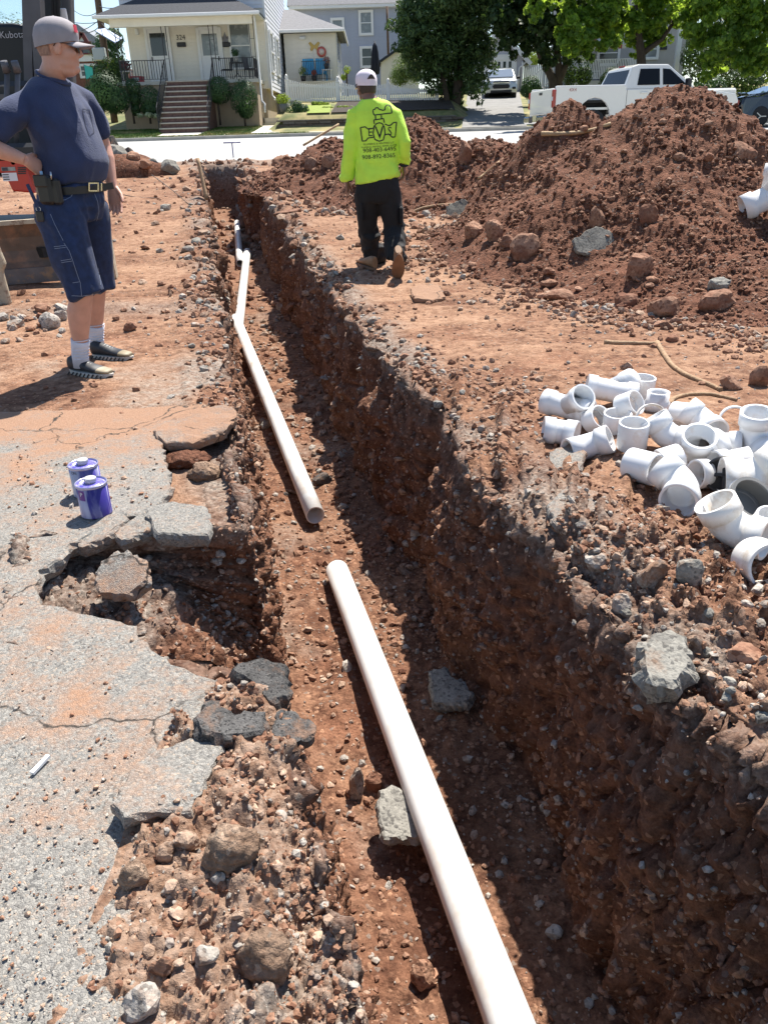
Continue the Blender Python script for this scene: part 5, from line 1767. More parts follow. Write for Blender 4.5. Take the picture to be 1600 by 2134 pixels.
 m.box((-.008, -.028, .045), (.085, .012, .06), Matrix.Rotation(-.35, 3, 'Z'), .006)
 m.build('flap', M_BELT, ph)
 m = MB()
 m.tube([(-.005, 0, .07), (-.005, 0, .092)], .008, 8)
 m.build('pen', mat('pen_blue', (.25, .42, .62), .4), ph)
 m = MB()
 m.tube([(.05, -.02, .05), (.052, -.02, .088)], .005, 8)
 m.build('key', M_STEEL, ph)
 kf = thing('key_fob', 'dark car key fob hanging from the standing man\'s pocket on a blue lanyard', 'key fob', J(83, 450, 4.46))
 B('fob_body', M_BLK, kf, (0, 0, 0), (.042, .014, .055), .006)
 m = MB()
 m.tube([(.012 * math.cos(a), 0, .036 + .012 * math.sin(a)) for a in [math.tau * k / 14 for k in range(15)]], .0018, 6, cap=False)
 m.build('key_ring', M_STEEL, kf)
 m = MB()
 m.bar((0, 0, .045), (-.035, .01, .16), .018, .004)
 m.build('lanyard', M_NAVY, kf)
 # socks and shoes
 for k, a_, fh, tt in ((rk, ra, atz(150, 776, gz), atz(234, 786, gz)), (lk, la, atz(196, 744, gz), atz(276, 749, gz))):
  m = MB()
  top = k.lerp(a_, .76)
  pts = [top, top.lerp(a_, .3), top.lerp(a_, .6), a_, a_ + Vector((0, 0, -.075))]
  m.tube(pts, [.0535, .052, .049, .046, .05], 24)
  for i in range(7):
   c = top.lerp(a_ + Vector((0, 0, -.04)), i / 7)
   m.tube([c + (ly * math.sin(q) + fx * math.cos(q)) * (.0515 - .0010 * i) for q in [math.tau * z / 20 for z in range(21)]], .0030, 6, cap=False)
  m.v = [tuple(Vector(p) - root.location) for p in m.v]
  m.build('sock', M_SOCK, root)
  o, T, L = shoe(root, fh, tt, gz, (M_SHOE, M_SHOET, M_SOLE), .050, .098)
  lm = MB()
  for q in range(5):
   x = L * (.34 + .055 * q)
   z = .098 - .0075 * q - .008
   lm.tube([T(x, -.026, z - .010), T(x + .008, 0, z), T(x, .026, z - .010)], .0035, 6)
  lm.v = [tuple(Vector(p) - root.location) for p in lm.v]
  lm.build('laces', M_SOLE, o)
  gm = MB()
  for q in range(9):
   x = L * (.06 + .10 * q)
   for s_ in (-1, 1):
    gm.bar(T(x, s_ * .058 * (1 - .10 * abs(q - 5) / 4), .003), T(x + .017, s_ * .0575 * (1 - .10 * abs(q - 5) / 4), .021), .006, .007)
  gm.v = [tuple(Vector(p) - root.location) for p in gm.v]
  gm.build('sole_grooves', M_SHOE, o)
 # cap, hair, glasses
 cp = cap_mesh(P, A, 1.06, M_CAPG, M_CAPG, root, drop=.012)
 rp = MB()
 n = 6
 for i in range(n + 1):
  for j in range(n + 1):
   a, z = -.62 + .32 * i / n, .035 + .035 * j / n
   k = 1.045 - (z - .03) * 1.3
   rp.v.append(tuple(P(-.006 + .1145 * k * math.cos(a), .0935 * k * math.sin(a), z + .016) - root.location))
 for i in range(n):
  for j in range(n):
   rp.f.append((i * (n + 1) + j, i * (n + 1) + j + 1, (i + 1) * (n + 1) + j + 1, (i + 1) * (n + 1) + j))
   rp.m.append(0)
   rp.sm.append(True)
 rp.build('cap_patch', M_RED, cp)
 hb = MB()
 rings = []
 for z, k in ((.02, .99), (-.015, .985), (-.040, .93), (-.062, .83)):
  rings.append([P(-.010 + .102 * k * math.cos(a), .080 * k * math.sin(a), z) - root.location for a in [1.95 + (math.tau - 3.9) * j / 20 for j in range(21)]])
 hb.loft(rings, cap=False, closed=False)
 hb.build('hair', mat('hair_short', (.30, .18, .135), .8, var=.3, vscale=80), root)
 gl = thing('sunglasses', 'dark thin framed sunglasses on the standing man\'s face', 'sunglasses', P(.098, 0, -.018))
 V0 = Vector(gl.location)
 for s_ in (-1, 1):
  m = MB()
  lens = [P(.104 - .010 * abs(math.cos(a)) * (1 if s_ * math.cos(a) > 0 else .2), .034 * s_ + .027 * math.cos(a), -.020 + .022 * math.sin(a)) - V0 for a in [math.tau * k / 20 for k in range(20)]]
  c_ = P(.105, .034 * s_, -.020) - V0
  m.add(lens + [c_], [(k, (k + 1) % 20, 20) for k in range(20)], True)
  m.build('lens', M_GLASS, gl)
  m = MB()
  m.tube(lens + [lens[0]], .0022, 6, cap=False)
  m.tube([P(.096, .060 * s_, -.008) - V0, P(.05, .082 * s_, -.004) - V0, P(-.005, .086 * s_, -.001) - V0, P(-.02, .086 * s_, -.02) - V0], .0026, 6)
  m.build('temple', M_FRAME, gl)
 m = MB()
 m.tube([P(.106, -.010, -.012) - V0, P(.109, 0, -.008) - V0, P(.106, .010, -.012) - V0], .0022, 6)
 m.build('bridge', M_FRAME, gl)
 return root
MAN = man_left()
# ---- the worker walking away
def man_right():
 root = thing('person', 'worker in neon yellow shirt and white cap walking away beside the trench', 'person', (.05, 8.1, zprof(8.1) + .005))
 J = at
 fx, ly = Vector((-.06, .998, 0)).normalized(), Vector((-.998, -.06, 0)).normalized()
 hc = J(763, 176, 8.16)
 neck = J(773, 208, 8.10)
 lsh, lel, lwr = J(738, 240, 8.10), J(728, 312, 8.05), J(723, 374, 8.12)
 rsh, rel, rwr = J(824, 242, 8.10), J(844, 296, 8.02), J(841, 341, 8.12)
 pel = J(787, 396, 8.1)
 lh, lk, la = J(766, 405, 8.1), J(766, 478, 8.17), J(781, 545, 8.34)
 rh, rk, ra = J(808, 402, 8.1), J(819, 478, 8.08), J(824, 532, 7.86)
 body = MB()
 P, A = head(body, hc, (-.42, .90, -.12), s=1.03)
 body.tube([P(-.03, 0, -.04), P(-.03, 0, -.10), neck, neck + Vector((0, 0, -.12))], [.060, .062, .068, .08], 20)
 body.tube([neck + Vector((0, 0, -.08)), J(785, 300, 8.1), pel], [.06] * 3, 12)
 for s_, e_, w_, side in ((lsh, lel, lwr, -1), (rsh, rel, rwr, 1)):
  body.tube([neck + Vector((0, 0, -.08)), s_], [.05, .05], 12)
  body.tube([s_, e_], [.045, .038], 14)
  body.tube([e_, e_.lerp(w_, .5), w_], [.038, .036, .030], 14)
 hand(body, lwr, Vector((.02, .05, -1)), Vector((.9, -.1, 0)), Vector((.15, .9, 0)), 1.08, (.45, .5, .55, .6), .5)
 hand(body, rwr, Vector((.0, .12, -1)), Vector((-.9, -.1, 0)), Vector((-.15, .9, 0)), 1.05, (.5, .55, .6, .65), .5)
 for h, k, a_ in ((lh, lk, la), (rh, rk, ra)):
  body.tube([pel, h, k, a_], [.06, .06, .05, .04], 12)
 me = remesh(body, .0045, 4, .5)
 finish(me, 'body', M_SKIND, root)
 tr = MB()
 tr.loft([ring_se(J(x, y, 8.1), fx, ly, a, b) for x, y, a, b in ((787, 362, .125, .185), (787, 382, .135, .195), (787, 402, .140, .205), (788, 418, .125, .195))])
 tr.tube([lh, lh.lerp(lk, .5), lk, lk.lerp(la, .5), la, la + Vector((0, 0, -.05))], [.115, .112, .095, .088, .092, .098], 24)
 tr.tube([rh, rh.lerp(rk, .5), rk, rk.lerp(ra, .5), ra, ra + Vector((.0, -.0, -.03))], [.115, .108, .092, .085, .086, .088], 24)
 mt = remesh(tr, .012, 4, .5)
 folds(mt, .020, (0, .2, -1), 5.5, 120)
 folds(mt, .024, (1, 0, .3), 7, 121, lambda V: sstep(V[:, 2], .62, .35))
 to = finish(mt, 'trousers', M_BLKP, root)
 for x, y, Y in ((754, 440, 8.06), (836, 448, 8.02)):
  MB().box(J(x, y, Y) - root.location, (.03, .13, .16), None, .012).build('cargo_pocket', M_BLKP, to)
 st_ = MB()
 tp = MB()
 rings = []
 for x, y, a, b, tl in ((787, 374, .150, .206, .0), (787, 364, .152, .208, .0), (787, 345, .146, .204, 0), (786, 310, .136, .200, 0), (784, 275, .132, .205, 0), (782, 248, .128, .212, 0), (780, 230, .115, .202, 0), (777, 216, .092, .150, 0), (774, 207, .073, .092, 0)):
  rings.append(ring_se(J(x, y, 8.1), fx, ly, a, b, tilt=(0, -.16 if y > 355 else -.03)))
 tp.loft(rings)
 tp.tube([J(760, 232, 8.1), lsh, lsh.lerp(lel, .5), lel, lel.lerp(lwr, .5), lwr + Vector((0, 0, .012))], [.075, .076, .070, .062, .058, .050], 22)
 tp.tube([J(802, 234, 8.1), rsh, rsh.lerp(rel, .5), rel, rel.lerp(rwr, .5), rwr + Vector((0, 0, .012))], [.075, .078, .070, .062, .057, .050], 22)
 mp = remesh(tp, .010, 5, .5)
 folds(mp, .013, (.3, 0, -1), 5, 130)
 folds(mp, .016, (1, 0, -.15), 8, 131, lambda V: sstep(V[:, 2], 1.12, .92) + .5 * (np.abs(V[:, 0] - .05) > .2))
 so = finish(mp, 'shirt', M_NEON, root)
 bv = bvm(mp, root.location)
 q = lambda x, y: (660 + x * 240 / 1067, 120 + y * 480 / 2134)
 pl = lambda *a: [q(*p) for p in a]
 w = 2.3
 lines = [pl((405, 645), (448, 638), (478, 660), (525, 650), (535, 625)), pl((405, 645), (422, 770), (455, 768), (475, 742), (525, 735)),
             pl((630, 612), (665, 628), (690, 618), (706, 600), (740, 595), (728, 730), (698, 735), (665, 705), (632, 712)),
             pl((538, 755), (522, 700), (530, 640), (550, 610), (578, 600), (605, 608), (625, 640), (632, 700), (615, 760), (578, 772), (538, 755)),
             pl((533, 612), (528, 575), (617, 562), (625, 600)), pl((545, 575), (543, 535)), pl((600, 563), (597, 530)),
             pl((530, 530), (521, 500), (522, 482), (540, 475), (545, 464), (565, 462), (575, 474), (612, 487), (632, 480), (632, 455), (650, 438), (675, 438), (690, 465), (694, 510), (530, 530))]
 lg = decal(lines, bv, w, M_INKB, 'valve_emblem', so, .004)
 for tx, x, y, sz in (('E', 497, 725, 25), ('V', 583, 748, 38), ('S', 677, 715, 25)):
  decal_text(tx, *q(x, y), sz, bv, M_INKB, 'emblem_letter', so, -.05, sx=.8)
 decal_text('908-403-6495', *q(582, 868), 12.5, bv, M_INKB, 'phone_number', so, -.075, sx=.98)
 decal_text('908-892-8365', *q(574, 930), 12.5, bv, M_INKB, 'phone_number', so, -.075, sx=.98)
 decal_text('PLUMBING & HEATING LLC', *q(575, 800), 5.2, bv, M_INKB, 'small_print', so, -.075, sx=1.0)
 decal_text('PLUMBING, HEATING, SEWER, WATER', *q(577, 825), 4.4, bv, M_INKB, 'small_print', so, -.075, sx=.98)
 for wv_, ev in ((lwr, lel), (rwr, rel)):
  m = MB()
  t = (wv_ - ev).normalized()
  x_ = t.cross(Vector((0, 1, 0))).normalized()
  y_ = t.cross(x_)
  m.tube([wv_ + t * -.004 + (x_ * math.cos(a) + y_ * math.sin(a)) * .045 - root.location for a in [math.tau * k / 18 for k in range(19)]], .010, 8, cap=False)
  m.build('cuff', M_INKB, so)
 nc = MB()
 cr = ring_se(J(773, 208, 8.1), fx, ly, .072, .082, 28, 2.0, (.28, 0))
 nc.tube([p - root.location for p in cr + [cr[0], cr[1]]], .011, 8, cap=False)
 nc.build('collar', M_NEON, so)
 # boots
 shoe(root, atz(782, 563, root.location.z) , atz(746, 552, root.location.z) + Vector((0, .12, 0)), 0, (M_BOOT, M_BOOT, M_BOOTS), .052, .12, 0, ('boot', 'boot_sole'))
 tq = atz(828, 574, root.location.z)
 shoe(root, tq + Vector((.02, -.29, 0)) + Vector((0, .02, 0)), tq + Vector((0, .05, 0)), 0, (M_BOOT, M_BOOT, M_BOOTS), .054, .12, math.radians(52), ('boot', 'boot_sole'))
 # cap (opening and strap at the back) and hair
 cp = cap_mesh(P, A, 1.03, M_CAPW, M_CAPW, root, drop=.012)
 m = MB()
 n = 14
 for r_ in (0, 1):
  for j in range(n + 1):
   a = math.pi - .42 + .84 * j / n
   z = -.002 + r_ * .036 * math.sin(math.pi * j / n) + .012 * 0
   k = 1.045
   x, y = .112 * k * math.cos(a), .091 * k * math.sin(a)
   m.v.append(tuple(P(-.006 + x, y, z + .016 - .10 * x) - root.location))
 for j in range(n):
  m.f.append((j, j + 1, n + 1 + j + 1, n + 1 + j))
  m.m.append(0)
  m.sm.append(True)
 m.build('strap_opening', M_HAIR, cp)
 m = MB()
 arr = []
 for j in range(15):
  a = math.pi / 2 - 1.0 + 1.0 * j / 14
  arr.append(P(-.006 + .117 * math.cos(a) , .095 * math.sin(a), .004 - .0115 * math.cos(a)) - root.location)
 m.tube(arr, .004, 6)
 m.build('cap_band', M_INKB, cp)
 m = MB()
 for (xa, ya) in ((.03, .0),):
  ell(m, P(.03, .0, .088) - root.location, (.066, .060, .040), A)
 m.build('cap_front', M_CAPB, cp)
 hb = MB()
 rings = []
 for z, k in ((.01, 1.0), (-.02, 1.0), (-.05, .96), (-.078, .84)):
  rings.append([P(-.012 + .101 * k * math.cos(a), .079 * k * math.sin(a), z) - root.location for a in [1.7 + (math.tau - 3.4) * j / 20 for j in range(21)]])
 hb.loft(rings, cap=False, closed=False)
 hb.build('hair', M_HAIR, root)
 return root
WORKER = man_right()
# ------------------------------------------------------------------ street, kerbs, lawns beyond the dig
M_STREET = mat('street_asphalt', (0.35, 0.345, 0.33), .85, var=.10, vscale=1.2, col2=(0.33, 0.33, 0.32), c2scale=.6, c2=(.45, .7), bump=.2, bscale=30)
M_CONC = mat('concrete', (0.50, 0.47, 0.40), .85, var=.12, vscale=2, bump=.15, bscale=40)
M_KERB = mat('kerb_concrete', (0.36, 0.34, 0.30), .9, var=.2, vscale=3)
M_GRASS0 = mat('lawn_soil', (0.12, 0.135, 0.045), .95, var=.3, vscale=2, col2=(0.30, 0.25, 0.11), c2scale=.7, c2=(.45, .62))
M_DRIVE = mat('driveway', (0.20, 0.195, 0.185), .9, var=.2, vscale=2)
M_MULCH = mat('mulch', (0.035, 0.024, 0.018), .95, var=.4, vscale=9, bump=.6, bscale=30)
def zl(Y):
 """height of the far side"""
 if Y <= 34: return zprof(Y)
 if Y <= 36.8: return zprof(34) + .12 + .02 * (Y - 34)
 if Y <= 46: return zprof(34) + .176 + .075 * (Y - 36.8)
 return zprof(34) + .176 + .69 + .01 * (Y - 46)
def strip(name, x0, x1, ys, m, dz=0.0, kind='structure', label=None, nx=2, zf=zl):
 V, F = [], []
 for y in ys:
  for i in range(nx):
   V.append((x0 + (x1 - x0) * i / (nx - 1), y, zf(y) + dz))
 for j in range(len(ys) - 1):
  for i in range(nx - 1):
   a = j * nx + i
   F.append((a, a + 1, a + 1 + nx, a + nx))
 o = link(name, mesh_np(name, V, F, m, True))
 return tag(o, label, None, None, kind)
ZS = zprof(34) + .12
strip('street', -70, 70, [20.62, 24, 28, 34.0], M_STREET, 0, 'structure', 'pale grey street crossing behind the dig')
MB().box((0, 34.09, zprof(34) + .04), (140, .18, .17), None, .02).build('kerb', M_KERB)['kind'] = 'structure'
MB().box((-22.5, 20.53, zprof(20.5) - .03), (37.6, .22, .10), None, .015).build('kerb', M_CONC)['kind'] = 'structure'
def zg(x, y):
 """garden terrain: gently rising lawn on the left, terraced garden and drive on the right"""
 l = np.interp(y, [34.2, 36.8, 40, 43, 46, 60, 90, 160], [zl(34.2), zl(36.8), zl(40), zl(43), zl(46) + .1, 4.3, 5.2, 6.5])
 q = np.interp(y, [34.2, 36.8, 38.3, 38.8, 41, 44, 50, 57, 90, 160], [zl(34.2), zl(36.8), 1.76, 2.28, 2.58, 2.98, 3.42, 3.75, 5.0, 6.5])
 d = np.interp(y, [34.2, 57, 90, 160], [zl(34.2), 3.72, 5.0, 6.5])
 xa = at(577, 250, 39).x
 t = float(np.clip((x - xa + .25) / .5, 0, 1))
 r = l * (1 - t) + q * t
 xd = at(958, 230, y).x
 t2 = float(np.clip((x - xd + .3) / .6, 0, 1))
 return r * (1 - t2) + d * t2
def garden():
 xs = np.concatenate([[-70, -40, -25], np.arange(-18, 22, .3), [25, 40, 70]])
 ys = np.concatenate([np.arange(34.17, 46, .3), [47, 49, 52, 57, 64, 75, 90, 120, 160]])
 V = [(x, y, zg(x, y) - .004) for y in ys for x in xs]
 o = link('lawn', mesh_np('lawn', V, gridfaces(len(ys), len(xs)), M_GRASS0, True))
 tag(o, 'lawn and gardens of the houses', None, None, 'structure')
garden()
strip('pavement', -70, 70, [35.05, 36.5], M_CONC, .012, 'structure', 'concrete pavement in front of the houses')
def quad(name, pts, m, dz=.01):
 V = [(x, y, zl(y) + dz) for x, y in pts]
 o = link(name, mesh_np(name, V, [tuple(range(len(V)))], m))
 o['kind'] = 'structure'
 return o
def X(px, Y, py=230): return at(px, py, Y).x
# walks and drive
n_ = 8
def path(name, xa0, xa1, ya, xb0, xb1, yb, m, dz=.012, zf=zl):
 V, F = [], []
 for k in range(n_ + 1):
  t = k / n_
  y = ya + (yb - ya) * t
  V += [(xa0 + (xb0 - xa0) * t, y, zf(y) + dz), (xa1 + (xb1 - xa1) * t, y, zf(y) + dz)]
 for k in range(n_): F.append((2 * k, 2 * k + 1, 2 * k + 3, 2 * k + 2))
 o = link(name, mesh_np(name, V, F, m))
 o['kind'] = 'structure'
 return o
path('path', X(318, 36.5), X(412, 36.5), 36.5, X(335, 38.4), X(430, 38.4), 38.4, M_CONC, .014)
path('path', X(505, 36.5), X(577, 36.5), 36.5, X(538, 41), X(590, 41), 41.4, M_CONC, .014)
path('driveway', X(962, 34.3), X(1098, 34.3), 34.2, X(978, 56), X(1085, 56), 57, M_DRIVE, .020, lambda y: float(np.interp(y, [34.2, 57], [zl(34.2), 3.72])))
# grass blades: tufts on the two front lawns and the verge
M_BLADE = mat('grass_blade', (0.085, 0.15, 0.022), .7, var=.3, vscale=1.5, col2=(0.30, 0.26, 0.09), c2scale=.9, c2=(.48, .6))
def grass(name, n, x0, x1, y0, y1, h, label, skip=()):
 r = np.random.RandomState(int(abs(x0 * 7 + y0)) + n)
 x, y = r.uniform(x0, x1, n), r.uniform(y0, y1, n)
 keep = np.ones(n, bool)
 for a, b, c, d in skip: keep &= ~((x > a) & (x < b) & (y > c) & (y < d))
 x, y = x[keep], y[keep]
 n = len(x)
 z = np.array([zl(v) for v in y])
 a = r.uniform(0, math.tau, n)
 hh_ = h * r.uniform(.5, 1.2, n)
 w = .022
 lean = r.uniform(-.05, .05, (n, 2))
 P = np.stack([np.stack([x - w * np.cos(a), y - w * np.sin(a), z], 1), np.stack([x + w * np.cos(a), y + w * np.sin(a), z], 1), np.stack([x + lean[:, 0], y + lean[:, 1], z + hh_], 1)], 1)
 o = link(name, mesh_np(name, P.reshape(-1, 3), np.arange(3 * n).reshape(-1, 3), M_BLADE))
 return tag(o, label, None, None, 'stuff')
wx0, wx1 = X(318, 36.5), X(430, 38.4)
grass('grass', 9000, X(180, 38), X(330, 38), 36.55, 41, .07, 'short grass on the front lawns', [(wx0, wx1, 36, 41)])
grass('grass', 7000, X(412, 37), X(520, 37), 36.55, 41, .07, 'short green grass between the two concrete walks')
grass('grass', 6000, -16, X(640, 35), 34.2, 35.0, .05, 'dry grass of the narrow verge')
# ------------------------------------------------------------------ buildings
M_CREAM = mat('cream_siding', (0.76, 0.715, 0.62), .6, var=.05, vscale=3)
M_WSIDE = mat('white_siding', (0.66, 0.665, 0.70), .6, var=.05, vscale=3)
M_BLUEG = mat('bluegrey_siding', (0.36, 0.39, 0.47), .6, var=.05, vscale=3)
M_TRIM = mat('white_trim', (0.74, 0.74, 0.73), .5, var=.04)
M_TAN = mat('tan_stucco', (0.36, 0.285, 0.20), .9, var=.12, vscale=3, bump=.2, bscale=60)
M_ROOF = mat('dark_shingle', (0.030, 0.034, 0.045), .9, var=.35, vscale=14, stretch=(1, 1, 1), bump=.5, bscale=18)
M_ROOFG = mat('grey_shingle', (0.17, 0.17, 0.18), .9, var=.25, vscale=10, bump=.4, bscale=16)
M_PANE = mat('window_glass', (0.03, 0.036, 0.042), .08, spec=.6)
M_PANEL = mat('window_glass_pale', (0.16, 0.18, 0.19), .1, spec=.6, col2=(0.30, 0.31, 0.31), c2scale=2.5, c2=(.5, .6))
M_IRON = mat('black_iron', (0.012, 0.012, 0.016), .45)
M_BRICKR = mat('riser_brick', (0.15, 0.082, 0.065), .9, var=.35, vscale=9)
M_STEPT = mat('step_stone', (0.45, 0.40, 0.33), .85, var=.12)
M_LILAC = mat('garage_paint', (0.52, 0.52, 0.58), .6, var=.05)
M_GREYW = mat('grey_stucco', (0.38, 0.37, 0.37), .9, var=.10, vscale=2)
M_DARKM = mat('dark_metal', (0.03, 0.03, 0.035), .5)
M_WOODB = mat('brown_pole', (0.12, 0.075, 0.05), .9, var=.3, vscale=6)
class Bd:
 """parts of one building, given in place coordinates"""
 def __init__(s, name, label, cat, loc):
  s.r = thing(name, label, cat, loc)
  s.o = Vector(loc)
 def mb(s):
  m = MB()
  m.M = Matrix.Translation(-s.o)
  return m
 def box(s, name, m, x0, x1, y0, y1, z0, z1, par=None, bev=0):
  return s.mb().box(((x0 + x1) / 2, (y0 + y1) / 2, (z0 + z1) / 2), (x1 - x0, y1 - y0, z1 - z0), None, bev).build(name, m, par or s.r)
 def boards(s, m, x0, x1, z0, z1, y, row, axis='x', par=None, name='clapboard'):
  """lapped boards; axis x: wall facing -Y at y; axis y: wall facing +X at x=y, from x0..x1 along Y"""
  me = None
  k = 0
  z = z0
  b = MB()
  pr = [(0, 0), (-.030, 0.0), (-.010, row + .012), (0, row + .012)]
  if axis == 'x': b.prism(pr, (x1 - x0, 0, 0), (0, 0, 0), (0, 1, 0), (0, 0, 1))
  else: b.prism([(-p[0], p[1]) for p in pr], (0, x1 - x0, 0), (0, 0, 0), (1, 0, 0), (0, 0, 1))
  me = b.mesh(name, m)
  while z < z1 - .02:
   loc = Vector((x0, y, z)) if axis == 'x' else Vector((y, x0, z))
   o = link(name, me, par or s.r, loc - s.o)
   z += row
   k += 1
 def window(s, x, z, w, h, y, mf=None, mg=None, sash=True, mull=0, fr=.09, name='window'):
  mf, mg = mf or M_TRIM, mg or M_PANE
  m = s.mb()
  for (cx, cz, dx, dz) in ((x - w / 2 - fr / 2, z + h / 2, fr, h + 2 * fr), (x + w / 2 + fr / 2, z + h / 2, fr, h + 2 * fr), (x, z - fr / 2, w, fr), (x, z + h + fr / 2, w, fr)):
   m.box((cx, y - .045, cz), (dx, .09, dz), None, .008)
  if sash: m.box((x, y - .035, z + h * .5), (w, .05, .05))
  for k in range(mull): m.box((x - w / 2 + w * (k + 1) / (mull + 1), y - .035, z + h / 2), (.035, .045, h))
  f = m.build(name, mf, s.r)
  for (a, b) in (((z, z + h * .5 - .025), (z + h * .5 + .025, z + h)) if sash else ((z, z + h),)):
   for k in range(mull + 1):
    xa = x - w / 2 + w * k / (mull + 1)
    s.box('pane', mg, xa + .002, xa + w / (mull + 1) - .002, y - .022, y - .014, a + .001, b - .001, f)
  return f
 def door(s, x, z, w, h, y, glass=(.2, .52, .93), hand=1, mg=None):
  m = s.mb()
  for (cx, cz, dx, dz) in ((x - w / 2 - .07, z + h / 2 + .05, .14, h + .1), (x + w / 2 + .07, z + h / 2 + .05, .14, h + .1), (x, z + h + .07, w, .14)):
   m.box((cx, y - .05, cz), (dx, .10, dz), None, .01)
  f = m.build('door_frame', M_TRIM, s.r)
  m = s.mb()
  a, b = z + h * glass[1], z + h * glass[2]
  g = w * glass[0] / 2
  for q in ((x - w / 2 + g / 2, z + h / 2, g, h), (x + w / 2 - g / 2, z + h / 2, g, h), (x, (z + a) / 2, w - 2 * g, a - z), (x, (b + z + h) / 2, w - 2 * g, z + h - b)):
   m.box((q[0], y - .035, q[1]), (q[2], .04, q[3]))
  d = m.build('door', M_TRIM, s.r)
  s.box('door_pane', mg or M_PANE, x - w / 2 + g + .002, x + w / 2 - g - .002, y - .030, y - .022, a + .002, b - .002, d)
  s.box('handle', M_IRON, x + hand * (w / 2 - .09) - .02, x + hand * (w / 2 - .09) + .02, y - .10, y - .055, z + h * .42, z + h * .50, d)
  return d
def rail_run(b, p0, p1, h, nb, m=M_IRON, name='railing', posts=True, r=.012, low=.10, hor=.0):
 """railing along p0-p1 (floor points): rails as the part, each baluster a sub-part"""
 p0, p1 = Vector(p0), Vector(p1)
 mm = b.mb()
 up = Vector((0, 0, 1))
 mm.bar(p0 + up * h, p1 + up * h, .035, .03)
 mm.bar(p0 + up * low, p1 + up * low, .025, .02)
 if hor: mm.bar(p0 + up * hor, p1 + up * hor, .02, .02)
 o = mm.build(name, m, b.r)
 q = b.mb()
 q.box((0, 0, 0) + b.o if False else b.o, (2 * r, 2 * r, h - low))
 me = q.mesh('baluster', m)
 for k in range(nb):
  p = p0.lerp(p1, (k + .5) / nb)
  link('baluster', me, o, p + up * (low + (h - low) / 2) - b.o)
 return o
# ---- cream house with porch
YP = 41.0
xl, xr = X(254, YP, 200), X(537, YP, 200)
zb, zf = at(390, 252, 40).z, at(400, 167, YP).z
ze = at(400, 30, YP).z
YB = YP + 2.1
h1 = Bd('house', 'cream house with dark roofed porch, brick steps and black iron railings', 'house', ((xl + xr) / 2, YB, zb))
zlw = zl(YP) - .2
h1.box('porch_base', M_TAN, xl, xr, YP, YB, zlw, zf - .14)
h1.box('porch_floor', M_CONC, xl - .12, xr + .12, YP - .10, YB, zf - .14, zf)
h1.box('foundation', M_TAN, xl + .1, X(558, YB), YB, YB + 10.5, zlw, zf - .3)
xw = X(557, YB, 100)
h1.box('wall', M_CREAM, xl + .10, xw - .04, YB + .002, YB + 10.5, zf - .3, ze + 3.2)
h1.boards(M_CREAM, xl + .10, xw - .02, zf + .0, ze + .3, YB, .155)
h1.boards(M_WSIDE, xl - .05, xw - .02, ze + .45, ze + 2.9, YB - .02, .155)
h1.boards(M_WSIDE, YB, YB + 10.4, zf - .32, ze + 2.9, xw - .03, .19, 'y')
h1.box('corner_board', M_TRIM, xw - .06, xw + .03, YB - .05, YB + .08, zf - .3, ze + 2.9)
# doors, windows and fittings on the porch wall
def XB(px, py=110): return at(px, py, YB).x
def ZB(py, px=400): return at(px, py, YB).z
zd = zf + .02
h1.door((XB(301, 60) + XB(343, 60)) / 2 + .10, zd, .92, ZB(60, 330) - zd, YB - .035, hand=-1)
h1.door((XB(412, 60) + XB(452, 60)) / 2 + .06, zd, .92, ZB(62, 430) - zd, YB - .035, hand=1, mg=M_PANEL)
xwin = XB(503)
h1.window(xwin, zf + .62, .88, ZB(48, 500) - zf - .62, YB - .03, mg=M_PANEL)
for px, py in ((378, 92), (472, 92)):
 c = at(px, py, YB - .08)
 h1.mb().box(c, (.42, .10, .19), None, .02).build('mailbox', M_IRON, h1.r)
# house number plate: three small dark digits
V_, F_ = text_mesh('324', .30)
me_ = bpy.data.meshes.new('house_number')
c = at(377, 82, YB - .06)
me_.from_pydata([(v.x, 0, v.y) for v in V_], [], F_)
me_.materials.append(M_IRON)
link('house_number', me_, h1.r, c - h1.o)
c = at(285, 65, YB - .08)
h1.mb().box(c, (.16, .12, .26), None, .03).build('porch_lamp', M_TRIM, h1.r)
st = []
for k in range(10):
 a = math.pi / 2 + k * math.pi / 5
 q = .30 if k % 2 == 0 else .12
 st.append((q * math.cos(a), q * math.sin(a)))
b_ = thing('barn_star', 'metal five pointed barn star hung on the porch wall by the right door', 'wall star', at(469, 80, YB - .07))
m = MB()
V = [(x, 0, z) for x, z in st] + [(0, -.07, 0)]
m.add(V, [(k, (k + 1) % 10, 10) for k in range(10)], False)
m.build('star_plate', mat('star_metal', (.28, .28, .32), .4, .6), b_)
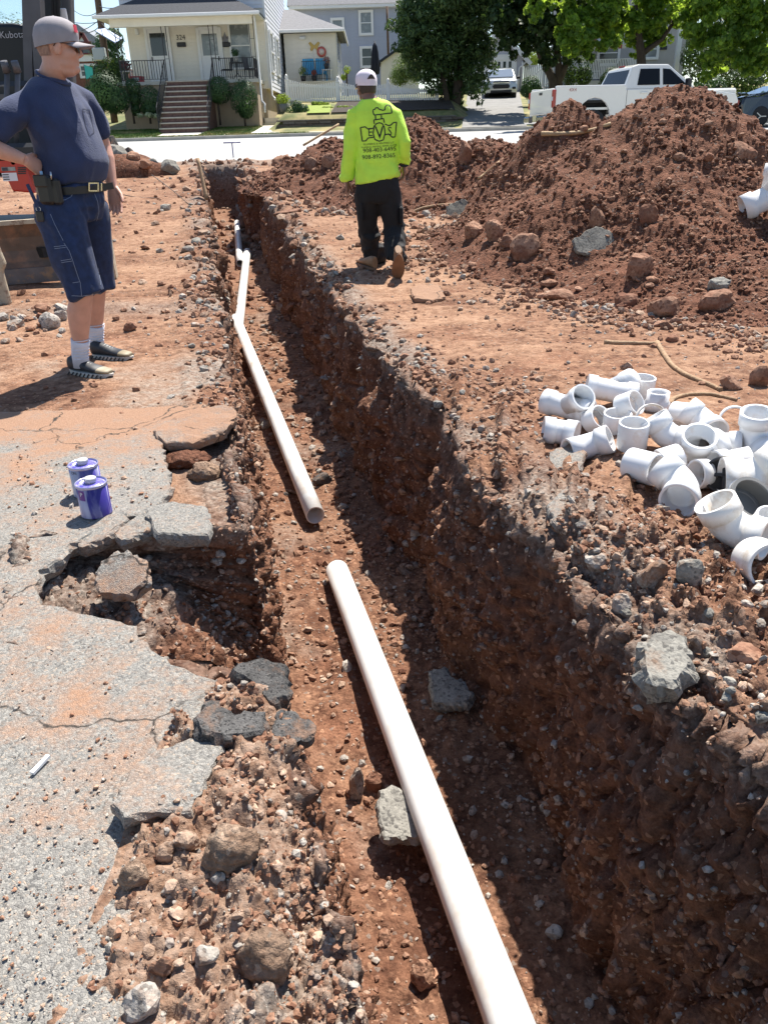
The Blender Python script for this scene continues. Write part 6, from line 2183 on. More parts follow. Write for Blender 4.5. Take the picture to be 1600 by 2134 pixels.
# steps
sx0, sx1 = X(338, 39.5, 200), X(434, 39.5, 200)
NS, RUN = 10, .27
zs0 = zl(YP - NS * RUN)
rise = (zf - zs0) / NS
for k in range(NS):
 z1 = zs0 + rise * (k + 1)
 y0 = YP - (NS - k) * RUN
 h1.box('step', M_STEPT, sx0 - .04, sx1 + .04, y0 - .03, y0 + RUN + .02, z1 - .06, z1, bev=.01)
 h1.box('riser', M_BRICKR, sx0, sx1, y0, y0 + RUN if k < NS - 1 else YP - .002, zs0 - .2, z1 - .06)
for sx in (sx0 - .10, sx1 + .06):
 p0 = Vector((sx + .05, YP - NS * RUN + .05, zs0 + rise))
 p1 = Vector((sx + .05, YP - .05, zf))
 m = h1.mb()
 up = Vector((0, 0, 1))
 m.bar(p0 + up * .80, p1 + up * .85, .035, .03)
 m.bar(p0 + up * .12, p1 + up * .12, .02, .02)
 m.bar(p0 - up * .2, p0 + up * .82, .03)
 m.bar(p1, p1 + up * .86, .03)
 o = m.build('stair_rail', M_IRON, h1.r)
 q = MB()
 q.box((0, 0, .36), (.016, .016, .72))
 me = q.mesh('baluster', M_IRON)
 for k in range(15): link('baluster', me, o, p0.lerp(p1, (k + .5) / 15) + up * .1 - h1.o)
# porch railings and iron posts
yr = YP + .06
rail_run(h1, (xl + .08, yr, zf), (sx0 - .02, yr, zf), .86, 17)
rail_run(h1, (sx1 + .02, yr, zf), (xr - .08, yr, zf), .86, 20)
rail_run(h1, (xl + .08, yr, zf), (xl + .08, YB - .1, zf), .86, 10)
rail_run(h1, (xr - .08, yr, zf), (xr - .08, YB - .1, zf), .86, 12)
for px in (xl + .10, sx0 - .02, sx1 + .05, xr - .14):
 m = h1.mb()
 w_ = .20
 for dx in (0, w_):
  m.bar((px + dx, yr, zf), (px + dx, yr, ze - .12), .03)
 for k in range(3): m.bar((px, yr, zf + .9 + k * .7), (px + w_, yr, zf + .9 + k * .7), .016)
 m.build('iron_post', M_IRON, h1.r)
# porch roof
x0, x1, y0, y1, zt = xl - .62, xr + .42, YP - .45, YB - .03, ze + .02
m = h1.mb()
rx = 2.1
m.add([(x0, y0, zt), (x1, y0, zt), (x1, y1, zt), (x0, y1, zt), (x0 + rx, y1, zt + 1.15), (x1 - rx, y1, zt + 1.15)], [(0, 1, 5, 4), (0, 4, 3), (1, 2, 5), (3, 4, 5, 2), (0, 3, 2, 1)], False)
m.build('porch_roof', M_ROOF, h1.r)
h1.box('gutter', M_TRIM, x0 - .03, x1 + .03, y0 - .08, y0 + .03, zt - .13, zt + .005, bev=.02)
h1.box('porch_beam', M_CREAM, xl - .05, xr + .05, YP - .08, YP + .16, zt - .42, zt - .10)
h1.box('porch_ceiling', M_CREAM, x0 + .04, x1 - .04, y0 + .05, y1, zt - .10, zt - .02)
for sx, zz in ((xr + .16, zf - .9), (xw + .06, zf - .6)):
 m = h1.mb()
 yy = YP + .05 if sx < xw else YB - .08
 m.tube([(sx, yy - .2, zt - .12), (sx, yy, zt - .45), (sx, yy, zz), (sx + .14, yy - .12, zz - .14), (sx + .14, yy - .2, zz - .5 if sx < xw else zz - .2)], .045, 8)
 m.build('downpipe', M_TRIM, h1.r)
# window on the sunny side wall
for yy in (YB + 1.6, YB + 4.2):
 m = h1.mb()
 zz = zf + .55
 for (cy, cz, dy, dz) in ((yy - .55, zz + .8, .14, 1.8), (yy + .55, zz + .8, .14, 1.8), (yy, zz - .05, 1.1, .12), (yy, zz + 1.66, 1.1, .12), (yy, zz + .8, 1.0, .06)):
  m.box((xw + .03, cy, cz), (.10, dy, dz))
 f = m.build('side_window', M_TRIM, h1.r)
 h1.box('pane', M_PANEL, xw + .005, xw + .02, yy - .48, yy + .48, zz, zz + 1.6, f)
m = h1.mb()
sy0 = YP + .9
for k in range(2): m.box(((X(539, YP) + X(592, YP)) / 2 + .1, sy0 + .25 + .35 * k, zl(sy0) + .08 + .16 * k - .1), (X(592, YP) - X(539, YP), .9 - .3 * k, .2 + .16 * k))
m.build('side_step', M_CONC, h1.r)
# things standing on the porch
def chair_simple(name, label, cat, p, rz, mt, w=.5, d=.5, hs=.44, hb=.95, legs=True):
 t = thing(name, label, cat, p, rz)
 B('seat', mt, t, (0, 0, hs), (w, d, .05), .02)
 m = MB()
 m.box((0, 0, 0), (w * .95, .05, hb - hs), Matrix.Rotation(-.16, 3, 'X'), .02)
 m.build('backrest', mt, t, (0, d * .48, hs + (hb - hs) / 2))
 for sx in (-1, 1):
  for sy in (-1, 1):
   m = MB()
   m.bar((sx * w * .44, sy * d * .42, 0), (sx * w * .42, sy * d * .38, hs), .03)
   m.build('leg', mt, t)
 return t
yc = YP + .75
chair_simple('patio_chair', 'black patio chair left of the bistro table on the porch', 'chair', (X(474, yc, 160), yc, zf), -1.2, M_IRON)
chair_simple('patio_chair', 'black patio chair right of the bistro table on the porch', 'chair', (X(524, yc, 160), yc, zf), 1.2, M_IRON)
t = thing('bistro_table', 'small black bistro table between two patio chairs on the porch', 'table', (X(495, yc, 160), yc, zf))
MB().lathe([(.32, .70), (.32, .73), (.01, .73)], n=20).build('table_top', M_IRON, t)
MB().tube([(0, 0, .25), (0, 0, .70)], .02, 8).build('table_stem', M_IRON, t)
for k in range(3):
 a = k * math.tau / 3 + .5
 MB().tube([(0, 0, .30), (.12 * math.cos(a), .12 * math.sin(a), .18), (.30 * math.cos(a), .30 * math.sin(a), 0)], .014, 6).build('leg', M_IRON, t)
M_POT = mat('pale_pot', (.55, .5, .42), .7)
# ------------------------------------------------------------------ foliage
def leaf_mat(name, dark, light, trans=.35, tcol=None):
 m = bpy.data.materials.new(name)
 m.use_nodes = True
 nt = m.node_tree
 b = nt.nodes['Principled BSDF']
 out = [n for n in nt.nodes if n.type == 'OUTPUT_MATERIAL'][0]
 b.inputs['Roughness'].default_value = .55
 b.inputs['Specular IOR Level'].default_value = .3
 a = nd(nt, 'ShaderNodeAttribute', attribute_name='leaf').outputs['Fac']
 c = mixc(nt, a, dark, light)
 nt.links.new(c, b.inputs['Base Color'])
 t = nd(nt, 'ShaderNodeBsdfTranslucent', {'Color': mixc(nt, a, tuple(x * .9 for x in (tcol or light)), tuple(min(1, x * 1.5) for x in (tcol or light)))})
 mx = nd(nt, 'ShaderNodeMixShader', {0: trans, 1: b.outputs[0], 2: t.outputs[0]})
 nt.links.new(mx.outputs[0], out.inputs[0])
 return m
M_BARK = mat('bark', (0.055, 0.042, 0.032), .95, var=.4, vscale=14, bump=.7, bscale=24, stretch=(1, 1, .3))
M_MAPLE = leaf_mat('maple_leaf', (0.035, 0.085, 0.014), (0.10, 0.185, 0.028), .48, (0.34, 0.48, 0.05))
M_DKLEAF = leaf_mat('dark_leaf', (0.012, 0.030, 0.010), (0.035, 0.070, 0.018), .25, (0.07, 0.12, 0.02))
M_CEDAR = leaf_mat('cedar_spray', (0.025, 0.058, 0.022), (0.10, 0.16, 0.05), .2, (0.08, 0.14, 0.03))
M_BOX = leaf_mat('shrub_leaf', (0.018, 0.050, 0.020), (0.055, 0.115, 0.040), .2, (0.08, 0.16, 0.03))
M_LIME = leaf_mat('lime_leaf', (0.14, 0.22, 0.03), (0.28, 0.36, 0.05), .35)
M_FLOWER = mat('flower_red', (.45, .06, .06), .7)
def leaves(P, D, size, shape, seed, aspect=.6, name='crown', m=None, parent=None, loc=None):
 """P positions, D outward directions; each leaf its own small face set"""
 r = np.random.RandomState(seed)
 n = len(P)
 s = size * r.uniform(.6, 1.25, n)
 a = D + .9 * r.normal(size=(n, 3))
 a /= np.linalg.norm(a, axis=1, keepdims=True)
 q = r.normal(size=(n, 3))
 x = np.cross(a, q)
 x /= np.linalg.norm(x, axis=1, keepdims=True) + 1e-9
 y = np.cross(a, x)
 if shape == 'maple':
  pts = np.array([(0, -.5), (.42, -.28), (.30, .0), (.50, .22), (.18, .22), (0, .55), (-.18, .22), (-.50, .22), (-.30, .0), (-.42, -.28)])
  F0 = np.array([(0, 1, 2), (2, 3, 4), (4, 5, 6), (6, 7, 8), (8, 9, 0), (0, 2, 8), (2, 4, 6), (2, 6, 8)])
 else:
  pts = np.array([(0, -.5), (aspect / 2, -.05), (0, .5), (-aspect / 2, -.05)])
  F0 = np.array([(0, 1, 2), (0, 2, 3)])
 k = len(pts)
 V = P[:, None, :] + (x[:, None, :] * pts[None, :, 0:1] + y[:, None, :] * pts[None, :, 1:2]) * s[:, None, None]
 V = V + a[:, None, :] * (np.abs(pts[None, :, 0:1]) * s[:, None, None] * .25)
 F = (F0[None] + (np.arange(n) * k)[:, None, None]).reshape(-1, 3)
 at_ = np.repeat(r.rand(n) ** 1.3, k)
 me = mesh_np(name, V.reshape(-1, 3), F, m, False, {'leaf': at_})
 return link(name, me, parent, loc)
def blob_points(blobs, n, seed, shell=.55, clump=0):
 r = np.random.RandomState(seed)
 if clump:
  bl = []
  for b in blobs:
   for _ in range(clump):
    d = r.normal(size=3)
    d /= np.linalg.norm(d)
    q = b[1] * r.uniform(.35, 1.12)
    bl.append((np.array(b[0]) + d * q * np.array([1, 1, b[2] if len(b) > 2 else 1]), b[1] * r.uniform(.16, .34), r.uniform(.55, .9)))
  blobs = bl
 w = np.array([b[1] ** 2 for b in blobs])
 w = w / w.sum()
 i = r.choice(len(blobs), n, p=w)
 d = r.normal(size=(n, 3))
 d /= np.linalg.norm(d, axis=1, keepdims=True)
 c = np.array([b[0] for b in blobs])[i]
 rad = np.array([b[1] for b in blobs])[i]
 sq = np.array([b[2] if len(b) > 2 else 1.0 for b in blobs])[i]
 t = (shell + (1 - shell) * r.rand(n) ** .6)
 t = t * (1 + .18 * fbm(d * 2 + c, 1.3, 3, .6, seed))
 P = c + d * (rad * t)[:, None] * np.stack([np.ones(n), np.ones(n), sq], 1)
 return P, d
def shrub(name, label, p, blobs, n, size, m, seed, trunk=None, cat='shrub', group=None, shape='leaf', aspect=.5, shell=.75):
 t = thing(name, label, cat, p, 0, group)
 P, D = blob_points(blobs, n, seed, shell)
 leaves(P, D, size, shape, seed, aspect, 'foliage', m, t)
 core = MB()
 for b in blobs:
  ell(core, b[0], (b[1] * .62, b[1] * .62, b[1] * .62 * (b[2] if len(b) > 2 else 1)), None, 10, 7)
 if trunk:
  MB().tube(trunk, [.05] * len(trunk), 8).build('stem', M_BARK, t)
 return t
def SH(px, pyb, Y): return Vector((X(px, Y, pyb), Y, at(px, pyb, Y).z))
def pxm(Y): return 1610 / (Y * .92)            # pixels per metre at that distance
def ball(px, py, rpx, Y, p, sq=1.0):
 c = at(px, py, Y) - p
 return (tuple(c), rpx / pxm(Y), sq)
Yb = 39.3
p = SH(216, 240, Yb)
shrub('round_bush', 'big round clipped bush left of the porch base', p, [ball(220, 192, 40, Yb, p, .98), ball(198, 206, 26, Yb, p), ball(242, 206, 27, Yb, p)], 6500, .12, M_BOX, 201, [(0, 0, -.2), (.05, 0, .4)], group='clipped bushes by the porch')
p = SH(278, 242, 40)
shrub('ball_bush', 'narrow dark bush on a bare leg, left of the steps', p, [ball(277, 182, 16, 40, p, 1.1), ball(280, 205, 12, 40, p, 1.3), ball(283, 228, 9, 40, p, 1.3)], 2200, .10, M_BOX, 202, [(0, 0, -.3), (0, 0, .8)], group='clipped bushes by the porch')
p = SH(312, 242, 40)
shrub('ball_bush', 'dark square clipped bush directly left of the steps', p, [ball(312, 206, 23, 40, p, 1.15), ball(314, 226, 20, 40, p, .8)], 3000, .10, M_BOX, 203, [(0, 0, -.3), (0, 0, .5)], group='clipped bushes by the porch')
p = SH(458, 245, 40)
shrub('standard_bush', 'round topiary bush on a thin stem right of the steps', p, [ball(457, 187, 25, 40, p, 1.05), ball(450, 198, 14, 40, p)], 3000, .10, M_BOX, 204, [(0, 0, -.3), (0, 0, 1.0)], group='clipped bushes by the porch')
p = SH(510, 247, 40)
shrub('standard_bush', 'egg shaped bush at the right corner of the porch base', p, [ball(508, 203, 28, 40, p, 1.25), ball(512, 228, 15, 40, p, 1.2)], 3400, .10, M_BOX, 205, [(0, 0, -.3), (0, 0, .6)], group='clipped bushes by the porch')
p = SH(225, 200, 44)
shrub('dark_bush', 'dark feathery bush behind the big round bush', p, [ball(232, 150, 26, 44, p), ball(215, 165, 20, 44, p)], 1800, .16, M_DKLEAF, 206)
p = SH(300, 247, 39.2)
shrub('pale_plant', 'low pale leafy plant at the foot of the porch base', p, [ball(292, 240, 8, 39.2, p, .6), ball(310, 239, 9, 39.2, p, .6), ball(325, 241, 7, 39.2, p, .6)], 500, .11, leaf_mat('pale_leaf', (.16, .2, .1), (.4, .45, .3), .2), 207, shell=.3)
p = SH(622, 245, 39.6)
shrub('flowering_bush', 'loose green bush on the planter wall corner', p, [ball(612, 232, 17, 39.6, p), ball(632, 230, 14, 39.6, p), ball(620, 222, 12, 39.6, p)], 1600, .10, M_BOX, 208, shell=.5)
p = SH(592, 232, 41)
t_ = thing('potted_plant', 'pot of yellow green leaves beside the white fence end', 'potted plant', p)
MB().lathe([(.16, 0), (.24, .32), (.20, .33), (.18, .28), (.01, .28)], n=16).build('pot', mat('grey_pot', (.16, .16, .15), .7), t_)
P_, D_ = blob_points([((0, 0, .5), .34, .8)], 500, 5, .3)
leaves(P_, D_, .10, 'leaf', 6, .5, 'leaves', M_LIME, t_)
# low plants behind the planter wall
for i, (a, b, yy, r_) in enumerate(((655, 235, 40.5, 12), (690, 226, 40.8, 10), (720, 224, 40.8, 10), (668, 215, 42, 9))):
 p = SH(a, b + 8, yy)
 shrub('hosta', ['lime hosta clump nearest the planter corner', 'lime hosta clump left of the worker\'s shoulder', 'lime hosta clump hidden partly by the worker', 'lime plant against the white fence'][i], p, [ball(a, b, r_, yy, p, .5), ball(a + 12, b + 1, r_ * .8, yy, p, .5), ball(a - 12, b, r_ * .8, yy, p, .5)], 420, .13, M_LIME, 210 + i, shell=.3)
p = SH(745, 175, 47)
shrub('sapling', 'spindly sapling with pale leaves behind the white fence', p, [ball(723, 145, 8, 47, p), ball(716, 160, 6, 47, p)], 160, .16, M_LIME, 216, [tuple(at(724, 200, 47) - p), tuple(at(722, 150, 47) - p)], cat='tree', shell=.2)
# clumps near the far edge: arborvitae
Yt = 42.5
p = SH(950, 232, Yt)
t = thing('arborvitae_tree', 'huge dark green arborvitae beside the driveway', 'tree', p)
bl = []
rr_ = random.Random(5)
for (a, b, r_) in ((935, 30, 95), (880, 20, 55), (985, 40, 58), (900, 90, 62), (960, 110, 70), (1000, 100, 42), (868, 70, 48), (918, 128, 48), (965, 170, 50), (886, 112, 36), (945, 205, 26), (985, 150, 36), (930, -60, 95), (960, -40, 80)):
 bl.append((tuple(at(a, b, Yt + rr_.uniform(-1.2, .6)) - p), r_ / pxm(Yt), 1.1))
P_, D_ = blob_points(bl, 42000, 301, .45, 34)
D_[:, 2] += .2
D_ = D_ * .6 + np.array([0, -.15, .75])
leaves(P_, D_, .26, 'leaf', 302, .34, 'crown', M_CEDAR, t)
MB().tube([tuple(at(946, 240, Yt) - p), tuple(at(952, 190, Yt) - p), tuple(at(962, 120, Yt) - p)], [.24, .22, .2], 10).build('trunk', M_BARK, t)
MB().tube([tuple(at(936, 235, Yt - .3) - p), tuple(at(928, 190, Yt - .3) - p), tuple(at(915, 130, Yt - .3) - p)], [.16, .14, .1], 8).build('trunk', M_BARK, t)
p = SH(842, 178, 45)
shrub('feathery_shrub', 'light green feathery shrub left of the arborvitae', p, [ball(842, 140, 26, 45, p, 1.1), ball(862, 150, 24, 45, p), ball(832, 160, 20, 45, p), ball(850, 115, 16, 45, p)], 2600, .20, leaf_mat('feather_leaf', (.06, .11, .03), (.2, .28, .08), .3), 220, shell=.4, aspect=.25)
# dark maple with forked trunk
Ym = 40.5
p = SH(1156, 215, Ym)
t = thing('dark_maple_tree', 'dark leaved tree with a forked black trunk beside the driveway', 'tree', p)
def limb(par, pts, r0, r1, Y, p):
 W = [at(a, b, Y + (c if len(q) > 2 else 0)) - p for q in pts for (a, b, c) in [(q + (0,))[:3]]]
 n = len(W)
 return MB().tube(W, [r0 + (r1 - r0) * i / (n - 1) for i in range(n)], 9).build('trunk', M_BARK, par)
limb(t, [(1156, 220), (1154, 190), (1152, 165), (1142, 145), (1126, 115), (1116, 85), (1110, 40)], .26, .09, Ym, p)
limb(t, [(1160, 220), (1164, 180), (1164, 140), (1160, 90), (1158, 30)], .22, .10, Ym, p)
limb(t, [(1160, 175), (1172, 150), (1184, 120), (1192, 70), (1196, 10)], .20, .09, Ym, p)
bl = []
for (a, b, r_) in ((1100, 30, 62), (1062, 25, 42), (1150, 20, 62), (1195, 40, 50), (1130, 70, 42), (1180, 80, 40), (1075, 65, 34), (1060, 92, 18), (1100, 92, 24), (1150, 110, 30), (1200, 110, 30), (1100, -60, 90), (1180, -60, 90), (1070, 115, 10)):
 bl.append((tuple(at(a, b, Ym + rr_.uniform(-1.5, 1.0)) - p), r_ / pxm(Ym), .9))
P_, D_ = blob_points(bl, 15000, 310, .2, 15)
leaves(P_, D_, .21, 'maple', 311, .6, 'crown', M_DKLEAF, t)
# bright maples over the right of the view
Yn = 36.4
p = SH(1345, 215, Yn)
t = thing('maple_tree', 'maple with sunlit yellow green leaves and a slim trunk behind the pickup', 'tree', p)
limb(t, [(1345, 225), (1340, 180), (1337, 140), (1335, 108), (1330, 70), (1322, 10)], .24, .12, Yn, p)
limb(t, [(1337, 112), (1355, 98), (1378, 82), (1400, 50), (1412, 10)], .12, .06, Yn, p)
bl = []
for (a, b, r_, dy) in ((1240, 40, 52, -1.5), (1200, 70, 34, -2), (1190, 105, 22, -2), (1225, 85, 30, -2), (1265, 75, 34, -1.5), (1280, 25, 56, -1), (1310, 50, 46, 0), (1350, 45, 52, .5), (1395, 40, 50, .5), (1330, 88, 26, 0), (1375, 80, 24, 0), (1130, 8, 30, -2.5), (1175, 12, 34, -2.5), (1300, -60, 110, 0), (1400, -50, 90, 0), (1200, -50, 80, -1.5)):
 bl.append((tuple(at(a, b, Yn + dy + rr_.uniform(-.6, .6)) - p), r_ / pxm(Yn), .85))
P_, D_ = blob_points(bl, 18000, 320, .2, 16)
leaves(P_, D_, .19, 'maple', 321, .6, 'crown', M_MAPLE, t)
Yq = 33.0
p = Vector((X(1700, Yq + 3, 200), Yq + 3.2, zl(Yq + 3)))
t = thing('maple_tree', 'big maple with branches hanging in from the upper right corner', 'tree', p)
limb(t, [(1700, 240), (1695, 150), (1670, 60), (1640, -40)], .30, .16, Yq + 3, p)
limb(t, [(1680, 80), (1600, 40), (1520, 20), (1450, 30)], .13, .05, Yq + 1, p)
bl = []
for (a, b, r_, dy) in ((1480, 30, 52, 0), (1530, 40, 60, -.5), (1580, 40, 60, -.5), (1465, 75, 32, 0), (1500, 95, 40, 0), (1540, 100, 46, -.5), (1590, 95, 40, -.5), (1480, 125, 24, 0), (1500, 145, 20, .2), (1470, 160, 13, .2), (1560, 135, 24, -.5), (1595, 130, 28, -.5), (1440, 25, 34, .5), (1450, 60, 18, .5), (1550, -60, 110, 0), (1650, 0, 90, 0), (1650, 100, 60, 0)):
 bl.append((tuple(at(a, b, Yq + dy + rr_.uniform(-.5, .5)) - p), r_ / pxm(Yq), .85))
P_, D_ = blob_points(bl, 18000, 330, .2, 17)
leaves(P_, D_, .18, 'maple', 331, .6, 'crown', M_MAPLE, t)
# hedges and shrubs in front of the grey house
for i, (a, b, r_, yy, sq, m_, lab) in enumerate((
 (1106, 182, 20, 44, 1.1, M_BOX, 'bright topped round bush between driveway and forked tree'),
 (1203, 150, 28, 44, 1.35, M_DKLEAF, 'tall black green bush in front of the grey porch'),
 (1275, 165, 24, 44, .9, M_DKLEAF, 'dark bush under the white porch railing'),
 (1396, 160, 15, 43, .9, M_BOX, 'small bush just above the cab of the pickup'),
 (1478, 185, 32, 38, .8, M_BOX, 'round hedge bush behind the bonnet of the pickup'),
 (1550, 170, 38, 39, .8, M_DKLEAF, 'dark hedge bush behind the black car'),
 (1520, 110, 40, 46, 1.1, M_DKLEAF, 'dark tall shrub in deep shade at the right, behind the maple leaves'),
 (1455, 110, 34, 47, 1.2, M_DKLEAF, 'dark tall shrub beside the white column of the grey house'),
 (1600, 120, 50, 48, 1.1, M_DKLEAF, 'dark shrub at the right picture edge above the black car'),
 (1105, 122, 16, 62, 1.1, M_LIME, 'sunlit bush seen between garage and forked tree'))):
 p = SH(a, b + r_ * sq, yy)
 shrub('bush', lab, p, [ball(a, b, r_, yy, p, sq), ball(a - r_ * .5, b + r_ * .3, r_ * .6, yy, p), ball(a + r_ * .5, b + r_ * .3, r_ * .6, yy, p)], 1700, .15, m_, 340 + i, group='bushes at the far houses' if False else None)
# trees far left behind the pole, and a tree line closing the view
p = SH(225, 200, 62)
shrub('tree', 'green tree behind the utility pole at the left', p, [ball(225, 110, 34, 62, p, 1.2), ball(240, 150, 30, 62, p, 1.2), ball(215, 160, 28, 62, p), ball(235, 80, 20, 62, p)], 3600, .30, M_BOX, 360, [(0, 0, -1), (0, 0, 3)], cat='tree', shell=.4)
for i, (a, b, r_, yy, lab) in enumerate(((30, 120, 90, 90, 'distant tree behind the excavator seat'), (1480, 0, 150, 75, 'tall dark tree behind the grey house'), (1650, 20, 160, 70, 'tall dark tree beyond the right picture edge'), (1120, -30, 100, 80, 'tall tree behind the garage'))):
 p = SH(a, 190, yy)
 shrub('tree', lab, p, [ball(a, b, r_, yy, p, .9), ball(a - r_ * .5, b + r_ * .4, r_ * .7, yy, p), ball(a + r_ * .5, b + r_ * .4, r_ * .7, yy, p), ball(a, b + r_ * .8, r_ * .6, yy, p)], 5200, .45, M_DKLEAF if i else M_BOX, 370 + i, [(0, 0, -1), (0, 0, 6)], cat='tree', shell=.4)
# ---- cream addition with a railed deck
Y2 = 50.0
z2 = at(650, 172, Y2).z
xa, xb = at(594, 120, Y2).x, at(702, 120, Y2).x
zt2 = at(650, 68, Y2).z
h2 = Bd('addition_house', 'small cream addition with a blue chaired deck between the two houses', 'house', ((xa + xb) / 2, Y2 + 2, z2))
h2.box('wall', M_CREAM, xa, xb, Y2 + .02, Y2 + 7, z2 - 1.2, zt2)
h2.boards(M_CREAM, xa, xb - .03, z2, zt2 - .05, Y2, .24)
h2.boards(M_WSIDE, Y2 + .02, Y2 + 7, z2 - .2, zt2 - .05, xb + .005, .24, 'y')
m = h2.mb()
x0, x1, y0, y1, zt = xa - .2, xb + .45, Y2 - .45, Y2 + 7.4, zt2 + .16
m.add([(x0, y0, zt), (x1, y0, zt), (x1, y1, zt), (x0, y1, zt), (x0 - .1, y0 + 3.4, zt + 1.35), (x1 - 3.0, y0 + 3.4, zt + 1.35)], [(0, 1, 5, 4), (1, 2, 5), (2, 3, 4, 5), (0, 3, 2, 1), (0, 4, 3)], False)
m.build('roof', M_ROOFG, h2.r)
h2.box('gutter', M_TRIM, x0, x1 + .05, y0 - .07, y0 + .02, zt - .17, zt - .01, bev=.02)
h2.box('gutter', M_TRIM, x1 - .03, x1 + .06, y0 + .025, y1, zt - .17, zt - .01, bev=.02)
h2.box('deck', M_CONC, at(625, 170, Y2 - 1.6).x, at(698, 170, Y2 - 1.6).x, Y2 - 1.6, Y2, z2 - .9, z2)
yd = Y2 - 1.5
rail_run(h2, (at(630, 165, yd).x, yd, z2), (at(690, 165, yd).x, yd, z2), .95, 17)
xs_ = xb + .03
for y_ in (Y2 + 1.2, Y2 + 3.0):
 h2.box('side_window', M_PANE, xs_, xs_ + .02, y_ - .3, y_ + .3, z2 + 1.2, z2 + 2.5)
c = at(630, 78, Y2 - .1)
h2.mb().box(c, (.34, .16, .16), None, .04).build('wall_lamp', M_TRIM, h2.r)
M_TEALB = mat('turquoise_paint', (0.02, 0.30, 0.55), .5)
for i, px in enumerate((643, 670)):
 t = thing('deck_chair', ['turquoise slatted chair left on the deck', 'turquoise slatted chair right on the deck beside the white table'][i], 'chair', (at(px, 160, Y2 - .7).x, Y2 - .7, z2))
 B('seat', M_TEALB, t, (0, 0, .38), (.62, .6, .05), .02)
 for k in range(5):
  MB().box((0, 0, 0), (.115, .03, .78), Matrix.Rotation(-.2, 3, 'X'), .01).build('back_slat', M_TEALB, t, (-.25 + .125 * k, .30, .78))
 for sx in (-1, 1):
  B('arm', M_TEALB, t, (sx * .34, 0, .60), (.10, .6, .04), .01)
  for sy in (-1, 1): B('leg', M_TEALB, t, (sx * .30, sy * .24, .18), (.06, .06, .36))
t = thing('deck_table', 'small white table with flowers on the deck', 'table', (at(682, 160, Y2 - 1.0).x, Y2 - 1.0, z2))
B('table_top', M_TRIM, t, (0, 0, .55), (.55, .5, .05), .02)
for sx in (-1, 1):
 for sy in (-1, 1): B('leg', M_TRIM, t, (sx * .22, sy * .2, .27), (.05, .05, .52))
def potflower(name, label, p, m, h, seed, pm=None, r=.16):
 t = thing(name, label, 'potted plant', p)
 MB().lathe([(r * .7, 0), (r, r * 1.7), (r * .88, r * 1.7), (.01, r * 1.5)], n=14).build('pot', pm or M_IRON, t)
 P, D = blob_points([((0, 0, r * 1.7 + h * .45), h * .55, 1)], 160, seed, .3)
 leaves(P, D, .11, 'leaf', seed, .5, 'leaves', m, t)
zt_ = z2 + .575
potflower('flower_pot', 'pot of pink and rust flowers on the white deck table', (at(681, 150, Y2 - 1.0).x, Y2 - 1.0, zt_), leaf_mat('pink_petals', (.20, .07, .06), (.42, .24, .20), .2), .4, 31)
potflower('flower_pot', 'pot with a yellow grassy plant at the left deck rail', (at(632, 163, Y2 - 1.2).x, Y2 - 1.2, z2), M_LIME, .5, 32)
potflower('flower_pot', 'pot of red flowers on the deck floor under the chairs', (at(655, 163, Y2 - 1.2).x, Y2 - 1.2, z2), leaf_mat('red_petals', (.25, .04, .03), (.5, .12, .08), .2), .3, 33)
potflower('flower_pot', 'pot of green leaves on the bistro table of the porch', (X(495, yc, 160), yc, zf + .73), M_BOX, .35, 34, M_POT, .14)
c = at(655, 96, Y2 - .06)
t = thing('wall_butterfly', 'golden butterfly ornament on the cream addition wall', 'wall ornament', c)
m = MB()
for s_ in (-1, 1):
 m.prism([(0, -.05), (s_ * .15, -.22), (s_ * .24, -.16), (s_ * .20, 0), (s_ * .32, .16), (s_ * .22, .24), (0, .05)], (0, .03, 0))
m.build('wings', mat('ornament_gold', (.42, .28, .08), .4, .5), t)
c = at(670, 107, Y2 - .06)
t = thing('wall_disc', 'round red and white ornament on the cream addition wall', 'wall ornament', c)
MB().lathe([(.26, 0), (.26, .03), (.18, .035), (.01, .035)], axis='y', n=24).build('disc', mat('ornament_red', (.48, .10, .08), .5), t).scale = (1, -1, 1)
MB().lathe([(.15, .036), (.15, .05), (.01, .05)], axis='y', n=24).build('disc_center', mat('ornament_pale', (.6, .5, .45), .5), t).scale = (1, -1, 1)
# ---- blue grey house
Y3 = 60.0
z3 = at(720, 185, Y3).z
xa, xb = at(617, 90, Y3).x, at(872, 90, Y3).x
zt3 = at(720, 17, Y3).z
h3 = Bd('blue_grey_house', 'blue grey clapboard house with white windows behind the fence', 'house', ((xa + xb) / 2, Y3 + 4, z3))
h3.box('wall', M_BLUEG, xa, xb, Y3 + .02, Y3 + 9, z3 - 2, zt3)
h3.boards(M_BLUEG, xa, xb, z3 - .6, zt3 - .05, Y3, .19)
h3.box('soffit', M_TRIM, xa - .3, xb + .3, Y3 - .5, Y3 + .3, zt3 - .02, zt3 + .20, bev=.02)
m = h3.mb()
m.prism([(-.55, .18), (4.6, 3.6), (9.6, .18)], (xb - xa + .8, 0, 0), (xa - .4, Y3, zt3), (0, 1, 0), (0, 0, 1))
m.build('roof', M_ROOFG, h3.r)
for (a, b, c_, d_) in ((694, 713, 42, 72), (752, 773, 26, 68), (755, 774, 101, 136)):
 za, zb_ = at(a, d_, Y3).z, at(a, c_, Y3).z
 xa_, xb__ = at(a, (c_ + d_) / 2, Y3).x, at(b, (c_ + d_) / 2, Y3).x
 h3.window((xa_ + xb__) / 2, za, xb__ - xa_, zb_ - za, Y3 - .03, fr=.16, mg=M_PANEL if c_ < 90 else M_PANE)
tag(MB().tube([at(809, 112, 58) - Vector((0, 0, 0)), at(806, 12, 58)], .075, 10).build('flue_pole', M_WOODB), 'brown upright pole in front of the blue grey house', 'pole')
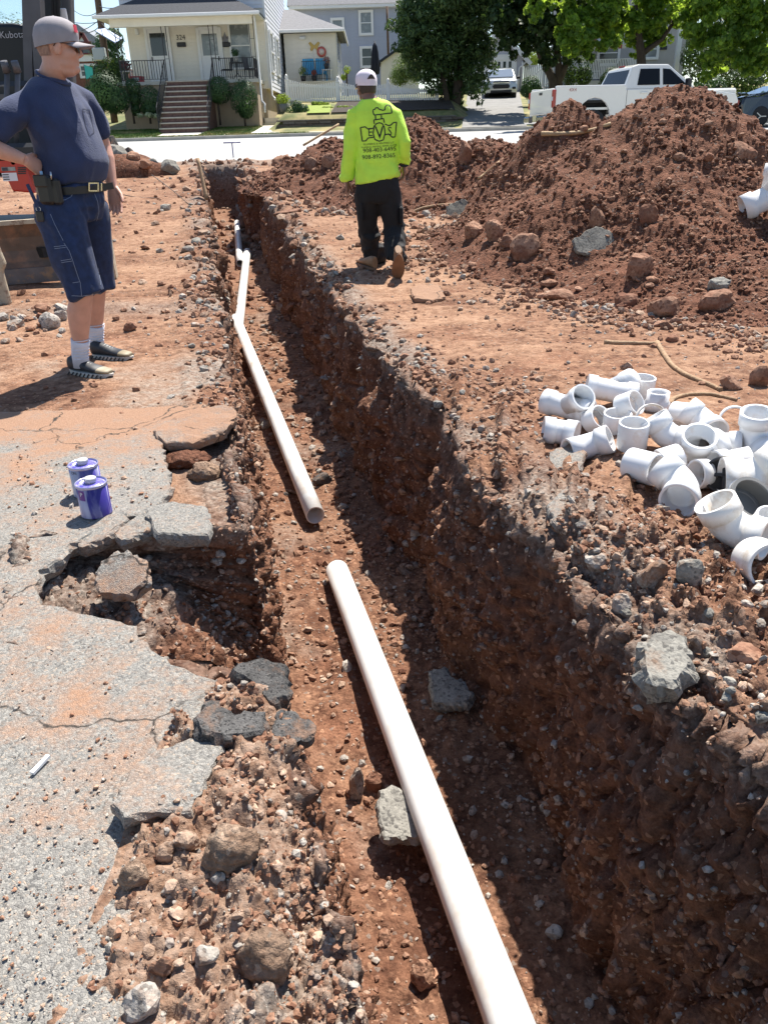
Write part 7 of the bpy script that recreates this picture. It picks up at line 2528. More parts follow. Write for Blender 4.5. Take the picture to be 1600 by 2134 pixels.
# ---- little shed gable
Y4 = 52.0
zs_ = at(815, 170, Y4).z
h4 = Bd('shed', 'small cream shed with a dark roof edge behind the feathery shrub', 'shed', (at(825, 150, Y4).x, Y4 + 1, zs_))
xa, xm, xb = at(794, 140, Y4).x, at(832, 140, Y4).x, at(872, 140, Y4).x
za, zm = at(794, 126, Y4).z, at(832, 102, Y4).z
m = h4.mb()
m.prism([(xa, zs_ - .6), (xb, zs_ - .6), (xb, za), (xm, zm), (xa, za)], (0, 3, 0), (0, Y4, 0))
m.build('wall', M_CREAM, h4.r)
for (p_, q_) in (((xa - .2, za - .12), (xm, zm + .05)), ((xm, zm + .05), (xb + .2, za - .12))):
 m = h4.mb()
 m.bar((p_[0], Y4 + 1.4, p_[1]), (q_[0], Y4 + 1.4, q_[1]), 3.3, .12)
 m.build('roof', M_ROOF, h4.r)
# ---- closed parasol
pu = at(783, 178, 49)
t = thing('parasol', 'closed navy parasol behind the fence, right of the worker\'s head', 'parasol', pu)
zt_ = at(783, 88, 49).z - pu.z
M_NAVYU = mat('parasol_navy', (.008, .010, .022), .8)
m = MB()
rings = []
for z, r_ in ((.55, .16), (.8, .21), (zt_ * .55, .19), (zt_ * .8, .15), (zt_ * .93, .10), (zt_, .03)):
 rings.append([Vector((r_ * (1 + .22 * math.cos(8 * a)) * math.cos(a), r_ * (1 + .22 * math.cos(8 * a)) * math.sin(a), z)) for a in [math.tau * k / 48 for k in range(48)]])
m.loft(rings)
m.build('canopy', M_NAVYU, t)
MB().tube([(0, 0, -.3), (0, 0, zt_ + .08)], .03, 8).build('pole', M_IRON, t)
# ---- white picket fence
fA, fB = at(600, 211, 44), at(911, 226, 42.6)
fA.z, fB.z = at(600, 213, 44).z, at(911, 227, 42.6).z
fen = thing('picket_fence', 'white picket fence with scalloped tops behind the worker', 'fence', (fA + fB) / 2)
fo = Vector(fen.location)
L_ = (fB - fA).length
Hf = (at(600, 166, 44).z - fA.z)
dv = (fB - fA).normalized()
yaw = math.atan2(dv.y, dv.x)
RZ = Matrix.Rotation(yaw, 3, 'Z')
for k, t_ in enumerate((0, .345, .68, 1)):
 p = fA.lerp(fB, t_) - fo
 m = MB()
 m.box((0, 0, Hf * .5 - .1), (.15, .15, Hf + .2), RZ, .01)
 m.lathe([(.10, Hf), (.11, Hf + .03), (.05, Hf + .06), (.085, Hf + .14), (.05, Hf + .22), (.005, Hf + .27)], n=12)
 m.build('post', M_TRIM, fen, p)
me_p = {}
for s_ in range(3):
 ta, tb = (0, .345, .68, 1)[s_], (0, .345, .68, 1)[s_ + 1]
 pa, pb = fA.lerp(fB, ta) - fo, fA.lerp(fB, tb) - fo
 for zr in (.16, .78):
  m = MB()
  m.bar(pa + dv * .08 + Vector((0, 0, Hf * zr)), pb - dv * .08 + Vector((0, 0, Hf * zr)), .05, .10)
  m.build('rail', M_TRIM, fen)
 npk = 21
 for k in range(npk):
  u = (k + .7) / (npk + .4)
  hp = Hf * (.88 + .20 * (2 * u - 1) ** 2) if True else Hf
  key = round(hp, 2)
  if key not in me_p:
   m = MB()
   m.prism([(-.04, .08), (.04, .08), (.04, key - .04), (0, key), (-.04, key - .04)], (0, .022, 0))
   me_p[key] = m.mesh('picket', M_TRIM)
  o = link('picket', me_p[key], fen, pa.lerp(pb, u) + Vector((dv.y, -dv.x, 0)) * .05, (0, 0, yaw))
# ---- planter wall of stacked blocks
M_BLOCK = [mat('wall_block', c, .95, var=.25, vscale=8, bump=.5, bscale=30) for c in ((.085, .066, .056), (.11, .085, .070), (.13, .115, .105))]
pA, pB = at(578, 272, 38.3), at(960, 262, 38.3)
plw = thing('planter_wall', 'low garden wall of dark stacked blocks along the far pavement', 'wall', ((pA.x + pB.x) / 2, 38.4, zl(38.3)))
z0_ = zl(38.3) - .12
zt_ = at(650, 248, 38.3).z
nr_ = 4
rh = (zt_ - z0_ - .06) / nr_
bm_ = [MB().box((0, 0, 0), (.52, .30, rh - .012), None, .012).mesh('block', x) for x in M_BLOCK]
o_ = Vector(plw.location)
for r_ in range(nr_):
 k = 0
 x = pA.x + (.27 if r_ % 2 else .0)
 while x < pB.x - .3:
  link('block', bm_[rnd.randrange(3) if k % 5 else 2 * (r_ % 2)], plw, Vector((x + .27, 38.4 + rnd.uniform(-.012, .012), z0_ + rh * (r_ + .5))) - o_)
  x += .535
  k += 1
cp_ = MB().box((0, 0, 0), (.60, .36, .06), None, .01).mesh('cap_block', M_BLOCK[2])
x = pA.x
while x < pB.x - .3:
 link('cap_block', cp_, plw, Vector((x + .3, 38.4, zt_ - .03)) - o_)
 x += .61
def patch(name, q, m, n=10, dz=.02):
 V = []
 for i in range(n + 1):
  for j in range(n + 1):
   u, v = i / n, j / n
   x = (q[0][0] * (1 - u) + q[1][0] * u) * (1 - v) + (q[3][0] * (1 - u) + q[2][0] * u) * v
   y = (q[0][1] * (1 - u) + q[1][1] * u) * (1 - v) + (q[3][1] * (1 - u) + q[2][1] * u) * v
   V.append((x, y, zg(x, y) + dz))
 link(name, mesh_np(name, V, gridfaces(n + 1, n + 1), m, True))['kind'] = 'structure'
patch('mulch_bed', [(at(690, 240, 38.85).x, 38.85), (pB.x - .2, 38.85), (pB.x - .1, 43.6), (at(705, 215, 43.6).x, 43.6)], M_MULCH)
patch('grass_patch', [(at(640, 240, 38.85).x, 38.85), (at(688, 243, 38.85).x, 38.85), (at(690, 222, 42).x, 42), (at(640, 222, 42).x, 42)], mat('lime_lawn', (.20, .26, .035), .9, var=.2))
# ---- garage
Y5 = 57.0
z5 = at(1035, 207, Y5).z
xa, xb = at(978, 160, Y5).x, at(1088, 160, Y5).x
xm = at(1040, 90, Y5).x
ze5, zm5 = at(1094, 122, Y5).z, at(1040, 66, Y5).z
h5 = Bd('garage', 'pale garage with a gable roof and six paned door behind the parked SUV', 'garage', ((xa + xb) / 2, Y5 + 3, z5))
m = h5.mb()
m.prism([(xa, z5 - .3), (xb, z5 - .3), (xb, ze5), (xm, zm5), (xa, ze5)], (0, 6, 0), (0, Y5, 0))
m.build('wall', M_LILAC, h5.r)
for (p_, q_) in (((xa - .45, ze5 - .22), (xm, zm5 + .08)), ((xm, zm5 + .08), (xb + .45, ze5 - .22))):
 m = h5.mb()
 m.bar((p_[0], Y5 + 2.8, p_[1]), (q_[0], Y5 + 2.8, q_[1]), 6.4, .12)
 m.build('roof', M_ROOFG, h5.r)
 m = h5.mb()
 m.bar((p_[0], Y5 - .42, p_[1] - .10), (q_[0], Y5 - .42, q_[1] - .10), .06, .24)
 m.build('bargeboard', M_TRIM, h5.r)
da, db = at(998, 160, Y5).x, at(1067, 160, Y5).x
zd5 = at(1035, 124, Y5).z
m = h5.mb()
for q in ((da - .12, .24, (z5 + zd5) / 2, zd5 - z5), (db + .12, .24, (z5 + zd5) / 2, zd5 - z5), ((da + db) / 2, db - da + .48, zd5 + .14, .30)):
 m.box((q[0], Y5 - .06, q[2]), (q[1], .10, q[3]))
m.build('door_frame', M_TRIM, h5.r)
gd = h5.box('garage_door', M_TRIM, da, db, Y5 - .05, Y5 - .01, z5 - .1, zd5)
nrow = [(128, 141), (145, 160)]
for (ya_, yb_) in nrow:
 za_, zb_ = at(1035, yb_, Y5).z, at(1035, ya_, Y5).z
 for k in range(6):
  w_ = (db - da) / 6
  h5.box('door_pane', M_PANE, da + w_ * k + .09, da + w_ * (k + 1) - .09, Y5 - .065, Y5 - .055, za_, zb_, gd)
for k in range(4): h5.box('door_panel', M_TRIM, da + (db - da) * k / 4 + .08, da + (db - da) * (k + 1) / 4 - .08, Y5 - .075, Y5 - .052, z5 + .15, at(1035, 168, Y5).z, gd, .01)
for px in (1079, 1086):
 m = h5.mb()
 x_ = at(px, 170, Y5 - .2).x
 m.tube([(x_ + (.5 if px < 1082 else 0), Y5 - .3, ze5 - .15), (x_ + .05, Y5 - .2, ze5 - .5), (x_, Y5 - .2, z5)], .06, 8)
 m.build('downpipe', M_TRIM, h5.r)
# garage to the left, half hidden by the arborvitae
xa2, xb2 = at(930, 180, Y5 - 1).x, at(990, 180, Y5 - 1).x
h6 = Bd('side_garage', 'white garage wall with a small window left of the gabled garage', 'garage', ((xa2 + xb2) / 2, Y5, z5))
h6.box('wall', M_LILAC, xa2, xb2, Y5 - 1, Y5 + 4, z5 - .3, at(975, 128, Y5).z)
h6.box('door', M_TRIM, at(950, 180, Y5 - 1).x, at(988, 180, Y5 - 1).x, Y5 - 1.06, Y5 - 1.01, z5 - .2, at(970, 140, Y5 - 1).z)
h6.box('window', M_PANEL, at(975, 150, Y5 - 1).x, at(983, 150, Y5 - 1).x, Y5 - 1.09, Y5 - 1.07, at(975, 160, Y5 - 1).z, at(975, 144, Y5 - 1).z)
# white board fence and steps right of the garage
xa3, xb3 = at(1091, 150, 58).x, at(1150, 150, 58).x
fz = at(1100, 200, 58).z
f2 = Bd('board_fence', 'white board fence right of the garage', 'fence', ((xa3 + xb3) / 2, 58, fz))
nb_ = 14
for k in range(nb_):
 f2.box('board', M_TRIM, xa3 + (xb3 - xa3) * k / nb_ + .01, xa3 + (xb3 - xa3) * (k + 1) / nb_ - .01, 58, 58.04, fz - .5, at(1100, 135, 58).z)
# ---- grey house on the right, in the shade of the maples
Y6 = 50.0
z6 = at(1290, 178, Y6).z
xa, xb = at(1215, 120, Y6).x, at(1425, 120, Y6).x
zt6 = at(1300, -30, Y6).z
h7 = Bd('grey_house', 'grey stucco house with a white porch railing in the shade behind the maples', 'house', ((xa + xb) / 2, Y6 + 4, z6))
h7.box('wall', M_GREYW, xa, xb, Y6, Y6 + 9, z6 - 1.5, zt6 + 2)
h7.window((at(1252, 115, Y6).x + at(1282, 115, Y6).x) / 2, at(1265, 131, Y6).z, 1.0, at(1265, 88, Y6).z - at(1265, 131, Y6).z, Y6 - .02, fr=.14)
h7.window((at(1345, 110, Y6).x + at(1360, 110, Y6).x) / 2, at(1350, 118, Y6).z, .75, at(1350, 85, Y6).z - at(1350, 118, Y6).z, Y6 - .02, mg=M_PANEL, fr=.14)
h7.box('vent', M_IRON, at(1375, 100, Y6).x, at(1389, 100, Y6).x, Y6 - .06, Y6 - .01, at(1380, 103, Y6).z, at(1380, 95, Y6).z)
yp6 = Y6 - 1.8
h7.box('porch_floor', M_CONC, at(1205, 165, yp6).x, at(1340, 165, yp6).x, yp6, Y6, z6 - 1.2, at(1270, 166, yp6).z)
zp6 = at(1270, 166, yp6).z
rail_run(h7, (at(1212, 160, yp6).x, yp6 + .1, zp6), (at(1330, 160, yp6).x, yp6 + .1, zp6), 1.0, 34, M_TRIM, r=.022, low=.1)
for px in (1222, 1414):
 x_ = at(px, 110, yp6).x
 h7.box('column', M_TRIM, x_ - .12, x_ + .12, yp6 + .05, yp6 + .29, zp6 - .6, zt6)
m = h7.mb()
aw = [(at(1215, 96, yp6), at(1305, 90, yp6))]
xa_, xb_ = at(1222, 92, yp6).x, at(1300, 92, yp6).x
za_, zb_ = at(1260, 92, yp6 - .4).z, at(1260, 72, yp6 + .6).z
M_AWN = [mat('awning_red', (.30, .06, .05), .8), mat('awning_pale', (.5, .47, .42), .8)]
for k in range(10):
 u0, u1 = xa_ + (xb_ - xa_) * k / 10, xa_ + (xb_ - xa_) * (k + 1) / 10
 m = h7.mb()
 m.add([(u0, yp6 - .4, za_), (u1, yp6 - .4, za_), (u1, yp6 + .8, zb_), (u0, yp6 + .8, zb_), (u0, yp6 - .4, za_ - .2), (u1, yp6 - .4, za_ - .2)], [(0, 1, 2, 3), (0, 4, 5, 1)], False)
 m.build('awning_stripe', M_AWN[k % 2], h7.r)
for i, px in enumerate((1240, 1300)):
 p_ = Vector((at(px, 140, Y6 - .9).x, Y6 - .9, zp6))
 t = thing('porch_chair', ['round backed dark porch chair under the window', 'round backed dark porch chair right of the window'][i], 'chair', p_)
 B('seat', M_IRON, t, (0, 0, .42), (.6, .55, .05), .02)
 m = MB()
 m.prism([(.36 * math.cos(a), .55 * math.sin(a)) for a in [math.pi * k / 12 for k in range(13)]], (0, .05, 0), (0, .25, .55))
 m.build('backrest', M_IRON, t)
 for sx in (-1, 1):
  for sy in (-1, 1): B('leg', M_IRON, t, (sx * .26, sy * .22, .2), (.04, .04, .40))
# porch steps rail by the forked tree
h8 = Bd('white_stair', 'white wooden stair rail behind the forked tree', 'stair', (at(1130, 170, 53).x, 53, at(1130, 195, 53).z))
for k in range(5):
 z_ = at(1130, 195, 53).z + .2 * k
 h8.box('step', M_TRIM, at(1112, 180, 53).x + .28 * k, at(1150, 180, 53).x + .28 * k, 53 + .0, 54.2, z_ - .04, z_)
for k in range(6):
 x_ = at(1110, 180, 53).x + .28 * k
 z_ = at(1130, 195, 53).z + .2 * k
 h8.box('baluster', M_TRIM, x_, x_ + .06, 52.9, 52.96, z_, z_ + 1.0)
m = h8.mb()
m.bar((at(1110, 180, 53).x, 52.93, at(1130, 195, 53).z + 1.0), (at(1110, 180, 53).x + 1.5, 52.93, at(1130, 195, 53).z + 2.05), .08, .06)
m.build('handrail', M_TRIM, h8.r)
# ---- brick and tudor house far left, utility pole with wires
Y8 = 66.0
z8 = at(190, 165, Y8).z
xa, xb = at(95, 130, Y8).x, at(214, 130, Y8).x
xg0, xg1, xgm = at(128, 120, Y8).x, at(204, 122, Y8).x, at(172, 70, Y8).x
h9 = Bd('tudor_house', 'brick house with a white half timbered gable far left behind the pole', 'house', ((xa + xb) / 2, Y8 + 4, z8))
M_BRICK = mat('red_brick', (.20, .085, .06), .9, var=.3, vscale=6)
zm_ = at(190, 127, Y8).z
h9.box('brick_wall', M_BRICK, xa, xb, Y8, Y8 + 8, z8 - 2.5, zm_)
m = h9.mb()
m.prism([(xg0, zm_), (xg1, zm_), (xgm, at(172, 68, Y8).z)], (0, .3, 0), (0, Y8 - .15, 0))
m.build('gable', M_TRIM, h9.r)
for p_, q_ in (((xg0, zm_), (xgm, at(172, 68, Y8).z)), ((xgm, at(172, 68, Y8).z), (xg1 + .1, zm_ - .1))):
 m = h9.mb()
 m.bar((p_[0], Y8 - .2, p_[1]), (q_[0], Y8 - .2, q_[1]), .12, .28)
 m.build('bargeboard', mat('maroon_trim', (.13, .03, .03), .7), h9.r)
m = h9.mb()
xr0 = at(186, 60, Y8 + 3).x
m.prism([(xa - .5, zm_), (at(226, 120, Y8 + 3).x, zm_), (at(224, 90, Y8 + 3).x, at(222, 88, Y8 + 3).z), (at(180, 58, Y8 + 3).x, at(180, 56, Y8 + 3).z), (xa, at(180, 56, Y8 + 3).z)], (0, 4, 0), (0, Y8 + 1, 0))
m.build('upper_wall', mat('slate_siding', (.20, .22, .25), .8, var=.1), h9.r)
h9.window((at(172, 150, Y8).x + at(200, 150, Y8).x) / 2, at(186, 157, Y8).z, at(200, 150, Y8).x - at(170, 150, Y8).x, at(186, 137, Y8).z - at(186, 157, Y8).z, Y8 - .02, mull=2, fr=.16)
h9.window(at(181, 103, Y8 - .2).x, at(181, 110, Y8).z, .65, .62, Y8 - .2, sash=False, fr=.1, mf=mat('maroon_frame', (.13, .03, .03), .7))
Yq_ = 46.0
pp = at(222, 150, Yq_)
pb_ = Vector((at(224, 160, Yq_).x, Yq_, zl(Yq_) + .1))
pole = thing('utility_pole', 'brown wooden utility pole with a tilted solar panel left of the porch', 'utility pole', pb_)
V0 = Vector(pole.location)
MB().tube([(0, 0, -.5), at(221, 130, Yq_) - V0, at(204, 0, Yq_) - V0, at(194, -90, Yq_) - V0], [.19, .18, .165, .15], 12).build('pole_shaft', M_WOODB, pole)
pc = at(227, 72, Yq_ - .4)
m = MB()
m.box((0, 0, 0), (1.05, .9, .05), Matrix.Rotation(math.radians(30), 3, 'Y') @ Matrix.Rotation(math.radians(20), 3, 'X'), .01)
sp_ = m.build('solar_panel', mat('solar_blue', (.10, .20, .42), .25, spec=.8), pole, pc - V0)
m = MB()
m.box((0, 0, 0), (.62, .4, .55), None, .03)
m.build('meter_box', mat('box_grey', (.42, .46, .47), .5), pole, at(208, 112, Yq_ - .25) - V0)
m = MB()
m.bar(at(219, 74, Yq_ - .1) - V0, pc - V0, .05)
m.build('bracket', M_STEEL, pole)
MB().box((0, 0, 0), (1.9, .10, .12), Matrix.Rotation(.06, 3, 'Y'), .01).build('crossarm', M_WOODB, pole, at(200, -30, Yq_) - V0)
M_CABLE = mat('cable', (.05, .05, .055), .6)
for i, (a, b, sag) in enumerate((((150, 17), (203, 24), .25), ((40, -10), (207, 45), .5), ((203, 10), (250, 12), .1), ((10, 42), (206, 42), .8), ((210, 45), (260, 85), .15), ((160, 62), (209, 52), .2))):
 A_, B_ = at(a[0], a[1], Yq_ + (8 if a[0] < 160 else 0)), at(b[0], b[1], Yq_ + (0 if b[0] < 230 else -4))
 tag(MB().tube([A_.lerp(B_, k / 10) - Vector((0, 0, sag * 4 * (k / 10) * (1 - k / 10))) for k in range(11)], .018, 5).build('power_cable', M_CABLE), 'thin dark power cable strung from the utility pole', 'cable', 'power cables on the utility pole')
t = thing('garden_flag', 'small turquoise garden flag far left behind the standing man\'s chin', 'flag', at(180, 168, 58))
MB().tube([(0, 0, -.6), (0, 0, 1.0)], .02, 6).build('flag_pole', M_IRON, t)
m = MB()
m.add([(0, 0, .95), (.5, .1, .75), (.45, .15, .2), (.0, 0, .1)], [(0, 1, 2, 3)], False)
m.build('flag_cloth', mat('turquoise_cloth', (.05, .42, .42), .8), t)
t = thing('picnic_crate', 'red crate on the porch left of the steps', 'crate', at(285, 162, YP + .8))
t.location.z = zf
B('crate_box', mat('crate_red', (.35, .03, .04), .5), t, (0, 0, .15), (.6, .4, .28), .02)
B('crate_window', M_PANEL, t, (0, -.205, .16), (.3, .01, .14))
t = thing('plant_stand', 'small white plant stand with red flowers at the left porch corner', 'plant stand', (X(266, YP + .8, 160), YP + .8, zf))
B('stand_top', M_TRIM, t, (0, 0, .5), (.55, .35, .04), .01)
for sx in (-1, 1):
 for sy in (-1, 1): B('leg', M_TRIM, t, (sx * .22, sy * .13, .24), (.03, .03, .48))
P_, D_ = blob_points([((0, 0, .75), .26, .9)], 220, 41, .2)
leaves(P_, D_, .12, 'leaf', 42, .5, 'flowers', leaf_mat('stand_flowers', (.03, .04, .03), (.30, .06, .09), .2), t)
# ------------------------------------------------------------------ vehicles
M_WPAINT = mat('white_paint', (0.74, 0.73, 0.68), .22, coat=.6, var=.02)
M_SILV = mat('silver_paint', (0.55, 0.57, 0.56), .28, .35, coat=.6)
M_BPAINT = mat('black_paint', (0.010, 0.011, 0.014), .12, coat=1.0)
M_TYRE = mat('tyre', (0.018, 0.018, 0.018), .85)
M_RIMM = mat('alloy', (0.40, 0.41, 0.43), .3, .8)
M_CARGL = mat('car_glass', (0.006, 0.006, 0.007), .12, spec=.25)
M_WSCR = mat('windscreen', (0.20, 0.25, 0.32), .05, spec=1.0)
M_TAIL = mat('tail_light', (0.30, 0.008, 0.012), .15, coat=.5)
M_LAMP = mat('lamp_clear', (0.55, 0.56, 0.58), .1)
M_CHROME = mat('chrome', (0.62, 0.63, 0.65), .15, 1.0)
def wheel(par, x, y, z, r=.38, w=.26):
 m = MB()
 m.lathe([(r * .62, -w / 2), (r * .93, -w / 2), (r, -w * .32), (r, w * .32), (r * .93, w / 2), (r * .62, w / 2)], n=32, axis='y')
 t = m.build('wheel', M_TYRE, par, (x, y, z))
 m = MB()
 m.lathe([(r * .62, -w * .42), (r * .55, -w * .36), (.05, -w * .30), (.001, -w * .36)], n=32, axis='y', cap=False)
 m.lathe([(r * .62, w * .42), (r * .55, w * .36), (.05, w * .30), (.001, w * .36)], n=32, axis='y', cap=False)
 for k in range(5):
  a = k * math.tau / 5
  for s_ in (-1, 1): m.bar((0, s_ * w * .40, 0), (r * .6 * math.cos(a), s_ * w * .42, r * .6 * math.sin(a)), .07, .03)
 m.build('rim', M_RIMM, t)
def profile_body(prof, hw, inset=.0, nseg=(1,), crown=.05):
 """side profile (x, z) extruded to +-hw with softly narrowed upper edge"""
 m = MB()
 zmx = max(p[1] for p in prof)
 zmn = min(p[1] for p in prof)
 rings = []
 for u in (-1, -.94, -.6, 0, .6, .94, 1):
  r = []
  for x, z in prof:
   k = (z - zmn) / (zmx - zmn)
   y = u * (hw - inset * max(0, k - .45) / .55)
   dz = -.03 * (abs(u) == 1) * (k > .8) + crown * (1 - u * u) * (k > .9) * .3
   r.append(Vector((x, y, z + dz)))
  rings.append(r)
 m.loft(rings, True, True, False)
 return m
def arch(cx, r, z0, n=9):
 return [(cx + r * math.cos(math.pi * (1 - k / (n - 1))), z0 + r * math.sin(math.pi * (1 - k / (n - 1)))) for k in range(n)]
# white crew cab pickup: x forward, right side is -y
ang = math.radians(10)
tail = Vector((at(1153, 228, 25).x, 25.0, 0))
gz_ = zprof(25.3)
pk = thing('pickup_truck', 'white crew cab pickup parked on the street behind the soil ridge', 'pickup truck', (tail.x - math.sin(ang) * 1.0, tail.y + math.cos(ang) * 1.0, gz_), ang)
W2 = 1.0
# lower body sides with wheel openings
side = [(0.02, .62)] + [(0.05, .62)] + arch(1.25, .50, .60) + [(1.80, .55), (4.35, .52)] + arch(4.95, .50, .58) + [(5.50, .55), (5.78, .60), (5.82, .95), (5.72, 1.12), (4.55, 1.28), (4.30, 1.30)]
cabside = side + [(2.18, 1.30), (2.16, 1.42), (.05, 1.42), (.02, 1.2)]
for s_ in (-1, 1):
 m = MB()
 m.prism(cabside, (0, -s_ * .10, 0), (0, s_ * W2, 0))
 o = m.build('body_side', M_WPAINT, pk, bevel=.025)
m = MB()
m.box((3.9, 0, .95), (3.75, 1.86, .66), None, .05)
m.box((1.2, 0, .82), (2.3, 1.82, .06))
m.build('body_floor', M_WPAINT, pk)
m = MB()
m.prism([(4.22, 1.24), (5.76, 1.10), (5.80, 1.02), (4.22, 1.02)], (0, 1.9, 0), (0, -.95, 0))
m.build('bonnet', M_WPAINT, pk, bevel=.06)
m = MB()
gh = [(2.16, 1.30), (2.42, 1.88), (2.62, 1.94), (3.55, 1.93), (4.42, 1.30)]
rings = []
for u in (-1, -.93, 0, .93, 1):
 rings.append([Vector((x, u * (.95 - .17 * max(0, (z - 1.3) / .64)), z + .015 * (1 - abs(u)) * (z > 1.85))) for x, z in gh])
m.loft(rings, True, True, False)
cabo = m.build('cab', M_WPAINT, pk, bevel=.03)
def glass_quad(par, pts, m_, off, name='window'):
 mm = MB()
 mm.add([Vector(p) + Vector(off) for p in pts], [tuple(range(len(pts)))], False)
 return mm.build(name, m_, par)
yy = lambda z, e=.0: .95 - .17 * max(0, (z - 1.3) / .64) + e
for s_ in (-1, 1):
 for q in (((2.55, 1.40), (2.66, 1.82), (3.26, 1.82), (3.26, 1.40)), ((3.36, 1.40), (3.36, 1.82), (3.60, 1.80), (4.10, 1.40))):
  glass_quad(cabo, [(x, s_ * (yy(z) + .012), z) for x, z in q], M_CARGL, (0, 0, 0), 'side_window')
glass_quad(cabo, [(2.235 - .02, -.78, 1.44), (2.235 - .02, .78, 1.44), (2.40 - .02, .70, 1.81), (2.40 - .02, -.70, 1.81)], M_CARGL, (0, 0, 0), 'rear_window')
glass_quad(cabo, [(4.32, -.80, 1.38), (4.32, .80, 1.38), (3.68, .70, 1.86), (3.68, -.70, 1.86)], M_WSCR, (.02, 0, .02), 'windscreen')
B('brake_light', M_TAIL, cabo, (2.47, 0, 1.93), (.05, .34, .04), .01)
m = MB()
m.box((.02, 0, 1.04), (.09, 1.78, .66), None, .03)
tg = m.build('tailgate', M_WPAINT, pk)
B('tailgate_handle', M_IRON, tg, (-.03, 0, 1.26), (.02, .24, .07), .01)
m = MB()
m.box((1.1, 0, 1.0), (2.1, 1.72, .05))
m.box((2.10, 0, 1.2), (.05, 1.72, .40))
m.build('bed_liner', M_TYRE, pk)
for s_ in (-1, 1):
 o = B('tail_light', M_TAIL, pk, (.015, s_ * .945, 1.10), (.10, .13, .46), .02)
 B('reverse_light', M_LAMP, o, (-.042, s_ * .945, 1.10), (.02, .09, .10))
 B('door_handle', M_WPAINT, pk, (2.75, s_ * 1.015, 1.20), (.22, .04, .05), .01)
 B('door_handle', M_WPAINT, pk, (3.70, s_ * 1.015, 1.20), (.22, .04, .05), .01)
 B('mirror', M_IRON, pk, (4.05, s_ * 1.13, 1.42), (.12, .22, .26), .03)
 for x_ in (2.22, 3.31): B('door_gap', M_IRON, pk, (x_, s_ * 1.0005, .95), (.012, .004, .66))
 for x_ in (1.25, 4.95): wheel(pk, x_, s_ * .84, .40, .40, .27)
for x_ in (1.25, 4.95): B('wheel_well', M_TYRE, pk, (x_, 0, .80), (1.04, 1.36, .50))
B('mud_flap', M_IRON, pk, (3.02, -1.012, .98), (.16, .006, .12))
V_, F_ = text_mesh('4X4', .13)
me_ = bpy.data.meshes.new('badge')
me_.from_pydata([(v.x + .55, -1.006, v.y + 1.27) for v in V_], [], F_)
me_.materials.append(M_TAIL)
link('badge', me_, pk)
m = MB()
m.box((-.10, 0, .58), (.16, 1.96, .20), None, .04)
bp = m.build('bumper', M_CHROME, pk)
B('number_plate', mat('plate_yellow', (.5, .45, .25), .5), bp, (-.19, .0, .62), (.01, .30, .15))
B('hitch_recess', M_IRON, bp, (-.185, .34, .58), (.012, .26, .16))
# silver SUV in the drive: x forward = towards the street
Ysv = 50.5
sv = Vector((at(1043, 205, Ysv).x, Ysv, at(1043, 207, Ysv).z))
su = thing('suv', 'silver SUV parked nose out in front of the garage', 'car', sv, math.radians(-96))
prof = [(-4.0, .35), (0.15, .35)] + [(.18, .55), (.14, .80), (.02, .98), (-.20, 1.04), (-.98, 1.14), (-1.62, 1.62), (-2.2, 1.69), (-3.6, 1.64), (-4.0, 1.1)]
m = MB()
rings = []
for u in (-1, -.9, -.5, 0, .5, .9, 1):
 r = []
 for x, z in prof:
  k = max(0, (z - 1.05) / .65)
  y = u * (.92 - .20 * k)
  xx = x - (.16 * u * u if x > -.3 else 0)
  r.append(Vector((xx, y, z - .02 * (abs(u) == 1) + .02 * (1 - u * u))))
 rings.append(r)
m.loft(rings, True, True, False)
b_ = m.build('body', M_SILV, su, bevel=.03)
glass_quad(b_, [(-1.03, -.78, 1.18), (-1.03, .78, 1.18), (-1.58, .66, 1.60), (-1.58, -.66, 1.60)], M_WSCR, (.03, 0, .03), 'windscreen')
for s_ in (-1, 1):
 glass_quad(b_, [(-1.15, s_ * .905, 1.12), (-1.65, s_ * .775, 1.55), (-3.4, s_ * .775, 1.55), (-3.6, s_ * .905, 1.12)], M_CARGL, (0, 0, 0), 'side_window')
 m = MB()
 m.prism([(.0, -.08), (.30, .04), (.30, .12), (.02, .09)], (-.10, 0, 0), (.10 - .10, s_ * .52, .86), (0, s_ * 1.0, 0), (0, 0, 1))
 m.build('headlight', M_LAMP, su)
 B('fog_recess', M_IRON, su, (.045, s_ * .72, .58), (.10, .22, .12), .02)
 B('mirror', M_IRON, su, (-1.05, s_ * 1.02, 1.16), (.14, .20, .15), .03)
 for x_ in (-.75, -3.35): wheel(su, x_, s_ * .80, .34, .34, .22)
m = MB()
m.prism([(-.50, -.02), (-.42, -.14), (.42, -.14), (.50, -.02), (.40, .07), (-.40, .07)], (-.06, 0, 0), (.185, 0, .70), (0, 1, 0), (0, 0, 1))
m.build('grille', M_IRON, su)
m = MB()
m.prism([(-.52, .0), (.52, .0), (.40, .07), (-.40, .07)], (-.05, 0, 0), (.155, 0, .86), (0, 1, 0), (0, 0, 1))
g_ = m.build('upper_grille', M_IRON, su)
B('chrome_bar', M_CHROME, g_, (.16, 0, .855), (.03, 1.0, .03))
B('lower_grille', M_IRON, su, (.12, 0, .42), (.14, 1.2, .12), .02)
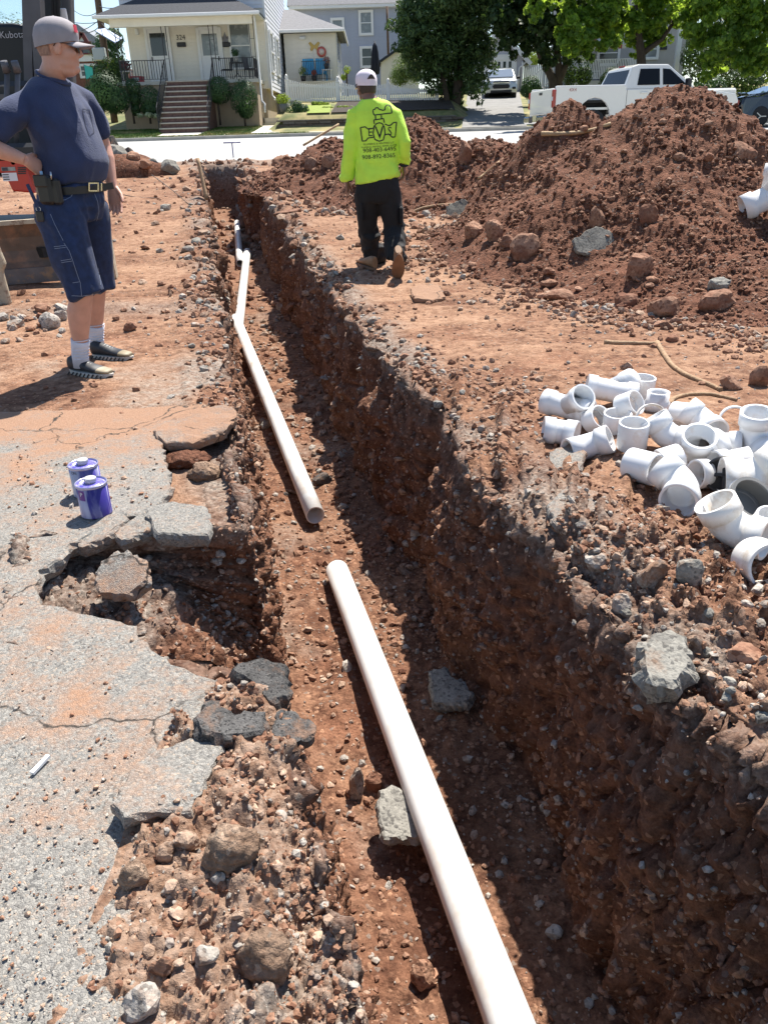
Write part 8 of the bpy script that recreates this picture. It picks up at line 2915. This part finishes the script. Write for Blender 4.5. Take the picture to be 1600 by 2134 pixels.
# black sports car at the right edge: x forward
Ybc = 30.5
bc = thing('sports_car', 'black sports car with a rear spoiler at the right picture edge', 'car', (at(1512, 240, Ybc).x + .1, Ybc + .4, zprof(Ybc)), math.radians(6))
prof = [(0.05, .32), (4.5, .30), (4.55, .55), (4.2, .72), (3.2, .82), (2.45, 1.25), (1.75, 1.30), (.85, .98), (.10, .95), (.0, .75)]
m = MB()
rings = []
for u in (-1, -.92, -.5, 0, .5, .92, 1):
 r = []
 for x, z in prof:
  k = max(0, (z - .85) / .45)
  r.append(Vector((x + (.12 * u * u if x < .2 else 0), u * (.93 - .26 * k), z - .02 * (abs(u) == 1))))
 rings.append(r)
m.loft(rings, True, True, False)
b_ = m.build('body', M_BPAINT, bc, bevel=.04)
glass_quad(b_, [(.98, -.74, 1.03), (.98, .74, 1.03), (1.68, .62, 1.275), (1.68, -.62, 1.275)], mat('rear_glass', (.28, .38, .52), .05, spec=1.0), (-.01, 0, .035), 'rear_window')
for s_ in (-1, 1):
 glass_quad(b_, [(1.25, s_ * .90, .93), (1.75, s_ * .72, 1.23), (2.40, s_ * .72, 1.19), (2.95, s_ * .90, .93)], M_CARGL, (0, 0, 0), 'side_window')
 for x_ in (.85, 3.6): wheel(bc, x_, s_ * .82, .33, .33, .24)
m = MB()
m.box((.04, 0, .78), (.06, 1.62, .17), None, .02)
tl = m.build('tail_light', M_TAIL, bc)
V_, F_ = text_mesh('.....', .12)
m = MB()
sp = []
for k in range(13):
 y = -.86 + 1.72 * k / 12
 sp.append([Vector((.02 + .10 * abs(y), y, 1.00 + .10 * (1 - (abs(y) / .86) ** 6))), Vector((.26 + .10 * abs(y), y, 1.01 + .09 * (1 - (abs(y) / .86) ** 6))), Vector((.26 + .10 * abs(y), y, .985 + .09 * (1 - (abs(y) / .86) ** 6))), Vector((.02 + .10 * abs(y), y, .965 + .10 * (1 - (abs(y) / .86) ** 6)))])
m.loft(sp, True, True, False)
m.build('spoiler', M_BPAINT, bc)
B('bumper', M_BPAINT, bc, (.03, 0, .48), (.16, 1.78, .30), .06)
B('number_plate', M_WSCR, bc, (-.06, 0, .52), (.01, .34, .15))
# ------------------------------------------------------------------ mini excavator behind the standing man
M_ORANGE = mat('machine_orange', (0.52, 0.035, 0.018), .35, var=.08, vscale=5, col2=(.30, .12, .07), c2scale=4, c2=(.58, .75))
M_MBLK = mat('machine_black', (0.020, 0.021, 0.023), .55, var=.3, vscale=8)
M_MGREY = mat('machine_grey', (0.085, 0.085, 0.095), .5, var=.25, vscale=6)
M_SEAT = mat('seat_vinyl', (0.006, 0.006, 0.007), .5)
M_BLADE_ = mat('blade_steel', (0.12, 0.085, 0.065), .65, .2, var=.35, vscale=6, col2=(.24, .13, .08), c2scale=5, c2=(.45, .6))
M_BLEDGE = mat('blade_edge', (0.10, 0.10, 0.115), .45, .4, var=.3, vscale=8, col2=(.20, .14, .10), c2scale=9, c2=(.5, .62))
M_DUSTY = mat('dusty_steel', (0.40, 0.34, 0.25), .8, var=.2, vscale=12, col2=(.20, .13, .09), c2scale=14, c2=(.5, .62))
ex = thing('mini_excavator', 'orange mini excavator with black seat and dozer blade behind the standing man', 'excavator', (-4.0, 9.0, .12))
E0 = Vector(ex.location)
def EB():
 m = MB()
 m.M = Matrix.Translation(-E0)
 return m
Ye = 8.9
# orange side cover
pts = [(-60, 330), (46, 327), (70, 396), (74, 402), (26, 398), (8, 360), (-60, 360)]
W_ = [at(a, b, Ye) for a, b in pts]
m = EB()
m.prism([(p.x, p.z) for p in W_], (0, .8, 0), (0, Ye, 0))
co = m.build('side_cover', M_ORANGE, ex, bevel=.02)
m = EB()
c0 = at(20, 320, Ye + .35)
m.box((c0.x, Ye + .4, c0.z + .02), (1.5, .9, .16), None, .04)
m.build('deck', M_MBLK, ex)
m = EB()
p_ = at(27, 338, Ye)
m.lathe([(.022, 0), (.022, .02), (.001, .024)], (p_.x, Ye - .0, p_.z), 14, 'y')
k_ = m.build('cover_bolt', M_STEEL, co)
k_.scale = (1, 1, 1)
for (a, b, c_, d_, mm) in ((4, 347, 31, 356, M_PANEL), (7, 359, 34, 377, M_WINK)):
 p0, p1 = at(a, d_, Ye - .006), at(c_, b, Ye - .006)
 m = EB()
 m.box(((p0.x + p1.x) / 2, Ye - .004, (p0.z + p1.z) / 2), (p1.x - p0.x, .006, p1.z - p0.z))
 lb = m.build('label_plate', mm, co)
 m = EB()
 for k in range(3):
  z_ = p0.z + (p1.z - p0.z) * (.22 + .28 * k)
  m.box(((p0.x * .75 + p1.x * .25), Ye - .008, z_), ((p1.x - p0.x) * .42, .002, .010))
 m.build('print_line', M_DINK, lb)
for k in range(4):
 m = EB()
 p0 = at(39, 349 + 4 * k, Ye)
 m.box((p0.x + .035, Ye - .003, p0.z), (.085, .008, .011))
 m.build('vent_slot', M_MBLK, co)
# seat with lettering
p0, p1 = at(-70, 190, 9.5), at(66, 44, 9.5)
wS, hS = p1.x - p0.x, p1.z - p0.z
m = EB()
poly = []
for k in range(28):
 a = math.tau * k / 28
 poly.append((math.copysign(abs(math.cos(a)) ** .45, math.cos(a)) * wS / 2, math.copysign(abs(math.sin(a)) ** .45, math.sin(a)) * hS / 2))
m.prism(poly, (0, .14, 0), ((p0.x + p1.x) / 2, 9.5, (p0.z + p1.z) / 2))
se = m.build('seat_back', M_SEAT, ex, bevel=.04)
V_, F_ = text_mesh('Kubota', .088)
c_ = at(25, 71, 9.49)
me_ = bpy.data.meshes.new('lettering')
me_.from_pydata([(v.x + c_.x - E0.x, 9.488 - E0.y, v.y + c_.z - E0.z - .03) for v in V_], [], F_)
me_.materials.append(mat('silver_print', (.42, .42, .44), .5))
link('lettering', me_, se)
m = EB()
c_ = at(10, 215, 9.3)
m.box((c_.x, 9.35, c_.z), (.9, .5, .16), None, .05)
m.build('seat_cushion', M_SEAT, ex)
for px in (12, 34):
 m = EB()
 a_, b_ = at(px, 300, 9.0), at(px + 3, 150, 9.05)
 m.tube([a_, a_.lerp(b_, .5), b_], .028, 8)
 m.tube([b_, b_ + Vector((0, -.03, .10))], [.04, .034], 10)
 m.build('lever', M_MGREY, ex)
m = EB()
c_ = at(0, 270, 9.3)
m.box((c_.x - .3, 9.6, c_.z), (1.5, .8, .9), None, .05)
m.build('engine_cover', M_MBLK, ex)
# canopy posts, glass and boom
for (a, b, c2_, d_, r_) in ((64, 175, 58, -60, .045), (88, 190, 74, -60, .05)):
 m = EB()
 A_, B_ = at(a, b, 9.4), at(c2_, d_, 9.4)
 m.bar(A_, B_, r_ * 2, r_ * 2.6)
 m.build('canopy_post', M_MGREY, ex)
m = EB()
g0, g1 = at(-60, 45, 9.75), at(62, -40, 9.75)
m.box(((g0.x + g1.x) / 2, 9.75, (g0.z + g1.z) / 2), (g1.x - g0.x, .01, g1.z - g0.z))
gm_ = bpy.data.materials.new('cab_glass')
gm_.use_nodes = True
b_ = gm_.node_tree.nodes['Principled BSDF']
b_.inputs['Base Color'].default_value = (.85, .95, .95, 1)
b_.inputs['Transmission Weight'].default_value = .9
b_.inputs['Roughness'].default_value = .04
b_.inputs['IOR'].default_value = 1.06
m.build('cab_glass', gm_, ex)
m = EB()
for (a, b, c2_, d_, w_, h_) in ((104, 200, 98, -80, .20, .26), (121, 200, 118, -80, .10, .14)):
 m.bar(at(a, b, 9.9), at(c2_, d_, 9.9), w_, h_)
m.build('boom', M_MBLK, ex, bevel=.012)
m = EB()
m.bar(at(146, 190, 9.85), at(138, -80, 9.85), .11, .14)
m.build('boom_cylinder', M_MGREY, ex, bevel=.02)
for k in range(3):
 m = EB()
 x0_ = 108 + 6 * k
 m.tube([at(x0_, 120, 9.7), at(x0_ + 3, 60, 9.62), at(x0_ + 1, 0, 9.65), at(x0_ - 2, -60, 9.7)], .018, 8)
 m.build('hose', M_TYRE, ex)
m = EB()
c_ = at(133, 30, 9.7)
m.box(c_, (.07, .03, .12), None, .01)
m.build('tag', M_WINK, ex)
# undercarriage
for yt in (8.75, 9.95):
 m = EB()
 poly = []
 for k in range(24):
  a = math.tau * k / 24
  cx = -.62 if math.cos(a) < 0 else .62
  poly.append((-4.35 + cx + .19 * math.cos(a), .22 + .19 * math.sin(a)))
 m.prism(poly, (0, .30, 0), (0, yt - .15, 0))
 tr_ = m.build('track', M_TYRE, ex, bevel=.015)
 m = EB()
 for cx in (-.62, .62):
  m.lathe([(.12, -.005), (.12, .012), (.04, .02), (.001, .02)], (-4.35 + cx, yt - .17, .22), 16, 'y')
 for k in range(4): m.lathe([(.06, -.005), (.06, .010), (.001, .012)], (-4.35 - .36 + .24 * k, yt - .17, .15), 12, 'y')
 m.build('track_roller', M_DUSTY, tr_)
m = EB()
m.box((-4.25, 9.35, .42), (1.0, .9, .25), None, .04)
m.build('frame', M_MBLK, ex)
# dozer blade with side plates
bl0, bl1 = at(-20, 590, 7.75), at(237, 574, 7.95)
bl0.z, bl1.z = .07, .10
bz = Vector((0, 0, 1))
bd = (bl1 - bl0).normalized()
bn = Vector((bd.y, -bd.x, 0))
rings = []
for z, f in ((.10, .05), (.18, -.01), (.28, -.035), (.40, -.02), (.50, .03), (.52, .04)):
 rings.append([bl0 + bz * z + bn * f, bl1 + bz * z + bn * f, bl1 + bz * z + bn * (f - .035), bl0 + bz * z + bn * (f - .035)])
m = EB()
m.loft(rings, True, True, False)
bo_ = m.build('dozer_blade', M_BLADE_, ex)
m = EB()
m.bar(bl0 + bz * .06 + bn * .075, bl1 + bz * .06 + bn * .075, .03, .14)
m.build('cutting_edge', M_BLEDGE, bo_)
m = EB()
m.bar(bl0 + bz * .54 + bn * .03, bl1 + bz * .54 + bn * .03 - bd * .18, .07, .04)
m.build('top_lip', M_DUSTY, bo_)
m = EB()
m.prism([(-.03, -.05), (.10, -.03), (.15, .20), (.12, .62), (.02, .66), (-.06, .50)], bd * .035, bl1 + bd * .002, bn, bz)
m.build('end_plate', M_DUSTY, bo_)
s0_ = at(3, 632, 6.95)
m = EB()
m.prism([(0, 0), (.16, .02), (.15, .30), (.19, .36), (.15, .58), (.08, .64), (-.12, .62), (-.3, .1)], (0, .06, 0), (s0_.x - .08, 6.93, -.01), (.99, .12, 0), (0, 0, 1))
m.build('bucket_arm', M_DUSTY, ex, bevel=.02)
m = EB()
for z_ in (.10, .22): m.bar((-4.3, 8.6, z_ + .2), (bl0 + bl1) / 2 + bz * .25, .09, .09)
m.build('blade_arm', M_MBLK, ex)
# ------------------------------------------------------------------ rubble beside the far trench end
rb = (-5.15, 17.9)
for i, (a, b, w, h, Yr, m_, lab) in enumerate((
 (236, 318, 60, 52, 17.6, M_ASPH, 'big flat asphalt slab propped on the rubble heap left of the far trench'),
 (222, 300, 44, 56, 17.9, M_TAR, 'dark jagged asphalt slab standing on top of the rubble heap'),
 (262, 318, 34, 36, 17.7, M_TAR, 'tilted dark slab on the right slope of the rubble heap'),
 (275, 322, 26, 24, 17.5, M_SAND, 'brown block at the right end of the rubble heap'),
 (318, 338, 30, 26, 17.6, M_ASPH, 'pale grey slab lying near the street left of the far trench'),
 (348, 340, 40, 28, 17.5, M_ASPH, 'grey brown slab lying closest to the far trench end'),
 (215, 340, 40, 26, 17.0, M_STONE, 'light stones at the foot of the rubble heap'),
 (300, 336, 24, 18, 17.2, M_CLOD, 'brown clod between rubble heap and far trench'))):
 p_ = at(a, b, Yr)
 p_.z = max(surf_z(p_.x, p_.y), p_.z - h / 1610 * Yr * .5)
 rock(0, 0, w, h, m_, lab, 400 + i, on=(p_, Vector((0, 0, 1))), soft=40, rough=.15, planes=8, bury=.3)
rp_ = thing('rubble_heap', 'heap of dirt and rubble left of the far trench end', 'rubble heap', (rb[0], rb[1], surf_z(*rb)))
v, f = ICO[4]
V = v * np.array([1.25, .8, .62])
V = V * (1 + .22 * fbm(V + 3, 1.6, 4, .6, 8)[:, None])
w_, _, c_ = worley(V * 5, 61)
V = V * (1 + .12 * np.clip(.6 - w_, 0, 1) * c_)[:, None]
link('rubble_mass', mesh_np('rubble_mass', V, f, M_HEAP, True), rp_, (-.3, 0, -.15))
p_ = at(592, 331, 19.0)
t = thing('dirt_heap', 'small red dirt heap at the street edge right of the trench end', 'dirt heap', (p_.x, p_.y, surf_z(p_.x, p_.y) - .03))
V, f = clod_np(77)
link('dirt_mass', mesh_np('dirt_mass', V * np.array([.30, .28, .22]), f, M_CLOD, True), t)
